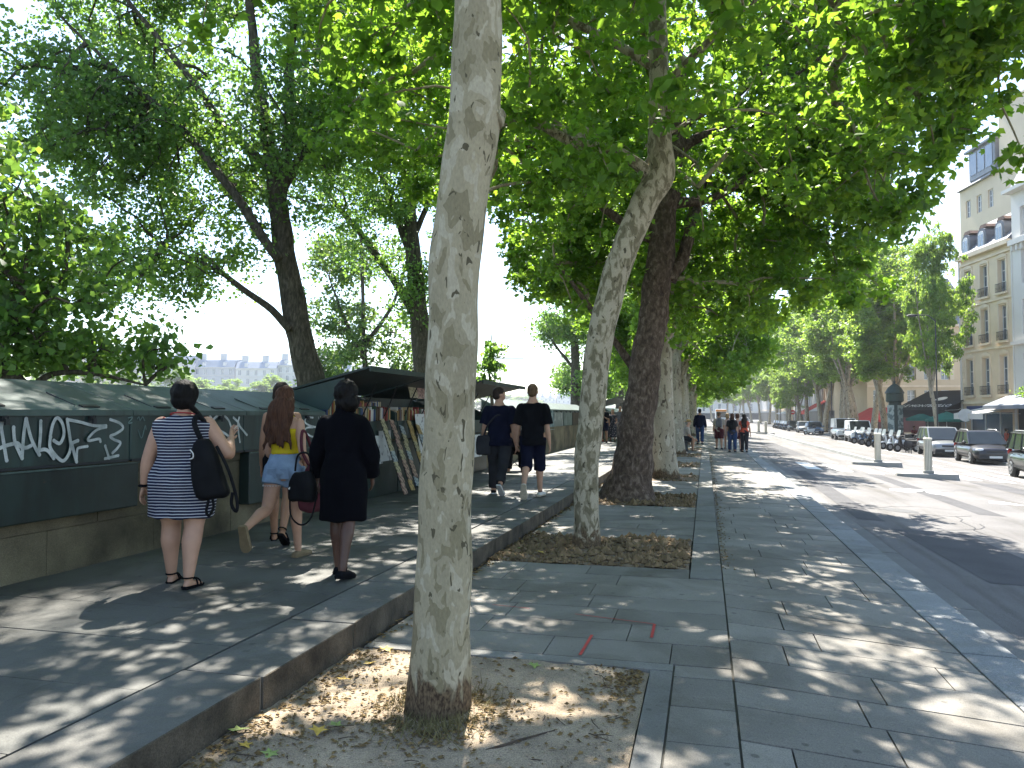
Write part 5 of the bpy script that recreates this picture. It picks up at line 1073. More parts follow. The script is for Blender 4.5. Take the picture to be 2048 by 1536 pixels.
farblock('riverside house between the long one and the dark roofed one', 240, 380, 300, 725, 'farwall', 8, 4, 3, 3)
for i, (a, c, yt) in enumerate(((1015, 1050, 786), (1052, 1078, 780), (1080, 1112, 783), (1114, 1150, 779), (1152, 1190, 784), (960, 1012, 784))):
    farblock(('distant pale house on the horizon, %s' % ('behind the tall young man', 'right of the young man in black', 'above the closed book boxes', 'left of the leaning plane tree', 'behind the leaning plane tree', 'between the two men')[i]), a, c, 760, yt + 13, 'farwall2' if i % 2 else 'farwall', 4, 2, 2.5, 2, fl=4)
# tower crane far away
p = atd(1000, 829, 700); t = thing('tower_crane', 'thin tower crane on the horizon beside the young poplar', 'crane', (p.x, p.y, -2), .3)
MB().b6(-.8, .8, -.8, .8, 0, 55).build('mast', M['farwall'], t); MB().b6(-8, 22, -.6, .6, 54, 55.6).build('jib', M['farwall'], t)
# ================================================================== PEOPLE
dg = None
def remesh(b, vox, smooth=5, fac=.5):
    me = b.mesh('tmp', ()); o = bpy.data.objects.new('tmp', me); col.objects.link(o)
    m = o.modifiers.new('r', 'REMESH'); m.mode = 'VOXEL'; m.voxel_size = vox
    s = o.modifiers.new('s', 'SMOOTH'); s.iterations = smooth; s.factor = fac
    d = bpy.context.evaluated_depsgraph_get(); ev = o.evaluated_get(d); out = bpy.data.meshes.new_from_object(ev, depsgraph=d)
    bpy.data.objects.remove(o); bpy.data.meshes.remove(me); return out
def folds(me, amp, seed=0, vert=True, f=1.0, zdir=None):
    n = len(me.vertices)
    if not n: return me
    co = np.empty(n * 3, np.float32); me.vertices.foreach_get('co', co); co = co.reshape(-1, 3)
    no = np.empty(n * 3, np.float32); me.vertex_normals.foreach_get('vector', no); no = no.reshape(-1, 3)
    x, y, z = co.T; k = f
    w = np.sin(23 * k * x + 9 * k * z + seed) * np.cos(21 * k * y - 6 * k * z + 2 * seed) + .6 * np.sin(41 * k * x - 13 * k * z + seed * 3 + 2 * np.sin(9 * z)) + .5 * np.sin(38 * k * y + 17 * k * z + seed)
    co = co + no * (amp * w)[:, None].astype(np.float32); me.vertices.foreach_set('co', co.ravel()); me.update(); return me
def fin(name, me, mat, parent):
    me.materials.clear(); me.materials.append(mat); me.polygons.foreach_set('use_smooth', [True] * len(me.polygons)); return obj(name, me, parent)
M['skin'] = pm('skin_light', (.44, .25, .165), .55, .10, 9, spec=.35, coords='Object'); M['skintan'] = pm('skin_tanned', (.32, .165, .095), .55, .10, 9, coords='Object'); M['skindark'] = pm('skin_dark_brown', (.085, .042, .028), .5, .12, 9, coords='Object')
def hairmat(name, c, c2):
    m = bpy.data.materials.new(name); n, l, p = nodes(m); p.inputs['Roughness'].default_value = .6; p.inputs['Specular IOR Level'].default_value = .12
    g = n.new('ShaderNodeTexCoord'); mp = n.new('ShaderNodeMapping'); mp.inputs['Scale'].default_value = (60, 60, 5); l.new(g.outputs['Object'], mp.inputs[0])
    t = n.new('ShaderNodeTexNoise'); t.inputs['Scale'].default_value = 1.6; t.inputs['Detail'].default_value = 5; t.inputs['Distortion'].default_value = .6; l.new(mp.outputs[0], t.inputs['Vector'])
    r = ramp(n, (.3, .7), (c, c2)); l.new(t.outputs[0], r.inputs[0]); l.new(r.outputs[0], p.inputs['Base Color'])
    b = n.new('ShaderNodeBump'); b.inputs['Strength'].default_value = .7; b.inputs['Distance'].default_value = .01; l.new(t.outputs[0], b.inputs['Height']); l.new(b.outputs[0], p.inputs['Normal']); return m
M['hblack'] = hairmat('black_hair', (.003, .0026, .0026), (.010, .008, .007)); M['hbrown'] = hairmat('brown_hair', (.030, .013, .008), (.10, .045, .024)); M['hdark'] = hairmat('dark_brown_hair', (.014, .009, .007), (.045, .03, .022)); M['hfair'] = hairmat('fair_hair', (.16, .09, .04), (.42, .28, .15)); M['hgrey'] = hairmat('grey_hair', (.16, .15, .14), (.34, .33, .31)); M['hlight'] = hairmat('light_brown_hair', (.06, .035, .02), (.16, .10, .055))
def cloth(name, c, var=.25, s=5, rough=.9): return pm('cloth_' + name, c, rough, var, s, .12, 220, spec=.08, coords='Object')
M['cnavy'] = cloth('navy', (.007, .008, .020)); M['cblack'] = cloth('black', (.006, .006, .0075)); M['ccoat'] = cloth('black_coat', (.0022, .0022, .0038), .3, 3); M['cyellow'] = cloth('yellow', (.55, .40, .02), .15); M['cjean'] = cloth('blue_jeans', (.03, .05, .11), .3, 8); M['cshort'] = cloth('washed_denim', (.22, .29, .38), .2, 10); M['cburg'] = cloth('burgundy', (.075, .022, .028), .3, 6); M['ccoral'] = cloth('coral', (.52, .09, .05), .15); M['cgrey'] = cloth('grey', (.14, .14, .15)); M['cbeige'] = cloth('beige', (.36, .31, .26)); M['cblush'] = cloth('blush', (.42, .30, .26)); M['cdgrey'] = cloth('charcoal', (.03, .03, .034)); M['clime'] = cloth('lime', (.35, .50, .05)); M['cblue'] = cloth('blue', (.03, .08, .30)); M['cred'] = cloth('red', (.30, .04, .04)); M['cwhite'] = cloth('white', (.6, .59, .56)); M['sole'] = pm('shoe_sole', (.46, .40, .30), .8, .2, 30, coords='Object'); M['sneak'] = pm('white_sneaker', (.55, .54, .52), .6, .1, 9, coords='Object'); M['tan'] = pm('tan_suede', (.20, .15, .085), .85, .2, 15, coords='Object'); M['straw'] = pm('straw', (.48, .30, .11), .85, .25, 60, coords='Object')
def stripemat():
    m = bpy.data.materials.new('cloth_navy_white_stripes'); n, l, p = nodes(m); p.inputs['Roughness'].default_value = .9; p.inputs['Specular IOR Level'].default_value = .15
    g = n.new('ShaderNodeTexCoord'); s = n.new('ShaderNodeSeparateXYZ'); l.new(g.outputs['Object'], s.inputs[0])
    a = n.new('ShaderNodeMath'); a.operation = 'MULTIPLY'; a.inputs[1].default_value = 1 / .0235; l.new(s.outputs['Z'], a.inputs[0])
    t = n.new('ShaderNodeTexNoise'); t.inputs['Scale'].default_value = 4; l.new(g.outputs['Object'], t.inputs['Vector'])
    q = n.new('ShaderNodeMath'); q.operation = 'MULTIPLY_ADD'; q.inputs[1].default_value = .9; l.new(t.outputs[0], q.inputs[0]); l.new(a.outputs[0], q.inputs[2])
    f = n.new('ShaderNodeMath'); f.operation = 'FRACT'; l.new(q.outputs[0], f.inputs[0])
    r = ramp(n, (.30, .36), ((.42, .42, .45), (.010, .012, .032))); l.new(f.outputs[0], r.inputs[0]); l.new(r.outputs[0], p.inputs['Base Color']); return m
M['cstripe'] = stripemat()
def floralmat():
    m = bpy.data.materials.new('cloth_black_floral'); n, l, p = nodes(m); p.inputs['Roughness'].default_value = .9
    g = n.new('ShaderNodeTexCoord'); t = n.new('ShaderNodeTexVoronoi'); t.inputs['Scale'].default_value = 16; l.new(g.outputs['Object'], t.inputs['Vector'])
    r = ramp(n, (.22, .30), ((.38, .30, .30), (.012, .012, .016))); l.new(t.outputs['Distance'], r.inputs[0]); l.new(r.outputs[0], p.inputs['Base Color']); return m
M['cfloral'] = floralmat()
TF = [(.455, .080, .058, -.004), (.50, .104, .074, -.012), (.54, .102, .070, -.008), (.60, .084, .058, -.002), (.635, .078, .053, 0), (.69, .084, .058, .002), (.735, .091, .066, .006), (.775, .096, .058, .003), (.80, .092, .050, 0), (.822, .066, .042, -.002), (.842, .038, .036, -.002), (.87, .031, .034, 0)]
TM = [(.455, .078, .058, -.004), (.50, .094, .066, -.010), (.54, .093, .064, -.006), (.60, .086, .060, -.002), (.635, .086, .058, 0), (.69, .093, .062, .002), (.735, .103, .066, .005), (.775, .108, .062, .002), (.80, .100, .054, 0), (.822, .076, .046, -.002), (.842, .050, .041, -.002), (.87, .037, .039, 0)]
def lerp_t(tab, f):
    if f <= tab[0][0]: return tab[0][1:]
    for a, b in zip(tab[:-1], tab[1:]):
        if a[0] <= f <= b[0]:
            k = (f - a[0]) / (b[0] - a[0]); return tuple(a[i] * (1 - k) + b[i] * k for i in (1, 2, 3))
    return tab[-1][1:]
FOOT = [(-.058, .020, .030), (-.045, .030, .048), (-.01, .034, .058), (.04, .034, .060), (.09, .042, .054), (.135, .046, .044), (.17, .040, .036), (.19, .028, .030), (.202, .010, .02)]
def foot_rings(b, Mx, off, k=1.0, grow=0.0, ztop=None, z0=0.0, n=10):
    vs = []
    for (y, w, h) in FOOT:
        w += grow; h = (h + grow) if ztop is None else ztop
        for j in range(n):
            a = pi * 2 * j / n; x = w * cos(a); z = h * .5 + h * .5 * sin(a); z = z if ztop is None else (z0 + (ztop - z0) * (0 if sin(a) < 0 else 1)) 
            if ztop is None: z = max(z, .004) if sin(a) > -.3 else 0.0
            vs.append(off + Mx @ (Vector((x, y + (grow if y > 0 else -grow), z)) * k))
    m = len(FOOT); fs = [(i * n + j, i * n + (j + 1) % n, (i + 1) * n + (j + 1) % n, (i + 1) * n + j) for i in range(m - 1) for j in range(n)]
    fs += [tuple(range(n - 1, -1, -1)), tuple(range((m - 1) * n, m * n))]; b.add(vs, fs)
def person(label, loc, rz, H=1.7, sex='f', g=1.0, skin='skin', hair=('short', 'hdark'), legs=((8, 0, 4, 0), (-10, 0, 8, 0)), arms=(None, None), top=None, bottom=None, shoes=('shoe', 'cblack'), yaw=0, vox=.012, group=None, seated=False, fold=.004, cat='person', eyes=False, lean=0, seat_z=0):
    t = thing('person', label, cat, loc, R(rz), group); tab = TF if sex == 'f' else TM; gl = g ** .75
    th = .245 * H; sh = .245 * H; ank = .042 * H; hipz = th + sh + ank
    J = {}
    for s, i, (fx, ab, kn, fp) in ((-1, 0, legs[0]), (1, 1, legs[1])):
        hp = Vector((s * .054 * H * min(g, 1.15), 0, hipz)); d1 = Vector((s * sin(R(ab)), sin(R(fx)) * cos(R(ab)), -cos(R(fx)) * cos(R(ab)))); kne = hp + d1 * th
        a2 = fx - kn; d2 = Vector((s * sin(R(ab)) * .4, sin(R(a2)), -cos(R(a2)))).normalized(); an = kne + d2 * sh
        Mf = Matrix.Rotation(R(-s * 8), 3, 'Z') @ Matrix.Rotation(R(-fp), 3, 'X'); k = H / 1.7
        J[i] = (hp, kne, an, Mf, an - Mf @ Vector((0, 0, .075)) * k, k, d2)
    low = min(min((J[i][4] + J[i][3] @ Vector((0, y, 0)) * J[i][5]).z for y in (-.058, .15, .2)) for i in (0, 1))
    dz = Vector((0, 0, -low)) if not seated else Vector((0, 0, seat_z - hipz + .05))
    for i in (0, 1): J[i] = tuple((v + dz if isinstance(v, Vector) and q in (0, 1, 2, 4) else v) for q, v in enumerate(J[i]))
    Z0 = dz.z; L = Matrix.Rotation(R(-lean), 3, 'X'); piv = Vector((0, 0, hipz + Z0))
    def tl(v): return piv + L @ (Vector(v) - piv)
    def ringsT(b, fr, off, e=2.2, n=20, scale=None):
        rs = []; vs = []
        for f in fr:
            rx, ry, cy = lerp_t(tab, f); gg = g if f < .8 else 1 + (g - 1) * max(0, (.86 - f) / .06) 
            rx, ry = rx * H * gg + off, ry * H * gg + off
            if scale: kx, ky = scale(f); rx *= kx; ry *= ky
            for k in range(n):
                a = 2 * pi * k / n; vs.append(tl((rx * math.copysign(abs(cos(a)) ** (2 / e), cos(a)), cy * H * gg + ry * math.copysign(abs(sin(a)) ** (2 / e), sin(a)), f * H + Z0)))
        m = len(fr); fs = [(i * n + k, i * n + (k + 1) % n, (i + 1) * n + (k + 1) % n, (i + 1) * n + k) for i in range(m - 1) for k in range(n)]
        fs += [tuple(range(n - 1, -1, -1)), tuple(range((m - 1) * n, m * n))]; b.add(vs, fs)
    b = MB(); ringsT(b, [x[0] for x in tab], 0)
    for i in (0, 1):
        hp, kn, an = J[i][:3]; d2 = J[i][6]; back = Vector((0, -.012, 0)) * gl
        b.cap_tube([hp + Vector((0, 0, .01)), hp.lerp(kn, .35), kn, kn.lerp(an, .3) + back, kn.lerp(an, .62) + back * .5, an], [.060 * H * gl, .054 * H * gl, .035 * H * gl, .0355 * H * gl, .027 * H * gl, .0215 * H * min(gl, 1.12)], 12)
        if shoes[0] != 'shoe' or True: foot_rings(b, J[i][3], J[i][4], J[i][5], -.004)
    sx = (.092 if sex == 'f' else .104) * H * (1 + (g - 1) * .55); A = {}
    for s, i in ((-1, 0), (1, 1)):
        S = Vector((s * sx, 0, (.790 if sex == 'f' else .786) * H + Z0)); ua = .178 * H; fa = .146 * H
        p = arms[i] or (4, 9, 14, 0)     # flex, abduction, elbow flex, inward twist
        d1 = Vector((s * sin(R(p[1])), sin(R(p[0])) * cos(R(p[1])), -cos(R(p[0])) * cos(R(p[1])))); E_ = S + d1 * ua
        a2 = p[0] + p[2]; d2 = Vector((s * sin(R(p[1])) * .6 - s * sin(R(p[3])) , sin(R(a2)) * cos(R(p[3])), -cos(R(a2)) * cos(R(p[3])))).normalized(); W = E_ + d2 * fa
        S, E_, W = tl(S), tl(E_), tl(W); A[i] = (S, E_, W, d2)
        b.cap_tube([S, S.lerp(E_, .45), E_, E_.lerp(W, .35), W], [.030 * H * gl, .0295 * H * gl, .0240 * H * gl, .0245 * H * gl, .0155 * H], 10)
    yw = Matrix.Rotation(R(yaw), 3, 'Z'); hb = tl((0, .002 * H, .868 * H + Z0)); 
    def hd(v): return hb + yw @ (Vector(v) * H)
    b.cap_tube([tl((0, -.006 * H, .82 * H + Z0)), hd((0, -.006, .0)), hd((0, .0, .045))], [.037 * H * (1 if sex == 'm' else .88) * g ** .4, .033 * H * (1.08 if sex == 'm' else .9) * g ** .4, .034 * H], 12)
    b.ell(hd((0, -.004, .078)), (.046 * H, .058 * H, .056 * H), 16, 10, yw); b.ell(hd((0, .018, .045)), (.037 * H, .043 * H, .043 * H), 14, 9, yw)
    b.ell(hd((0, .060, .055)), (.009 * H, .013 * H, .017 * H), 8, 6, yw); b.ell(hd((0, .050, .080)), (.034 * H, .010 * H, .008 * H), 8, 6, yw); b.ell(hd((0, .054, .028)), (.016 * H, .010 * H, .008 * H), 8, 6, yw)
    for s in (-1, 1): b.ell(hd((s * .047, -.002, .060)), (.006 * H, .014 * H, .019 * H), 8, 6, yw)
    me = remesh(b, vox); 
    # hands: finer shells joined into the same body mesh
    hbm = MB()
    for s, i in ((-1, 0), (1, 1)):
        W, d2 = A[i][2], A[i][3]; d2 = (L @ d2).normalized(); side = Vector((0, 1, 0)); side = (side - d2 * side.dot(d2)); side = side.normalized() if side.length > .2 else Vector((0, 0, 1)); nrm = d2.cross(side) * s
        k = H / 1.7; pw = .036 * k
        vs = []
        for q, (tt, w, hh) in enumerate(((-.012, .021, .018), (.02, .028, .017), (.055, .038, .014), (.088, .040, .012))):
            for j in range(8):
                a = 2 * pi * j / 8; vs.append(W + d2 * tt * k + side * (w * cos(a)) * k + nrm * (hh * sin(a)) * k)
        hbm.add(vs, [(r_ * 8 + j, r_ * 8 + (j + 1) % 8, (r_ + 1) * 8 + (j + 1) % 8, (r_ + 1) * 8 + j) for r_ in range(3) for j in range(8)] + [tuple(range(7, -1, -1)), tuple(range(24, 32))])
        for q, (off, ln) in enumerate(((.029, .070), (.010, .080), (-.010, .074), (-.028, .058))):
            c0 = W + (d2 * .080 + side * off) * k; c1 = c0 + (d2 * ln * .5 - nrm * ln * .12 + side * off * .1) * k; c2 = c1 + (d2 * ln * .42 - nrm * ln * .34) * k
            hbm.tube([c0, c1, c2], [.0088 * k, .0080 * k, .0062 * k], 6)
        c0 = W + (d2 * .02 + side * .022) * k; hbm.tube([c0, c0 + (d2 * .032 + side * .026 - nrm * .006) * k, c0 + (d2 * .064 + side * .030 - nrm * .016) * k], [.0125 * k, .0105 * k, .0075 * k], 6)
    nv = len(me.vertices); co = np.empty(nv * 3, np.float32); me.vertices.foreach_get('co', co); V = [tuple(v) for v in co.reshape(-1, 3)] + [tuple(v) for v in hbm.v]
    F = [tuple(p.vertices) for p in me.polygons] + [tuple(i + nv for i in f) for f in hbm.f]; bpy.data.meshes.remove(me)
    me = bpy.data.meshes.new('body'); me.from_pydata(V, [], F); me.update(); fin('body', me, M[skin], t)
    if eyes:
        for s in (-1, 1): bb = MB(); bb.ell(hd((s * .020, .055, .068)), (.0075 * H, .005 * H, .0045 * H), 8, 6, yw); bb.build('eye', M['hblack'], t, smooth=True)
    # clothes
    if bottom:
        kind, mat, ln = bottom[:3]; off = bottom[3] if len(bottom) > 3 else .012; b = MB()
        ringsT(b, [.465, .50, .54, .58, .61], off)
        if kind in ('trousers', 'shorts'):
            for i in (0, 1):
                hp, kn, an = J[i][:3]; P = [hp, hp.lerp(kn, .35), kn, kn.lerp(an, .5), an + Vector((0, 0, .0))]; Q = [.062 * H * gl + off, .057 * H * gl + off, .042 * H * gl + off, .037 * H * gl + off, .034 * H * gl + off]
                P, Q = spline(P, Q, 6); P = P[:max(3, int(len(P) * ln))]; Q = Q[:len(P)]
                if kind == 'shorts': Q = [q * (1 + .12 * j / len(Q)) for j, q in enumerate(Q)]
                b.tube(P, Q, 14)
        else:
            n0 = hipz + Z0; fr = [.465, .44, .40, ln]; b.rings([(0, -.005 * H, f * H + Z0, (.100 * g + .03 * (.465 - f)) * H + off, (.074 * g + .03 * (.465 - f)) * H + off) for f in (.50, .46, .40, ln)], 20, e=2.2)
        fin({'trousers': 'trousers', 'shorts': 'shorts', 'skirt': 'skirt'}[kind], folds(remesh(b, vox, 3), fold, 3), M[mat], t)
    if top:
        mat, hem, neck, slv, off = top[:5]; o5 = top[5] if len(top) > 5 else {}; b = MB()
        fr = [f for f in (.46, .50, .54, .58, .61, .635, .66, .69, .715, .735, .755, .775, .79, .80, .812, .822, .832) if hem <= f <= neck]
        if hem < .46:
            fl = o5.get('flare', .02); rs = [(0, -.008 * H * g, f * H + Z0, (.104 * g) * H + off + fl * (.50 - f) / .2, .076 * g * H + off + fl * (.50 - f) / .2) for f in np.linspace(hem, .50, 7)]
            b.rings(rs, 24, e=2.2)
        else: fr = [hem] + [f for f in fr if f > hem + .008]
        ringsT(b, fr, off, scale=o5.get('scale'))
        if slv:
            for i in (0, 1):
                S, E_, W = A[i][:3]; P = [S + (S - tl((0, 0, S.z))) * -.25, S, S.lerp(E_, .5), E_, E_.lerp(W, .5), W]; Q = [.026 * H * gl + off * .4, .030 * H * gl + off * .6, .0325 * H * gl + off * .9, .028 * H * gl + off, .026 * H * gl + off, .021 * H * gl + off]
                P, Q = spline(P, Q, 6); k = max(3, 6 + int((len(P) - 6) * slv)); b.tube(P[:k], [q + o5.get('loose', 0) * j / k for j, q in enumerate(Q[:k])], 12)
        elif o5.get('straps'):
            for s in (-1, 1): b.tube([tl((s * .05 * H, -.05 * H * g, .77 * H + Z0)), tl((s * .056 * H, -.01 * H, .832 * H + Z0)), tl((s * .05 * H, .055 * H * g, .77 * H + Z0))], [.008, .008, .008], 6, sub=4)
        fin(o5.get('name', 'shirt'), folds(remesh(b, vox * .9, 3), fold, 1), M[mat], t)
    # shoes
    for i in (0, 1):
        Mf, off, k = J[i][3], J[i][4], J[i][5]
        if shoes[0] == 'shoe':
            b = MB(); foot_rings(b, Mf, off, k, .007); o = b.build('shoe', M[shoes[1]], t, smooth=True)
            b = MB(); foot_rings(b, Mf, off, k, .012, ztop=.018, z0=-.006); b.build('sole', M[shoes[2] if len(shoes) > 2 else shoes[1]], o)
        else:
            b = MB(); foot_rings(b, Mf, off, k, .004, ztop=.010, z0=-.014); o = b.build('sandal', M[shoes[1]], t)
            for (y0, h0) in ((.11, .060), (.06, .074)):
                b = MB(); P = [off + Mf @ (Vector((.046 * cos(a), y0 + .01 * cos(a), h0 * sin(a))) * k) for a in np.linspace(0, pi, 9)]; b.tube(P, .007 * k, 5); b.build('strap', M[shoes[1]], o)
            b = MB(); P = [off + Mf @ (Vector((.038 * cos(a), -.01 + .052 * sin(a) * -1, .075)) * k) for a in np.linspace(-.3, pi + .3, 10)]; b.tube(P, .007 * k, 5); b.build('strap', M[shoes[1]], o)
    # hair
    if hair:
        st, hm = hair[:2]; b = MB()
        if st == 'short': b.ell(hd((0, -.010, .087)), (.0495 * H, .060 * H, .054 * H), 16, 10, yw); b.ell(hd((0, -.030, .055)), (.044 * H, .034 * H, .040 * H), 14, 8, yw)
        elif st == 'bob': b.ell(hd((0, -.010, .082)), (.055 * H, .065 * H, .060 * H), 16, 10, yw); b.ell(hd((0, -.022, .045)), (.056 * H, .048 * H, .045 * H), 14, 8, yw)
        elif st[0:4] == 'long':
            hw = hair[2] if len(hair) > 2 else 1.0; hx_ = (hair[3] if len(hair) > 3 else 0) * H; hl2 = hair[4] if len(hair) > 4 else 1
            b.ell(hd((0, -.010, .085)), ((.048 + .006 * hw) * H, .064 * H, .058 * H), 16, 10, yw)
            b.rings([tuple(hd((0, -.028, .08)))[:2] + (hb.z + .08 * H, .050 * H, .040 * H)] + [(hb.x + hx_ * f + (.006 * sin(f * 9) - .01 * f) * H, hb.y - (.040 + .020 * f) * H, hb.z + (.08 - f * .30 * hl2) * H, hw * (.052 + .018 * sin(pi * min(1, f * 1.15))) * H * (1 if f < .8 else 1 - (f - .8) * 2.2), (.040 + .004 * sin(6 * f)) * H * (1 if f < .8 else 1 - (f - .8) * 2)) for f in np.linspace(.12, 1, 9)], 16)
            for k in range(13):
                a = -1.35 + 2.7 * k / 12; P = [hd((.045 * sin(a), -.04 * cos(a) - .01, .06))] + [Vector((hb.x + hx_ * f + hw * (.058 * sin(a) * (.8 + .4 * f) + .010 * sin(f * 9 + k)) * H, hb.y - (.050 + .026 * f + .012 * cos(a)) * H, hb.z + (.05 - f * (.26 + .06 * ((k * 7) % 5) / 5) * hl2) * H)) for f in (.3, .6, .85, 1.0)]; b.tube(P, [.012 * H, .013 * H, .014 * H, .010 * H, .003 * H], 6, sub=3)
        elif st == 'shoulder':
            b.ell(hd((0, -.010, .085)), (.053 * H, .064 * H, .056 * H), 16, 10, yw); b.ell(hd((0, -.030, .03)), (.058 * H, .045 * H, .058 * H), 14, 9, yw)
        fin('hair', folds(remesh(b, vox * .9, 2), .0035 if st != 'long' else .006, 5, f=2.2), M[hm], t)
    t['_z0'] = Z0; return t, J, A, tl, hd
def bag(name, label, cat, rs, loc, rz, mat, extra=None, vox=.014, n=14, e=3.2, fold=.005, ry=0):
    t = thing(name, label, cat, loc, R(rz)); t.rotation_euler.y = R(ry); b = MB(); b.rings(rs, n, e=e); fin('body', folds(remesh(b, vox, 4), fold, 2), M[mat], t)
    for nm, pts, r in (extra or []): bb = MB(); bb.tube(pts, r, 6, sub=4); bb.build(nm, M[mat] if nm != 'buckle' else M['sneak'], t, smooth=True)
    return t
M['bagblack'] = cloth('black_bag', (.008, .008, .009), .3, 8, .7); M['bagburg'] = cloth('burgundy_bag', (.085, .025, .032), .35, 9, .8)
# --- woman in the striped dress
x0 = Vector((-4.08, 5.40, .172))
pw, J, A, tl, hd = person('heavyset woman in a navy and white striped sleeveless dress, black hair', x0, 14, 1.62, 'f', 1.46, 'skin', None, ((7, 2, 3, 0), (-9, 2, 6, 4)), ((-3, 19, 8, 0), (2, 34, 122, 30)), ('cstripe', .335, .832, 0, .020, {'flare': -.012, 'name': 'dress'}), None, ('sandal', 'cblack'), 0, .011, fold=.007)
H = 1.62
b = MB(); b.ell(hd((0, -.010, .080)), (.066 * H, .074 * H, .066 * H), 16, 10); b.ell(hd((0, -.022, .040)), (.064 * H, .056 * H, .048 * H), 14, 8); b.cap_tube([hd((.03, -.03, .03)), hd((.055, -.03, .0)), hd((.082, .0, -.05)), hd((.088, .02, -.10))], [.03, .027, .022, .010], 8)
fin('hair', folds(remesh(b, .010, 2), .003, 5, f=2.5), M['hblack'], pw)
b = MB(); b.tube([tl((.052 * H * cos(a) * 1.25, -.008 * H + .052 * H * sin(a), .8365 * H + pw['_z0'] - .012 * H * sin(a))) for a in np.linspace(0, 2 * pi, 21)], .006, 6); b.build('neck_trim', M['cred'], pw)
for s, i in ((-1, 0), (1, 1)):
    S = A[i][0]; b = MB(); b.tube([S + Vector((-s * .022 + .012 * s * cos(a), .068 * cos(a) * 1.0, .068 * sin(a) - .012)) for a in np.linspace(0, 2 * pi, 17)], .006, 6); b.build('armhole_trim', M['cred'], pw)
b = MB(); W = A[0][2]; b.tube([W + Vector((.030 * cos(a), .030 * sin(a), .01)) for a in np.linspace(0, 2 * pi, 13)], .012, 6); b.build('wristband', M['cblack'], pw)
pk = bag('backpack', 'black backpack hanging from the right shoulder of the woman in stripes', 'backpack', [(.02, 0, -.30, .10, .06), (.02, 0, -.27, .125, .09), (0, 0, -.12, .115, .10), (-.01, 0, .05, .095, .085), (-.02, 0, .15, .065, .05), (-.02, 0, .18, .03, .03)], (-3.78, 5.27, 1.17), 14, 'bagblack',
    [('strap', [(-.03, .02, .17), (-.075, .04, .30), (-.06, .10, .36), (-.02, .17, .26)], .022), ('strap', [(.10, -.02, .1), (.18, -.05, -.1), (.215, -.05, -.33), (.20, -.05, -.42), (.17, -.05, -.36), (.19, -.05, -.27)], .013), ('strap', [(.02, -.03, -.28), (.03, -.05, -.36), (-.01, -.05, -.42), (-.03, -.05, -.39), (.0, -.05, -.30)], .011), ('buckle', [(-.075, -.10, .10), (-.05, -.115, .07), (-.055, -.115, .035), (-.085, -.11, .03)], .005)], ry=-8)
# --- girl with long brown hair
pw, J, A, tl, hd = person('young woman with long brown hair, yellow crop top and denim shorts', (-3.88, 6.60, .172), 4, 1.62, 'f', .96, 'skin', ('long', 'hbrown', 1.2, -.016, .92), ((-20, 3, 50, 66), (9, 1, 3, 0)), ((8, 8, 55, 10), (-14, 13, 72, 10)), ('cyellow', .610, .765, 0, .010, {'straps': True, 'name': 'top'}), ('shorts', 'cshort', .32, .014), ('shoe', 'tan', 'tan'), 0, .010, fold=.004)
b = MB(); hp = J[1][0]
for k in range(44):
    for i in (0, 1):
        hp, kn, an = J[i][:3]; c = hp.lerp(kn, .40); a = 2 * pi * k / 44; p = c + Vector((cos(a) * .092, sin(a) * .092, -.012)); b.tube([p, p + Vector((0.004 * sin(k * 3), 0, -.014))], [.003, .001], 4)
tag(b.build('frayed_hem', M['cwhite'], pw), kind='stuff')
for s in (-1, 1):
    b = MB(); b.box((s * .065, -.135, .50 * 1.62 + pw['_z0']), (.085, .008, .10), rx=.12); b.build('pocket', M['cshort'], pw, bevel=.003)
bag('shoulder_bag', 'burgundy cloth shoulder bag on the right side of the young woman in yellow', 'bag', [(0, 0, -.24, .05, .05), (0, 0, -.22, .105, .085), (0, 0, -.08, .12, .10), (0, 0, .06, .10, .085), (0, 0, .17, .065, .06), (0, 0, .22, .03, .03)], (-3.58, 6.58, .86), 4, 'bagburg',
    [('strap', [(-.02, -.04, .2), (-.075, -.07, .34), (-.085, -.05, .50), (-.09, .04, .49), (-.04, .10, .3), (.0, .06, .2)], .016)], fold=.010)
# --- woman hidden in front of her
person('tall dark haired woman mostly hidden in front of the girl in yellow', (-4.42, 7.45, .172), 20, 1.70, 'f', .98, 'skintan', ('bob', 'hdark'), ((10, 0, 4, 0), (-14, 0, 26, 34)), (None, None), ('cblack', .5, .80, 0, .012, {'straps': True, 'name': 'top'}), ('shorts', 'cblack', .34, .012), ('sandal', 'cblack'), -12, .013)
# --- woman in black
pw, J, A, tl, hd = person('woman in a long black coat and dark shoes, glancing left', (-2.98, 6.02, .172), 8, 1.64, 'f', 1.04, 'skindark', None, ((8, -2, 3, 0), (-11, -3, 9, 8)), ((6, 18, 20, 0), (4, 14, 30, 14)), ('ccoat', .285, .835, .95, .022, {'flare': .004, 'name': 'coat', 'loose': .006}), None, ('shoe', 'cblack'), 48, .012, fold=.006)
b = MB(); b.rings([(0, -.004 * 1.64, f * 1.64 + pw['_z0'], rx * 1.64, ry * 1.64) for f, rx, ry in ((.80, .08, .05), (.825, .062, .05), (.85, .045, .045), (.872, .042, .044))], 16); b.build('collar', M['ccoat'], pw, smooth=True)
b = MB(); b.ell(hd((0, -.012, .078)), (.062 * 1.64, .070 * 1.64, .066 * 1.64), 16, 10); b.ell(hd((0, -.03, .025)), (.066 * 1.64, .05 * 1.64, .055 * 1.64), 14, 9); fin('hair', folds(remesh(b, .011, 2), .005, 5, f=3.2), M['hblack'], pw)
for s in (-1, 1): b = MB(); b.tube([hd((s * .020 + .016 * cos(a), .058, .068 + .012 * sin(a))) for a in np.linspace(0, 2 * pi, 13)], .002, 4); b.build('spectacles', M['black'], pw)
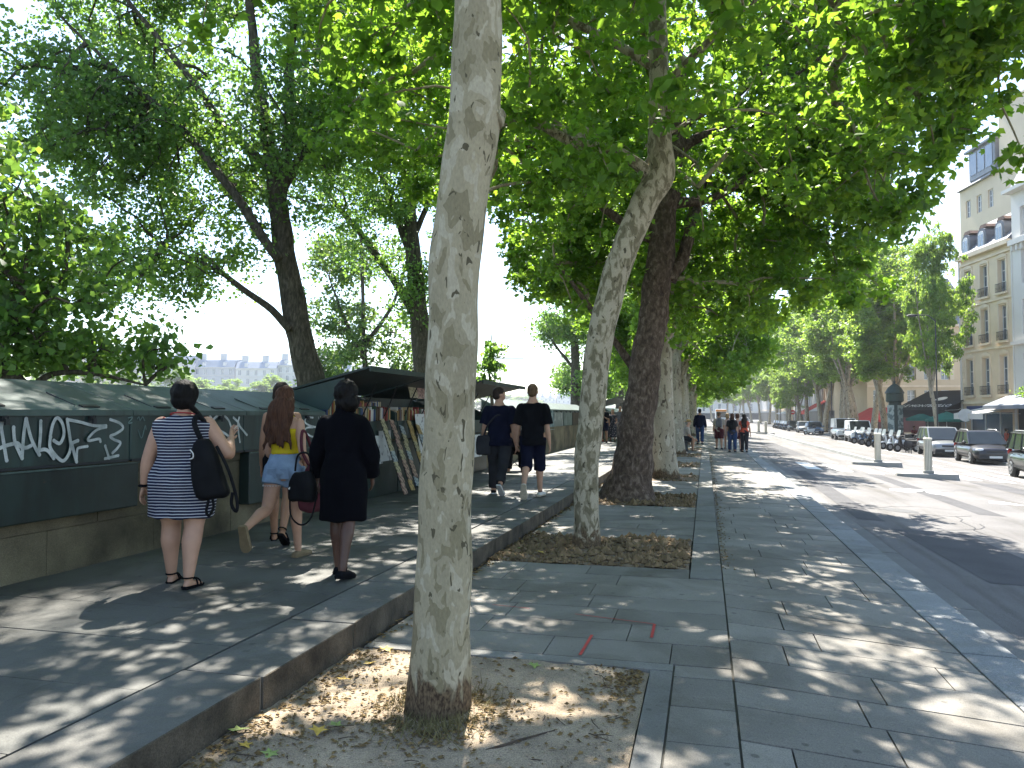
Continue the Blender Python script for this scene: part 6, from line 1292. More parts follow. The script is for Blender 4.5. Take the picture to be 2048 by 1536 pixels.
bag('handbag', 'black leather handbag carried by the woman in black on her left arm', 'handbag', [(0, 0, -.14, .11, .05), (0, 0, -.12, .14, .07), (0, 0, .02, .13, .065), (0, 0, .10, .10, .05), (0, 0, .12, .09, .03)], (-3.36, 6.02, .92), -10, 'bagblack',
    [('handle', [(-.09, 0, .12), (-.06, 0, .26), (.05, 0, .27), (.09, 0, .12)], .009), ('strap', [(-.14, 0, -.02), (-.10, -.04, -.25), (.02, -.05, -.33), (.12, -.04, -.26), (.15, 0, -.05)], .008), ('buckle', [(-.10, -.075, -.02), (-.085, -.08, -.03), (-.08, -.08, -.01)], .004)])
# --- two men
pw, J, A, tl, hd = person('man in a navy T shirt and dark trousers, looking right, satchel at his hip', (-3.42, 12.75, .172), 6, 1.82, 'm', 1.06, 'skin', ('short', 'hdark'), ((8, 1, 4, 0), (-15, -2, 28, 40)), ((0, 12, 34, 0), (-4, 10, 14, 0)), ('cnavy', .455, .832, .42, .030, {'loose': .022}), ('trousers', 'cdgrey', .97, .012), ('shoe', 'cblack', 'sneak'), -50, .013, fold=.006)
bag('satchel', 'dark grey satchel slung at the left hip of the man in navy', 'bag', [(0, 0, -.18, .08, .05), (0, 0, -.16, .13, .065), (0, 0, .10, .125, .06), (0, 0, .16, .10, .04)], (-3.66, 12.62, 1.02), 10, 'cdgrey', [('strap', [(0, 0, .14), (.08, -.02, .34), (.24, -.06, .50), (.36, .02, .47)], .016)])
pw, J, A, tl, hd = person('young man in a black T shirt and dark knee length shorts, pale soles', (-2.76, 12.42, .172), 4, 1.84, 'm', .98, 'skin', ('short', 'hlight'), ((-13, -1, 30, 58), (7, 1, 3, 0)), ((2, 10, 18, 0), (-3, 10, 12, 0)), ('cblack', .455, .832, .44, .030, {'loose': .026}), ('shorts', 'cnavy', .66, .013), ('shoe', 'sneak', 'sole'), 0, .013, fold=.006)
for i in (0, 1):
    kn, an = J[i][1], J[i][2]; b = MB(); b.tube([kn.lerp(an, .78), an + (an - kn) * .02], [.036, .038], 10); b.build('sock', M['cblack'], pw, smooth=True)
# --- seated seller between the men
pw, J, A, tl, hd = person('seated bookseller in dark clothes and a dark hat, seen between the two men', (-4.55, 18.3, .172), 200, 1.70, 'm', 1.15, 'skintan', None, ((82, 6, 84, 0), (78, 6, 70, 0)), ((30, 12, 60, 20), (30, 12, 60, 20)), ('cblack', .485, .835, .9, .02), ('trousers', 'cblack', .95, .018), ('shoe', 'cblack'), 0, .016, seated=True, seat_z=.46, eyes=True)
b = MB(); c = hd((0, 0, .10)); b.rings([(c.x, c.y, c.z, .15, .16), (c.x, c.y, c.z + .012, .15, .16), (c.x, c.y, c.z + .014, .09, .10), (c.x, c.y, c.z + .10, .075, .085), (c.x, c.y, c.z + .11, .03, .04)], 18); b.build('hat', M['cblack'], pw, smooth=True)
t = thing('folding_chair', 'black folding chair with crossed legs under the seated bookseller', 'chair', (-4.55, 18.3, .172), R(200))
MB().box((0, .05, .42), (.46, .42, .04)).build('seat', M['cblack'], t); MB().box((0, -.20, .70), (.48, .03, .34), rx=.15).build('backrest', M['cblack'], t)
for s in (-1, 1):
    for a, c_ in (((s * .22, -.18, 0), (s * .22, .24, .42)), ((s * .22, .24, 0), (s * .22, -.20, .86)), ((-s * .22, .24, 0), (s * .22, .24, .42))): b = MB(); b.tube([a, c_], .010, 6); b.build('leg', M['iron'], t)
# --- group by the far stalls
GL = 'people standing by the far book stalls'
person('man in a black T shirt and navy shorts standing by the far stalls', (-4.80, 37.6, .172), 175, 1.78, 'm', 1.08, 'skintan', ('short', 'hgrey'), ((3, 3, 3, 0), (-2, 3, 3, 0)), ((20, 10, 95, 30), (20, 10, 90, 30)), ('cblack', .48, .832, .42, .018), ('shorts', 'cnavy', .5, .018), ('shoe', 'cblack'), 10, .02, GL, eyes=True)
person('woman in a long black floral dress behind the man in navy shorts', (-4.52, 38.9, .172), 190, 1.62, 'f', 1.05, 'skintan', ('shoulder', 'hfair'), ((3, 1, 3, 0), (-2, 1, 3, 0)), ((15, 10, 60, 20), None), ('cfloral', .13, .83, .3, .02, {'flare': .09, 'name': 'dress'}), None, ('sandal', 'cblack'), 0, .02, GL, eyes=True)
person('bald man in a pale blue shirt at the back of the stall group', (-4.35, 40.8, .172), 180, 1.80, 'm', 1.05, 'skin', None, ((3, 1, 3, 0), (-2, 1, 3, 0)), (None, None), ('cgrey', .48, .832, .9, .02), ('trousers', 'cbeige', .95, .018), ('shoe', 'cblack'), 0, .022, GL, eyes=True)
person('dark haired woman in a red top at the right of the stall group', (-4.0, 40.2, .172), 150, 1.66, 'f', 1.0, 'skintan', ('long', 'hdark'), ((3, 1, 3, 0), (-2, 1, 3, 0)), (None, None), ('cred', .5, .82, .3, .016), ('trousers', 'cdgrey', .95, .014), ('shoe', 'cblack'), 0, .022, GL, eyes=True)
person('person in a lime green vest half hidden at the left of the stall group', (-5.08, 38.8, .172), 90, 1.66, 'f', 1.0, 'skin', ('bob', 'hdark'), ((3, 1, 3, 0), (-2, 1, 3, 0)), (None, None), ('clime', .40, .80, 0, .03), ('trousers', 'cblack', .95, .014), ('shoe', 'cred'), 0, .022, GL)
# --- man in a straw hat on a low bench
pw, J, A, tl, hd = person('seated man in a straw hat and pale shirt, leaning forward by the thick pale trunk', (-.92, 33.4, 0.0), -78, 1.74, 'm', 1.0, 'skin', ('short', 'hgrey'), ((80, 4, 78, 0), (84, 4, 88, 0)), ((38, 6, 40, 12), (38, 6, 40, 12)), ('cbeige', .485, .832, .4, .02), ('shorts', 'cdgrey', .46, .018), ('shoe', 'tan'), 0, .018, seated=True, seat_z=.47, lean=22)
b = MB(); c = hd((0, 0.006, .095)); b.rings([(c.x, c.y, c.z, .175, .19), (c.x, c.y, c.z + .012, .175, .19), (c.x, c.y, c.z + .014, .09, .105), (c.x, c.y, c.z + .095, .08, .092), (c.x, c.y, c.z + .105, .03, .04)], 18); b.build('straw_hat', M['straw'], pw, smooth=True)
b = MB(); b.rings([(c.x, c.y, c.z + .016, .094, .109), (c.x, c.y, c.z + .040, .090, .104)], 18); b.build('hat_band', M['cblack'], pw)
t = thing('bench', 'low slatted bench under the man in the straw hat', 'bench', (-.95, 33.4, 0), R(12))
for k in range(3): MB().b6(-.32 + k * .15, -.19 + k * .15, -.8, .8, .40, .43).build('slat', M['iron'], t)
for yy in (-.65, .65): MB().b6(-.28, .1, yy - .03, yy + .03, 0, .40).build('leg', M['iron'], t)
bag('rucksack', 'black rucksack on the bench behind the man in the straw hat', 'backpack', [(0, 0, 0, .15, .12), (0, 0, .2, .17, .13), (0, 0, .42, .12, .09), (0, 0, .48, .05, .04)], (-1.28, 33.3, .432), 0, 'bagblack', vox=.02)
# --- walkers on the footpath
GW = 'people walking away on the footpath'
w = lambda *a, **k: person(*a, group=GW, vox=.02, **k)
def pk2(label, loc, rz, mat='bagblack', s=1):
    return bag('backpack', label, 'backpack', [(0, 0, -.22 * s, .10 * s, .05 * s), (0, 0, -.20 * s, .14 * s, .085 * s), (0, 0, .05 * s, .14 * s, .085 * s), (0, 0, .18 * s, .11 * s, .065 * s), (0, 0, .22 * s, .05 * s, .03 * s)], loc, rz, mat, vox=.02, extra=[('strap', [(-.07, .04, .2), (-.08, .12, .25), (-.08, .2, .16)], .016), ('strap', [(.07, .04, .2), (.08, .12, .25), (.08, .2, .16)], .016)])
w('man in a dark jacket and blue jeans walking alone left of the group', (-.27, 41.0, 0), 0, H=1.82, sex='m', g=1.04, hair=('short', 'hblack'), legs=((9, 1, 4, 0), (-10, 1, 12, 8)), arms=((2, 12, 26, 0), (-4, 12, 20, 0)), top=('cnavy', .47, .835, .95, .026), bottom=('trousers', 'cjean', .97, .014), shoes=('shoe', 'cblack'), skin='skintan')
zz = zpath(.7, 37)
w('walker in burgundy shorts with a grey backpack, leftmost of the close group', (.62, 37.4, zz), 0, H=1.74, sex='m', g=1.04, hair=('short', 'hlight'), legs=((8, 1, 4, 0), (-9, 1, 10, 6)), top=('cbeige', .47, .832, .4, .02), bottom=('shorts', 'cburg', .52, .02), shoes=('shoe', 'cdgrey')); pk2('grey backpack worn by the walker in burgundy shorts', (.62, 37.24, zz + 1.25), 0, 'cgrey')
w('blonde walker in a pale pink dress in the middle of the close group', (1.02, 37.9, zz), 0, H=1.68, hair=('shoulder', 'hfair'), legs=((8, 1, 4, 0), (-9, 1, 10, 6)), arms=((-10, 16, 10, 0), None), top=('cblush', .36, .83, .35, .02, {'flare': .05, 'name': 'dress'}), bottom=None, shoes=('sandal', 'cblack'))
zz = zpath(1.15, 35)
w('walker with auburn hair, charcoal T shirt and blue jeans, nearest of the group', (1.14, 35.0, zz), 0, H=1.68, g=1.06, hair=('shoulder', 'hbrown'), legs=((7, 1, 4, 0), (-6, 1, 8, 4)), top=('cdgrey', .48, .832, .42, .018), bottom=('trousers', 'cjean', .97, .014), shoes=('shoe', 'cdgrey')); pk2('black backpack worn by the walker in jeans', (1.14, 34.84, zz + 1.2), 0)
w('walker in a lilac top and burgundy shorts, half hidden by the walker in jeans', (1.42, 36.4, zz), 0, H=1.68, g=1.04, hair=('bob', 'hbrown'), legs=((8, 1, 4, 0), (-9, 1, 10, 6)), top=('cblush', .48, .83, .4, .018), bottom=('shorts', 'cburg', .5, .016), shoes=('shoe', 'cdgrey'))
w('woman in a coral top and charcoal trousers with long dark hair, rightmost walker', (1.66, 35.3, zpath(1.66, 35)), 0, H=1.66, hair=('long', 'hdark'), legs=((7, -1, 4, 0), (-8, -1, 8, 4)), arms=((0, 18, 30, 0), (0, 14, 20, 0)), top=('ccoral', .52, .83, .25, .014), bottom=('trousers', 'cdgrey', .97, .010), shoes=('shoe', 'cblack'))
w('person in a blue top glimpsed behind the thin sapling', (-2.05, 39.5, .172), 80, H=1.66, hair=('short', 'hdark'), arms=((30, 8, 60, 0), None), top=('cblue', .5, .83, .4, .016), bottom=('shorts', 'cred', .5, .016), shoes=('shoe', 'sneak'))
# ================================================================== STREET FURNITURE AND VEHICLES
# lane beacons on their concrete islands
M['concrete'] = pm('island_concrete', (.27, .265, .25), .85, .12, 2, .2, 30); M['beacon'] = pm('beacon_cream', (.62, .58, .48), .5, .06, 4, coords='Object'); M['beaconstripe'] = pm('beacon_dark_stripe', (.26, .23, .19), .5, .1, 4, coords='Object'); M['steel'] = pm('galvanised_steel', (.35, .36, .37), .4, .1, 4, metal=.6, coords='Object')
def beacon(label, loc, rz=0, s=1.0):
    t = thing('lane_beacon', label, 'lane beacon', loc, rz, 'lane beacons on concrete islands')
    out = [(-.98, -.2), (-.80, -.36), (.72, -.36), (.86, -.30), (.86, .30), (.72, .36), (-.80, .36), (-.98, .2)]
    b = MB(); n = len(out); b.add([(x, y, -.06) for x, y in out] + [(x * .97, y * .93, .15) for x, y in out], [tuple(range(n - 1, -1, -1)), tuple(range(n, 2 * n))] + [(i, (i + 1) % n, n + (i + 1) % n, n + i) for i in range(n)])
    b.build('island', M['concrete'], t, bevel=.015)
    b = MB(); b.b6(-.15, .15, -.12, .12, .151, .24); b.build('foot', M['concrete'], t, bevel=.01)
    b = MB(); b.rings([(0, 0, .24, .115, .10), (0, 0, 1.26, .115, .10)], 20, e=5); b.build('post', M['beacon'], t)
    for k in range(-2, 3):
        b = MB(); b.b6(k * .047 - .009, k * .047 + .009, -.1035, -.098, .26, 1.24); b.build('stripe', M['beaconstripe'], t)
    for k in (-1, 1):
        b = MB(); b.b6(k * .1125, k * .1185, -.03, .03, .26, 1.24) if k > 0 else b.b6(-.1185, -.1125, -.03, .03, .26, 1.24); b.build('stripe', M['beaconstripe'], t)
    b = MB(); b.rings([(0, 0, 1.26, .125, .11), (0, 0, 1.30, .125, .11), (0, 0, 1.315, .11, .09)], 20, e=5); b.build('cap', M['beacon'], t); return t
bk = beacon('cream striped lane beacon on the nearer concrete island', (7.08, 27.9, zroad(7.08)), R(-4))
dup(bk, (6.72, 33.7, zroad(6.7)), R(-4), label='cream striped lane beacon on the second island, left of the nearer one')
dup(bk, (5.95, 82, zroad(6)), 0, label='far lane beacon, right one of the distant pair'); dup(bk, (5.55, 86.5, zroad(6)), 0, label='far lane beacon, left one of the distant pair')
# ---- cars
M['tyre'] = pm('tyre_rubber', (.018, .018, .018), .85, .2, 20, coords='Object'); M['rim'] = pm('alloy_rim', (.35, .36, .37), .35, .1, 8, metal=.7, coords='Object'); M['carglass'] = pm('car_glass', (.020, .026, .028), .08, .2, 2, spec=.35, coords='Object'); M['head'] = pm('headlamp_glass', (.55, .57, .58), .1, .1, 20, spec=1.0, coords='Object'); M['tail'] = pm('tail_lamp', (.35, .02, .02), .2, .1, 20, coords='Object'); M['trim'] = pm('car_black_trim', (.02, .02, .021), .6, .2, 9, coords='Object'); M['plate'] = pm('number_plate', (.60, .60, .58), .5, .05, 9, coords='Object')
def paint(name, c, metal=.2): return pm('car_paint_' + name, c, .28, .06, 2, metal=metal, spec=.4, coat=.35, coords='Object')
M['pdark'] = paint('dark_green_grey', (.014, .020, .016), .0); M['pblack'] = paint('anthracite', (.016, .015, .018), .0); M['psilver'] = paint('silver', (.26, .27, .28), .5); M['pwhite'] = paint('white', (.62, .65, .68), 0); M['pblue'] = paint('blue', (.08, .15, .26), .2); M['pgrey'] = paint('grey', (.13, .14, .15), .4)
def car(label, loc, rz, paintm, L=4.2, W=1.78, H=1.5, hood=.30, cab=(.22, .47), roof=(.04, .40), belt=.60, wheel=.33, van=False, group='cars and vans parked along the far kerb', cat='car', rails=False):
    """front at -Y. cab: glasshouse base from -cab0*L to cab1*L; roof from -roof0*L to roof1*L"""
    t = thing('parked_car' if not van else 'parked_van', label, cat, loc, rz, group); zb = .20; zbelt = belt * H; hl = L / 2; hood_z = zbelt * (.93 if not van else .96)
    st = [(-hl, zb + .16, zbelt * .70, .40), (-hl + .07, zb + .02, zbelt * .80, .455), (-hl + .32, zb, hood_z * .93, .485), (-hl + L * hood * .75, zb - .02, hood_z, .495), (-cab[0] * L * .9, zb - .02, zbelt, .5), (0, zb - .02, zbelt, .5), (hl * .6, zb - .02, zbelt, .5), (hl - .25, zb, zbelt * .99, .485), (hl - .05, zb + .05, zbelt * .93, .46), (hl, zb + .18, zbelt * .84, .42)]
    vs = []; n = 16
    for (y, z0, z1, hw) in st:
        for k in range(n):
            a = 2 * pi * k / n; e = 3.2; ca, sa = cos(a), sin(a)
            vs.append((hw * W * math.copysign(abs(ca) ** (2 / e), ca), y, (z0 + z1) / 2 + (z1 - z0) / 2 * math.copysign(abs(sa) ** (2 / e), sa)))
    m = len(st); fs = [(i * n + k, (i + 1) * n + k, (i + 1) * n + (k + 1) % n, i * n + (k + 1) % n) for i in range(m - 1) for k in range(n)] + [tuple(range(n)), tuple(range(m * n - 1, (m - 1) * n - 1, -1))]
    b = MB(); b.add(vs, fs); o = b.build('body', M[paintm], t, smooth=True); 
    yb0, yb1, yr0, yr1 = -cab[0] * L, cab[1] * L, -roof[0] * L, roof[1] * L; wb, wr = .455 * W, (.385 if not van else .43) * W; zr_ = H - .05
    B = [(-wb, yb0, zbelt - .02), (wb, yb0, zbelt - .02), (wb, yb1, zbelt - .02), (-wb, yb1, zbelt - .02)]; T = [(-wr, yr0, zr_), (wr, yr0, zr_), (wr, yr1, zr_), (-wr, yr1, zr_)]
    b = MB(); b.hexa(B, T); b.build('glasshouse', M['carglass'], t, bevel=.03)
    V = lambda q: Vector(q)
    def pil(p, q, r_=.035): bb = MB(); bb.tube([V(p), V(q)], r_, 6); bb.build('pillar', M[paintm], t)
    for s, i0, i1 in ((-1, 0, 3), (1, 1, 2)):
        pil(B[i0], T[i0]); pil(B[i1], T[i1], .05); f = .42 if not van else .30; pil(V(B[i0]).lerp(V(B[i1]), f), V(T[i0]).lerp(V(T[i1]), f), .035); pil(V(T[i0]), V(T[i1]), .03)
        if not van: pil(V(B[i0]).lerp(V(B[i1]), .74), V(T[i0]).lerp(V(T[i1]), .76), .03)
        else:
            q = [V(B[i0]).lerp(V(B[i1]), .34), V(B[i1]), V(T[i1]), V(T[i0]).lerp(V(T[i1]), .34)]; bb = MB(); dx = Vector((s * .012, 0, 0)); bb.hexa([v + dx for v in (q[0], q[1], q[2], q[3])], [v + dx * 2 for v in (q[0], q[1], q[2], q[3])]); bb.build('side_panel', M[paintm], t)
        if rails: bb = MB(); bb.tube([V(T[i0]) + Vector((-s * .05, .15, .05)), V(T[i0]) + Vector((-s * .05, .3, .09)), V(T[i1]) + Vector((-s * .05, -.3, .09)), V(T[i1]) + Vector((-s * .05, -.1, .05))], .018, 6); bb.build('roof_rail', M['steel'], t)
        bb = MB(); bb.ell((s * (W / 2 + .06), yb0 + .28, zbelt + .06), (.09, .06, .075), 10, 6); bb.build('mirror', M[paintm], t, smooth=True)
        bb = MB(); bb.b6(s * W / 2 * .995 - .012, s * W / 2 * .995 + .012, -hl + .75, hl - .75, .40, .50); bb.build('rub_strip', M['trim'], t)
        for yh in (.08 * L, .27 * L)[: 1 if van else 2]: bb = MB(); bb.b6(s * W / 2 * .985 - .015, s * W / 2 * .985 + .015, yh, yh + .16, zbelt * .83, zbelt * .83 + .03); bb.build('door_handle', M['trim'], t)
        bb = MB(); bb.ell((s * W * .345, -hl + .14, zbelt * .735), (.20, .12, .085), 12, 8); bb.build('headlight', M['head'], t, smooth=True)
        bb = MB(); bb.ell((s * W * .40, hl - .08, zbelt * .86), (.09, .08, .16), 10, 8); bb.build('tail_light', M['tail'], t, smooth=True)
        for y in (-hl + L * .19, hl - L * .19):
            bb = MB(); bb.disc_x((0, 0, 0), wheel, .21, 22); wo = bb.build('wheel', M['tyre'], t); wo.location = (s * (W / 2 - .10), y, wheel)
            bb = MB(); x = s * .108; bb.disc_x((x, 0, 0), wheel * .66, .02, 16); ro = bb.build('rim', M['rim'], wo)
            bb = MB(); 
            for k in range(5): a = 2 * pi * k / 5; bb.box((x + s * .014, cos(a) * wheel * .40, sin(a) * wheel * .40), (.008, wheel * .2, wheel * .2), rx=a)
            bb.build('rim_gap', M['trim'], wo)
            bb = MB(); bb.disc_x((s * (W / 2 - .05), y, wheel + .03), wheel * 1.16, .06, 22); bb.build('wheel_arch', M['trim'], t)
    b = MB(); b.hexa([(-wr, yr0, zr_ - .01), (wr, yr0, zr_ - .01), (wr, yr1, zr_ - .01), (-wr, yr1, zr_ - .01)], [(-wr * .9, yr0 + .12, zr_ + .05), (wr * .9, yr0 + .12, zr_ + .05), (wr * .9, yr1 - .1, zr_ + .04), (-wr * .9, yr1 - .1, zr_ + .04)]); b.build('roof', M[paintm], t, bevel=.02)
    b = MB(); b.b6(-W * .40, W * .40, -hl - .012, -hl + .10, zb + .06, zb + .24); b.build('front_bumper', M['trim'], t, bevel=.02); b = MB(); b.b6(-W * .22, W * .22, -hl - .014, -hl + .1, zbelt * .60, zbelt * .70); b.build('grille', M['trim'], t, bevel=.01)
    b = MB(); b.b6(-.26, .26, -hl - .028, -hl - .013, zb + .11, zb + .21); b.build('number_plate', M['plate'], t)
    b = MB(); b.b6(-W * .42, W * .42, hl - .08, hl + .012, zb + .06, zb + .26); b.build('rear_bumper', M['trim'], t, bevel=.02); return t
zk = zroad(12.0)
car('dark green grey off-road car cut by the right edge of the photo', (11.85, 31.1, zk), R(-4), 'pdark', 4.24, 1.80, 1.69, .30, (.20, .49), (.08, .45), .62, .355, cat='car', rails=True)
car('anthracite crossover car with silver roof rails, second from the right', (13.05, 41.9, zk), R(-3), 'pblack', 4.16, 1.74, 1.55, .31, (.21, .47), (.03, .40), .60, .335, rails=True)
car('silver grey people carrier between the crossover and the scooters', (13.0, 48.6, zk), R(-3), 'psilver', 4.35, 1.80, 1.62, .27, (.28, .48), (.06, .42), .58, .33)
car('nearer small white delivery van, right one of the two', (12.75, 71.5, zk), R(-2), 'pwhite', 4.2, 1.83, 1.83, .20, (.30, .49), (.12, .47), .58, .32, van=True, cat='van')
car('taller white van parked just behind the small one', (12.7, 78.2, zk), R(-2), 'pwhite', 4.8, 1.92, 1.98, .16, (.36, .49), (.22, .48), .56, .33, van=True, cat='van')
car('blue and white car beyond the white vans', (12.5, 97, zk), R(-2), 'pblue', 4.1, 1.75, 1.5)
car('grey car glinting in the sun, third beyond the white vans', (12.4, 106, zk), R(-2), 'psilver', 4.1, 1.75, 1.48)
car('dark car at the far end of the parked row', (12.2, 115, zk), R(-2), 'pblack', 4.1, 1.75, 1.48)
car('distant white car on the roadway beyond the walkers', (4.6, 150, zroad(4.6)), 0, 'pwhite', 4.1, 1.75, 1.5, group='cars driving far down the street'); car('distant dark car beside the distant white one', (7.4, 156, zroad(7.4)), 0, 'pgrey', 4.1, 1.75, 1.5, group='cars driving far down the street')
# distant coach
t = thing('coach', 'distant orange and white coach at the end of the bus lane', 'bus', (3.6, 185, zroad(3.6)), 0)
b = MB(); b.b6(-1.25, 1.25, 0, 11, .35, 3.1); b.build('body', M['pwhite'], t, bevel=.12); b = MB(); b.b6(-1.1, 1.1, -.03, .02, 1.2, 2.5); b.build('windscreen', M['carglass'], t); b = MB(); b.b6(-1.2, 1.2, -.04, .05, 2.55, 3.05); b.build('destination_panel', pm('orange_panel', (.6, .22, .03), .5), t)
for s in (-1, 1): b = MB(); b.ell((s * .9, -.02, .8), (.16, .06, .12), 8, 6); b.build('headlight', M['head'], t)
for s in (-1, 1):
    for y in (2, 8.5): b = MB(); b.disc_x((s * 1.12, y, .48), .48, .28, 18); b.build('wheel', M['tyre'], t)
# ---- scooters
def scooter(label, loc, rz, pm_, seatm='trim', screen=True):
    t = thing('parked_scooter', label, 'scooter', loc, rz, 'scooters and motorcycles parked along the far kerb')
    for y, r_ in ((-.66, .26), (.62, .26)): b = MB(); b.disc_x((0, 0, 0), r_, .11, 18); w_ = b.build('wheel', M['tyre'], t); w_.location = (0, y, r_); b = MB(); b.disc_x((0, 0, 0), r_ * .6, .115, 12); b.build('rim', M['rim'], w_)
    b = MB(); b.rings([(0, .15, .25, .12, .35), (0, .25, .45, .17, .50), (0, .32, .62, .16, .52), (0, .36, .72, .13, .48)], 14); b.build('rear_fairing', M[pm_], t, smooth=True)
    b = MB(); b.rings([(0, .22, .72, .14, .36), (0, .22, .78, .15, .38), (0, .3, .82, .10, .30)], 14, e=2.6); b.build('seat', M[seatm], t, smooth=True)
    b = MB(); b.hexa([(-.14, -.38, .22), (.14, -.38, .22), (.14, .05, .22), (-.14, .05, .22)], [(-.15, -.38, .30), (.15, -.38, .30), (.15, .05, .30), (-.15, .05, .30)]); b.build('footboard', M['trim'], t)
    b = MB(); b.hexa([(-.17, -.40, .26), (.17, -.40, .26), (.17, -.32, .26), (-.17, -.32, .26)], [(-.13, -.56, .95), (.13, -.56, .95), (.13, -.46, .95), (-.13, -.46, .95)]); b.build('leg_shield', M[pm_], t, bevel=.03)
    b = MB(); b.tube([(0, -.66, .26), (0, -.56, .6), (0, -.50, 1.02)], .035, 8); b.build('fork', M['trim'], t); b = MB(); b.hexa([(-.07, -.85, .44), (.07, -.85, .44), (.08, -.5, .48), (-.08, -.5, .48)], [(-.06, -.83, .54), (.06, -.83, .54), (.08, -.5, .56), (-.08, -.5, .56)]); b.build('mudguard', M[pm_], t, bevel=.02)
    b = MB(); b.tube([(-.34, -.40, 1.02), (-.1, -.50, 1.0), (.1, -.50, 1.0), (.34, -.40, 1.02)], .02, 6); b.build('handlebar', M['trim'], t); b = MB(); b.ell((0, -.60, .93), (.10, .07, .09), 10, 6); b.build('headlight', M['head'], t, smooth=True)
    for s in (-1, 1): b = MB(); b.tube([(s * .24, -.44, 1.02), (s * .28, -.46, 1.18)], .008, 5); b.ell((s * .29, -.46, 1.20), (.055, .015, .035), 8, 5); b.build('mirror', M['trim'], t)
    if screen: b = MB(); b.hexa([(-.18, -.60, .98), (.18, -.60, .98), (.18, -.59, .98), (-.18, -.59, .98)], [(-.14, -.48, 1.36), (.14, -.48, 1.36), (.14, -.47, 1.36), (-.14, -.47, 1.36)]); b.build('windscreen', M['head'], t)
    b = MB(); b.b6(-.16, .16, .62, .92, .80, 1.08); b.build('top_box', M['trim'], t, bevel=.04); return t
rs = random.Random(6); s0 = scooter('blue scooter behind the second lane beacon', (12.1, 66.5, zk), R(-70), 'pblue'); s1_ = scooter('dark scooter with a windscreen among the row', (12.2, 62, zk), R(-66), 'pblack'); s2_ = scooter('white scooter with its front wheel turned to the road, near the silver car', (12.0, 54.0, zk), R(-62), 'pwhite')
for i, (y, src) in enumerate(((64.6, s1_), (63.3, s0), (60.4, s1_), (59.0, s0), (57.6, s1_), (56.2, s2_), (52.6, s1_))):
    dup(src, (12.1 + rs.uniform(-.15, .15), y, zk), R(-66 + rs.uniform(-8, 8)), label=('dark scooter just right of the blue one', 'second blue scooter in the row', 'dark scooter in the middle of the row', 'blue scooter right of the middle of the row', 'dark scooter left of two pale ones', 'pale scooter left of the white one', 'dark scooter nearest the silver people carrier')[i])
for i, y in enumerate((120, 122, 124, 126.5, 129, 132, 136, 140)): dup(s1_ if i % 2 else s0, (12.0, y, zk), R(-60 + rs.uniform(-9, 9)), label='scooter in the distant row left of the white cafe umbrella')
dup(s2_, (11.6, 94, zk), R(-50), label='white scooter standing in front of the blue and white car')
# bicycle stands beside the silver car
t = thing('bicycle_rack', 'row of dark metal bicycle stands between the scooters and the silver car', 'bicycle rack', (12.3, 51.0, zk), 0)
for k in range(5): b = MB(); b.tube([(-.4, k * .35 - .6, 0), (-.4, k * .35 - .6, .75), (.4, k * .35 - .6, .75), (.4, k * .35 - .6, 0)], .022, 6); b.build('hoop', M['iron'], t)
# ---- green advertising column
p = atd(1790, 829, 57); t = thing('advertising_column', 'dark green advertising kiosk column with a domed roof and finial', 'kiosk', (p.x, p.y, -.68), R(20))
M['kiosk'] = pm('kiosk_green', (.012, .035, .030), .5, .2, 4, coords='Object'); M['poster'] = printmat('kiosk_poster', (.30, .36, .36), (.08, .12, .13), 3, .5)
b = MB(); b.rings([(0, 0, 0, .52, .52), (0, 0, .3, .52, .52), (0, 0, .34, .44, .44), (0, 0, 3.1, .44, .44)], 8); b.build('shaft', M['kiosk'], t); b = MB(); b.rings([(0, 0, 3.1, .50, .50), (0, 0, 3.2, .62, .62), (0, 0, 3.75, .60, .60), (0, 0, 3.8, .68, .68), (0, 0, 3.9, .62, .62), (0, 0, 4.2, .46, .46), (0, 0, 4.42, .2, .2), (0, 0, 4.5, .07, .07)], 16); b.build('dome', M['kiosk'], t, smooth=False)
b = MB(); b.rings([(0, 0, 4.5, .05, .05), (0, 0, 4.62, .10, .10), (0, 0, 4.72, .03, .03), (0, 0, 5.1, .01, .01)], 8); b.build('finial', M['kiosk'], t)
for a in (200, 290): b = MB(); b.box((.452 * cos(R(a)), .452 * sin(R(a)), 1.75), (.02, .56, 2.3), rz=R(a)); b.build('poster', M['poster'], t)
# ---- lamp posts
def lamp(label, loc, h=5, globe=False, r=.07):
    t = thing('street_lamp', label, 'street lamp', loc, 0, 'black lamp posts on the far pavement'); b = MB(); b.rings([(0, 0, 0, r * 2.2, r * 2.2), (0, 0, .6, r * 1.8, r * 1.8), (0, 0, .7, r, r), (0, 0, h, r * .7, r * .7)], 12); b.build('post', M['iron'], t)
    if globe: b = MB(); b.hexa([(-.12, -.12, h), (.12, -.12, h), (.12, .12, h), (-.12, .12, h)], [(-.22, -.22, h + .55), (.22, -.22, h + .55), (.22, .22, h + .55), (-.22, .22, h + .55)]); b.build('lantern', M['head'], t); b = MB(); b.rings([(0, 0, h + .55, .27, .27), (0, 0, h + .75, .12, .12), (0, 0, h + .9, .02, .02)], 8); b.build('lantern_cap', M['iron'], t)
    else: b = MB(); b.tube([(0, 0, h - .02), (-.4, 0, h + .35), (-1.1, 0, h + .4)], .035, 6); b.ell((-1.3, 0, h + .36), (.34, .14, .09), 10, 6); b.build('lamp_arm', M['iron'], t)
    return t
lamp('tall black lamp post right of the two white vans, on the far pavement', (14.0, 94, -.66), 8.5); lamp('slim black post standing beside the green kiosk', (13.9, 52.5, -.66), 8.0, r=.05); lamp('low lantern post by the red cafe umbrellas', (15.6, 78, -.66), 2.6, True); lamp('low lantern post in front of the black awning', (17.0, 64, -.66), 2.7, True)
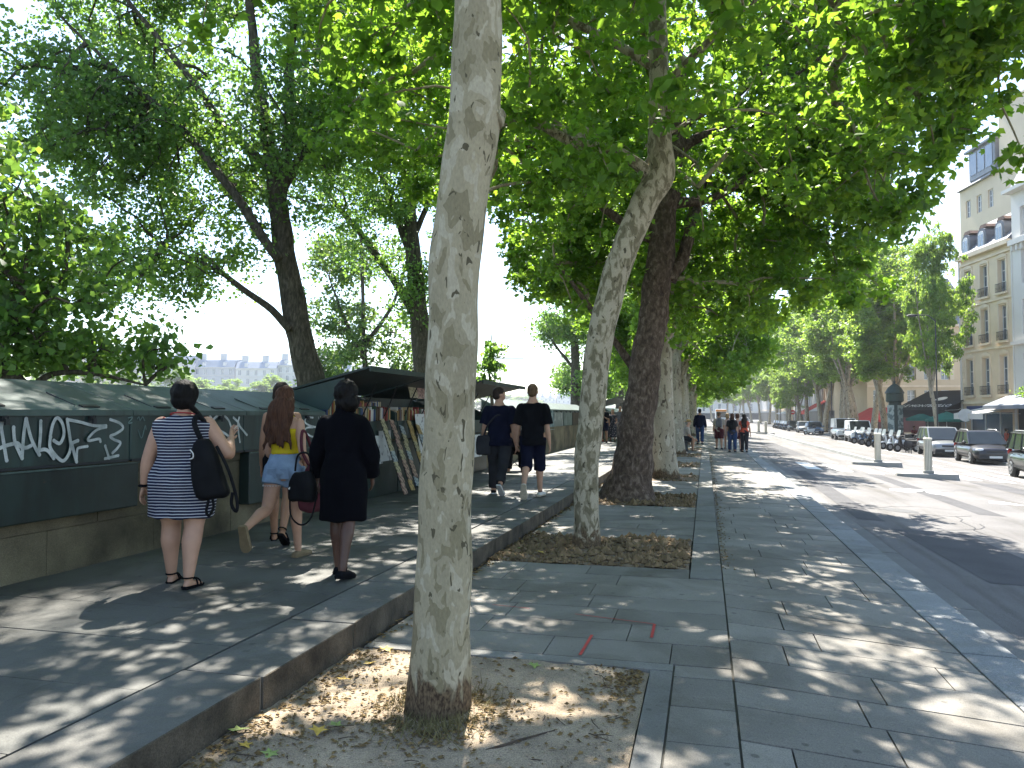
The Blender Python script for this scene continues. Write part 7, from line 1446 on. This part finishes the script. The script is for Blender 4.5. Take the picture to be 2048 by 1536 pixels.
lamp('distant lamp post over the far scooters', (13.8, 128, -.66), 8.5); lamp('far lamp post at the left end of the parked row', (13.7, 152, -.66), 8.5); lamp('dark lamp post among the kerb trees beyond the walkers', (-1.6, 62, 0), 8.0, r=.06)
# ---- signs
def sign(label, loc, rz, r, mat, bar=False, h=2.2, arrow=False):
    t = thing('road_sign', label, 'road sign', loc, rz); b = MB(); b.cyl((0, 0, 0), .035, h + r, 8); b.build('post', M['steel'], t)
    b = MB(); n = 24; b.add([(r * cos(2 * pi * k / n), y, h + r * sin(2 * pi * k / n)) for y in (-.06, -.04) for k in range(n)], [tuple(range(n)), tuple(range(2 * n - 1, n - 1, -1))] + [(k, n + k, n + (k + 1) % n, (k + 1) % n) for k in range(n)]); b.build('disc', mat, t)
    if bar: b = MB(); b.b6(-r * .7, r * .7, -.066, -.061, h - r * .16, h + r * .16); b.build('bar', M['white'], t)
    return t
sign('red no entry sign with a white bar by the white cafe umbrella', (15.2, 146, -.66), 0, .42, pm('sign_red', (.55, .02, .03), .5), True, 2.6)
p = atd(1931, 829, 50); sign('round grey sign seen from behind, at the corner of the limestone house', (p.x, p.y, -.66), R(-15), .42, M['steel'], False, 2.15)
# ---- cafe terraces
def umbrella(label, loc, mat, r=1.6, h=2.5, n=8, group='cafe umbrellas'):
    t = thing('cafe_umbrella', label, 'umbrella', loc, rs.uniform(0, 1), group); b = MB(); b.cyl((0, 0, 0), .03, h, 8); b.build('pole', M['wframe'], t)
    b = MB(); vs = [(0, 0, h + .12)] + [(r * cos(2 * pi * k / n), r * sin(2 * pi * k / n), h - .45) for k in range(n)] + [(r * cos(2 * pi * k / n), r * sin(2 * pi * k / n), h - .62) for k in range(n)]
    b.add(vs, [(0, 1 + k, 1 + (k + 1) % n) for k in range(n)] + [(1 + k, 1 + n + k, 1 + n + (k + 1) % n, 1 + (k + 1) % n) for k in range(n)]); b.build('canopy', mat, t); return t
umbrella('green cafe umbrella right of the green kiosk', (15.9, 62.5, -.66), M['awngreen'], 1.5, 2.35); umbrella('second green cafe umbrella, closer to the black awning', (16.6, 60.5, -.66), M['awngreen'], 1.4, 2.3); umbrella('white cafe umbrella beside the no entry sign', (16.2, 160, -.66), M['awnwhite'], 2.6, 2.9); umbrella('red cafe umbrella left of the green kiosk', (16.2, 82, -.66), M['awnred'], 1.6, 2.1)
awning('awning', 'big red cafe awning with a white striped slope down the street', M['awnred'], 0, 10.5, 4.4, 2.7, 3.2, (18.3, 134, H0), R(-90), .45)
for k in range(3):
    pass
awning('awning', 'low red awning between the kiosk and the white vans', M['awnred'], 0, 7, 2.9, 1.7, 2.2, (17.2, 90, H0), R(-80), .3)
mt = awning('awning', 'black cafe awning with white lettering and an oval emblem beside the limestone house', M['awnblack'], 0, 5.2, 4.0, 2.5, 3.4, (17.0, 66.5, H0), R(-62), .5)
def text(s, parent, loc, rot, size, mat, name='lettering'):
    c = bpy.data.curves.new(name, 'FONT'); c.body = s; c.size = size; c.extrude = .004; c.align_x = 'CENTER'; c.resolution_u = 2; o = bpy.data.objects.new('tmp', c); col.objects.link(o); d = bpy.context.evaluated_depsgraph_get(); me = bpy.data.meshes.new_from_object(o.evaluated_get(d)); bpy.data.objects.remove(o); me.materials.clear(); me.materials.append(mat); o = obj(name, me, parent); o.location = loc; o.rotation_euler = rot; return o
text('LE MONTEBELLO', mt, (2.7, -2.9, 2.78), (math.atan2(1.5, 3.4), 0, 0), .62, M['white'])
b = MB(); n = 20; b.add([(2.9 + .5 * cos(2 * pi * k / n), -1.5 + .32 * sin(2 * pi * k / n), 3.385 + .32 * sin(2 * pi * k / n) * .44) for k in range(n)], [tuple(range(n))]); b.build('oval_emblem', M['white'], mt)
MB().b6(.2, 5.0, -.5, -.45, 0, 3.6).build('glass_front', M['black'], mt)
M['wicker'] = pm('wicker_chair', (.16, .05, .03), .8, .3, 20, coords='Object')
t = thing('cafe_chair', 'small red brown cafe chair on the far terraces', 'chair', (15.2, 59, -.66), 0, 'chairs on the cafe terraces'); MB().b6(-.2, .2, -.2, .2, .42, .46).build('seat', M['wicker'], t); MB().b6(-.2, .2, .17, .21, .47, .88).build('backrest', M['wicker'], t)
for sx in (-1, 1):
    for sy in (-1, 1): MB().b6(sx * .18 - .018, sx * .18 + .018, sy * .18 - .018, sy * .18 + .018, 0, .42).build('leg', M['wicker'], t)
for k in range(26):
    y = rs.choice((58, 62, 66, 70, 84, 88, 128, 132, 136, 150)) + rs.uniform(-2, 2); dup(t, (rs.uniform(15.2, 17.0), y, -.66), rs.uniform(0, 6.28))
GC = 'people at the far cafe terraces'
for k, (y, x, m1, hr) in enumerate(((60.5, 15.4, 'cwhite', 'hdark'), (66, 15.8, 'cred', 'hbrown'), (86, 15.4, 'cdgrey', 'hdark'), (130, 15.6, 'cblush', 'hfair'), (137, 15.2, 'cblack', 'hbrown'), (56.5, 19.0, 'ccoral', 'hdark'))):
    person(('person in white sitting near the green umbrellas', 'person in red sitting behind the scooters', 'dark clothed person by the lamp post of the far terrace', 'person in pale pink under the red awning', 'dark haired person in black under the red awning', 'person in coral sitting under the white awning')[k], (x, y, -.66), R(0) + 170 + k * 20, 1.68, 'f', 1.0, 'skin', ('bob', hr), ((80, 5, 80, 0), (80, 5, 80, 0)), ((30, 8, 60, 0), (30, 8, 60, 0)), (m1, .49, .83, .4, .02), ('trousers', 'cdgrey', .95, .016), ('shoe', 'cblack'), 0, .03, GC, seated=True, seat_z=.46)
# ------------------------------------------------------------------ summer haze
hz = MB().b6(-1600, 1600, -600, 2600, -7.5, 32).build('haze', None); hz.data.materials.clear()
hm = bpy.data.materials.new('haze'); hm.use_nodes = True; hn = hm.node_tree.nodes; hl_ = hm.node_tree.links
for n_ in list(hn): hn.remove(n_)
ho = hn.new('ShaderNodeOutputMaterial'); hv = hn.new('ShaderNodeVolumePrincipled'); hv.inputs['Color'].default_value = (.86, .90, .96, 1); hv.inputs['Density'].default_value = .00035; hv.inputs['Anisotropy'].default_value = .35
hl_.new(hv.outputs[0], ho.inputs['Volume']); hz.data.materials.append(hm); tag(hz, kind='stuff')
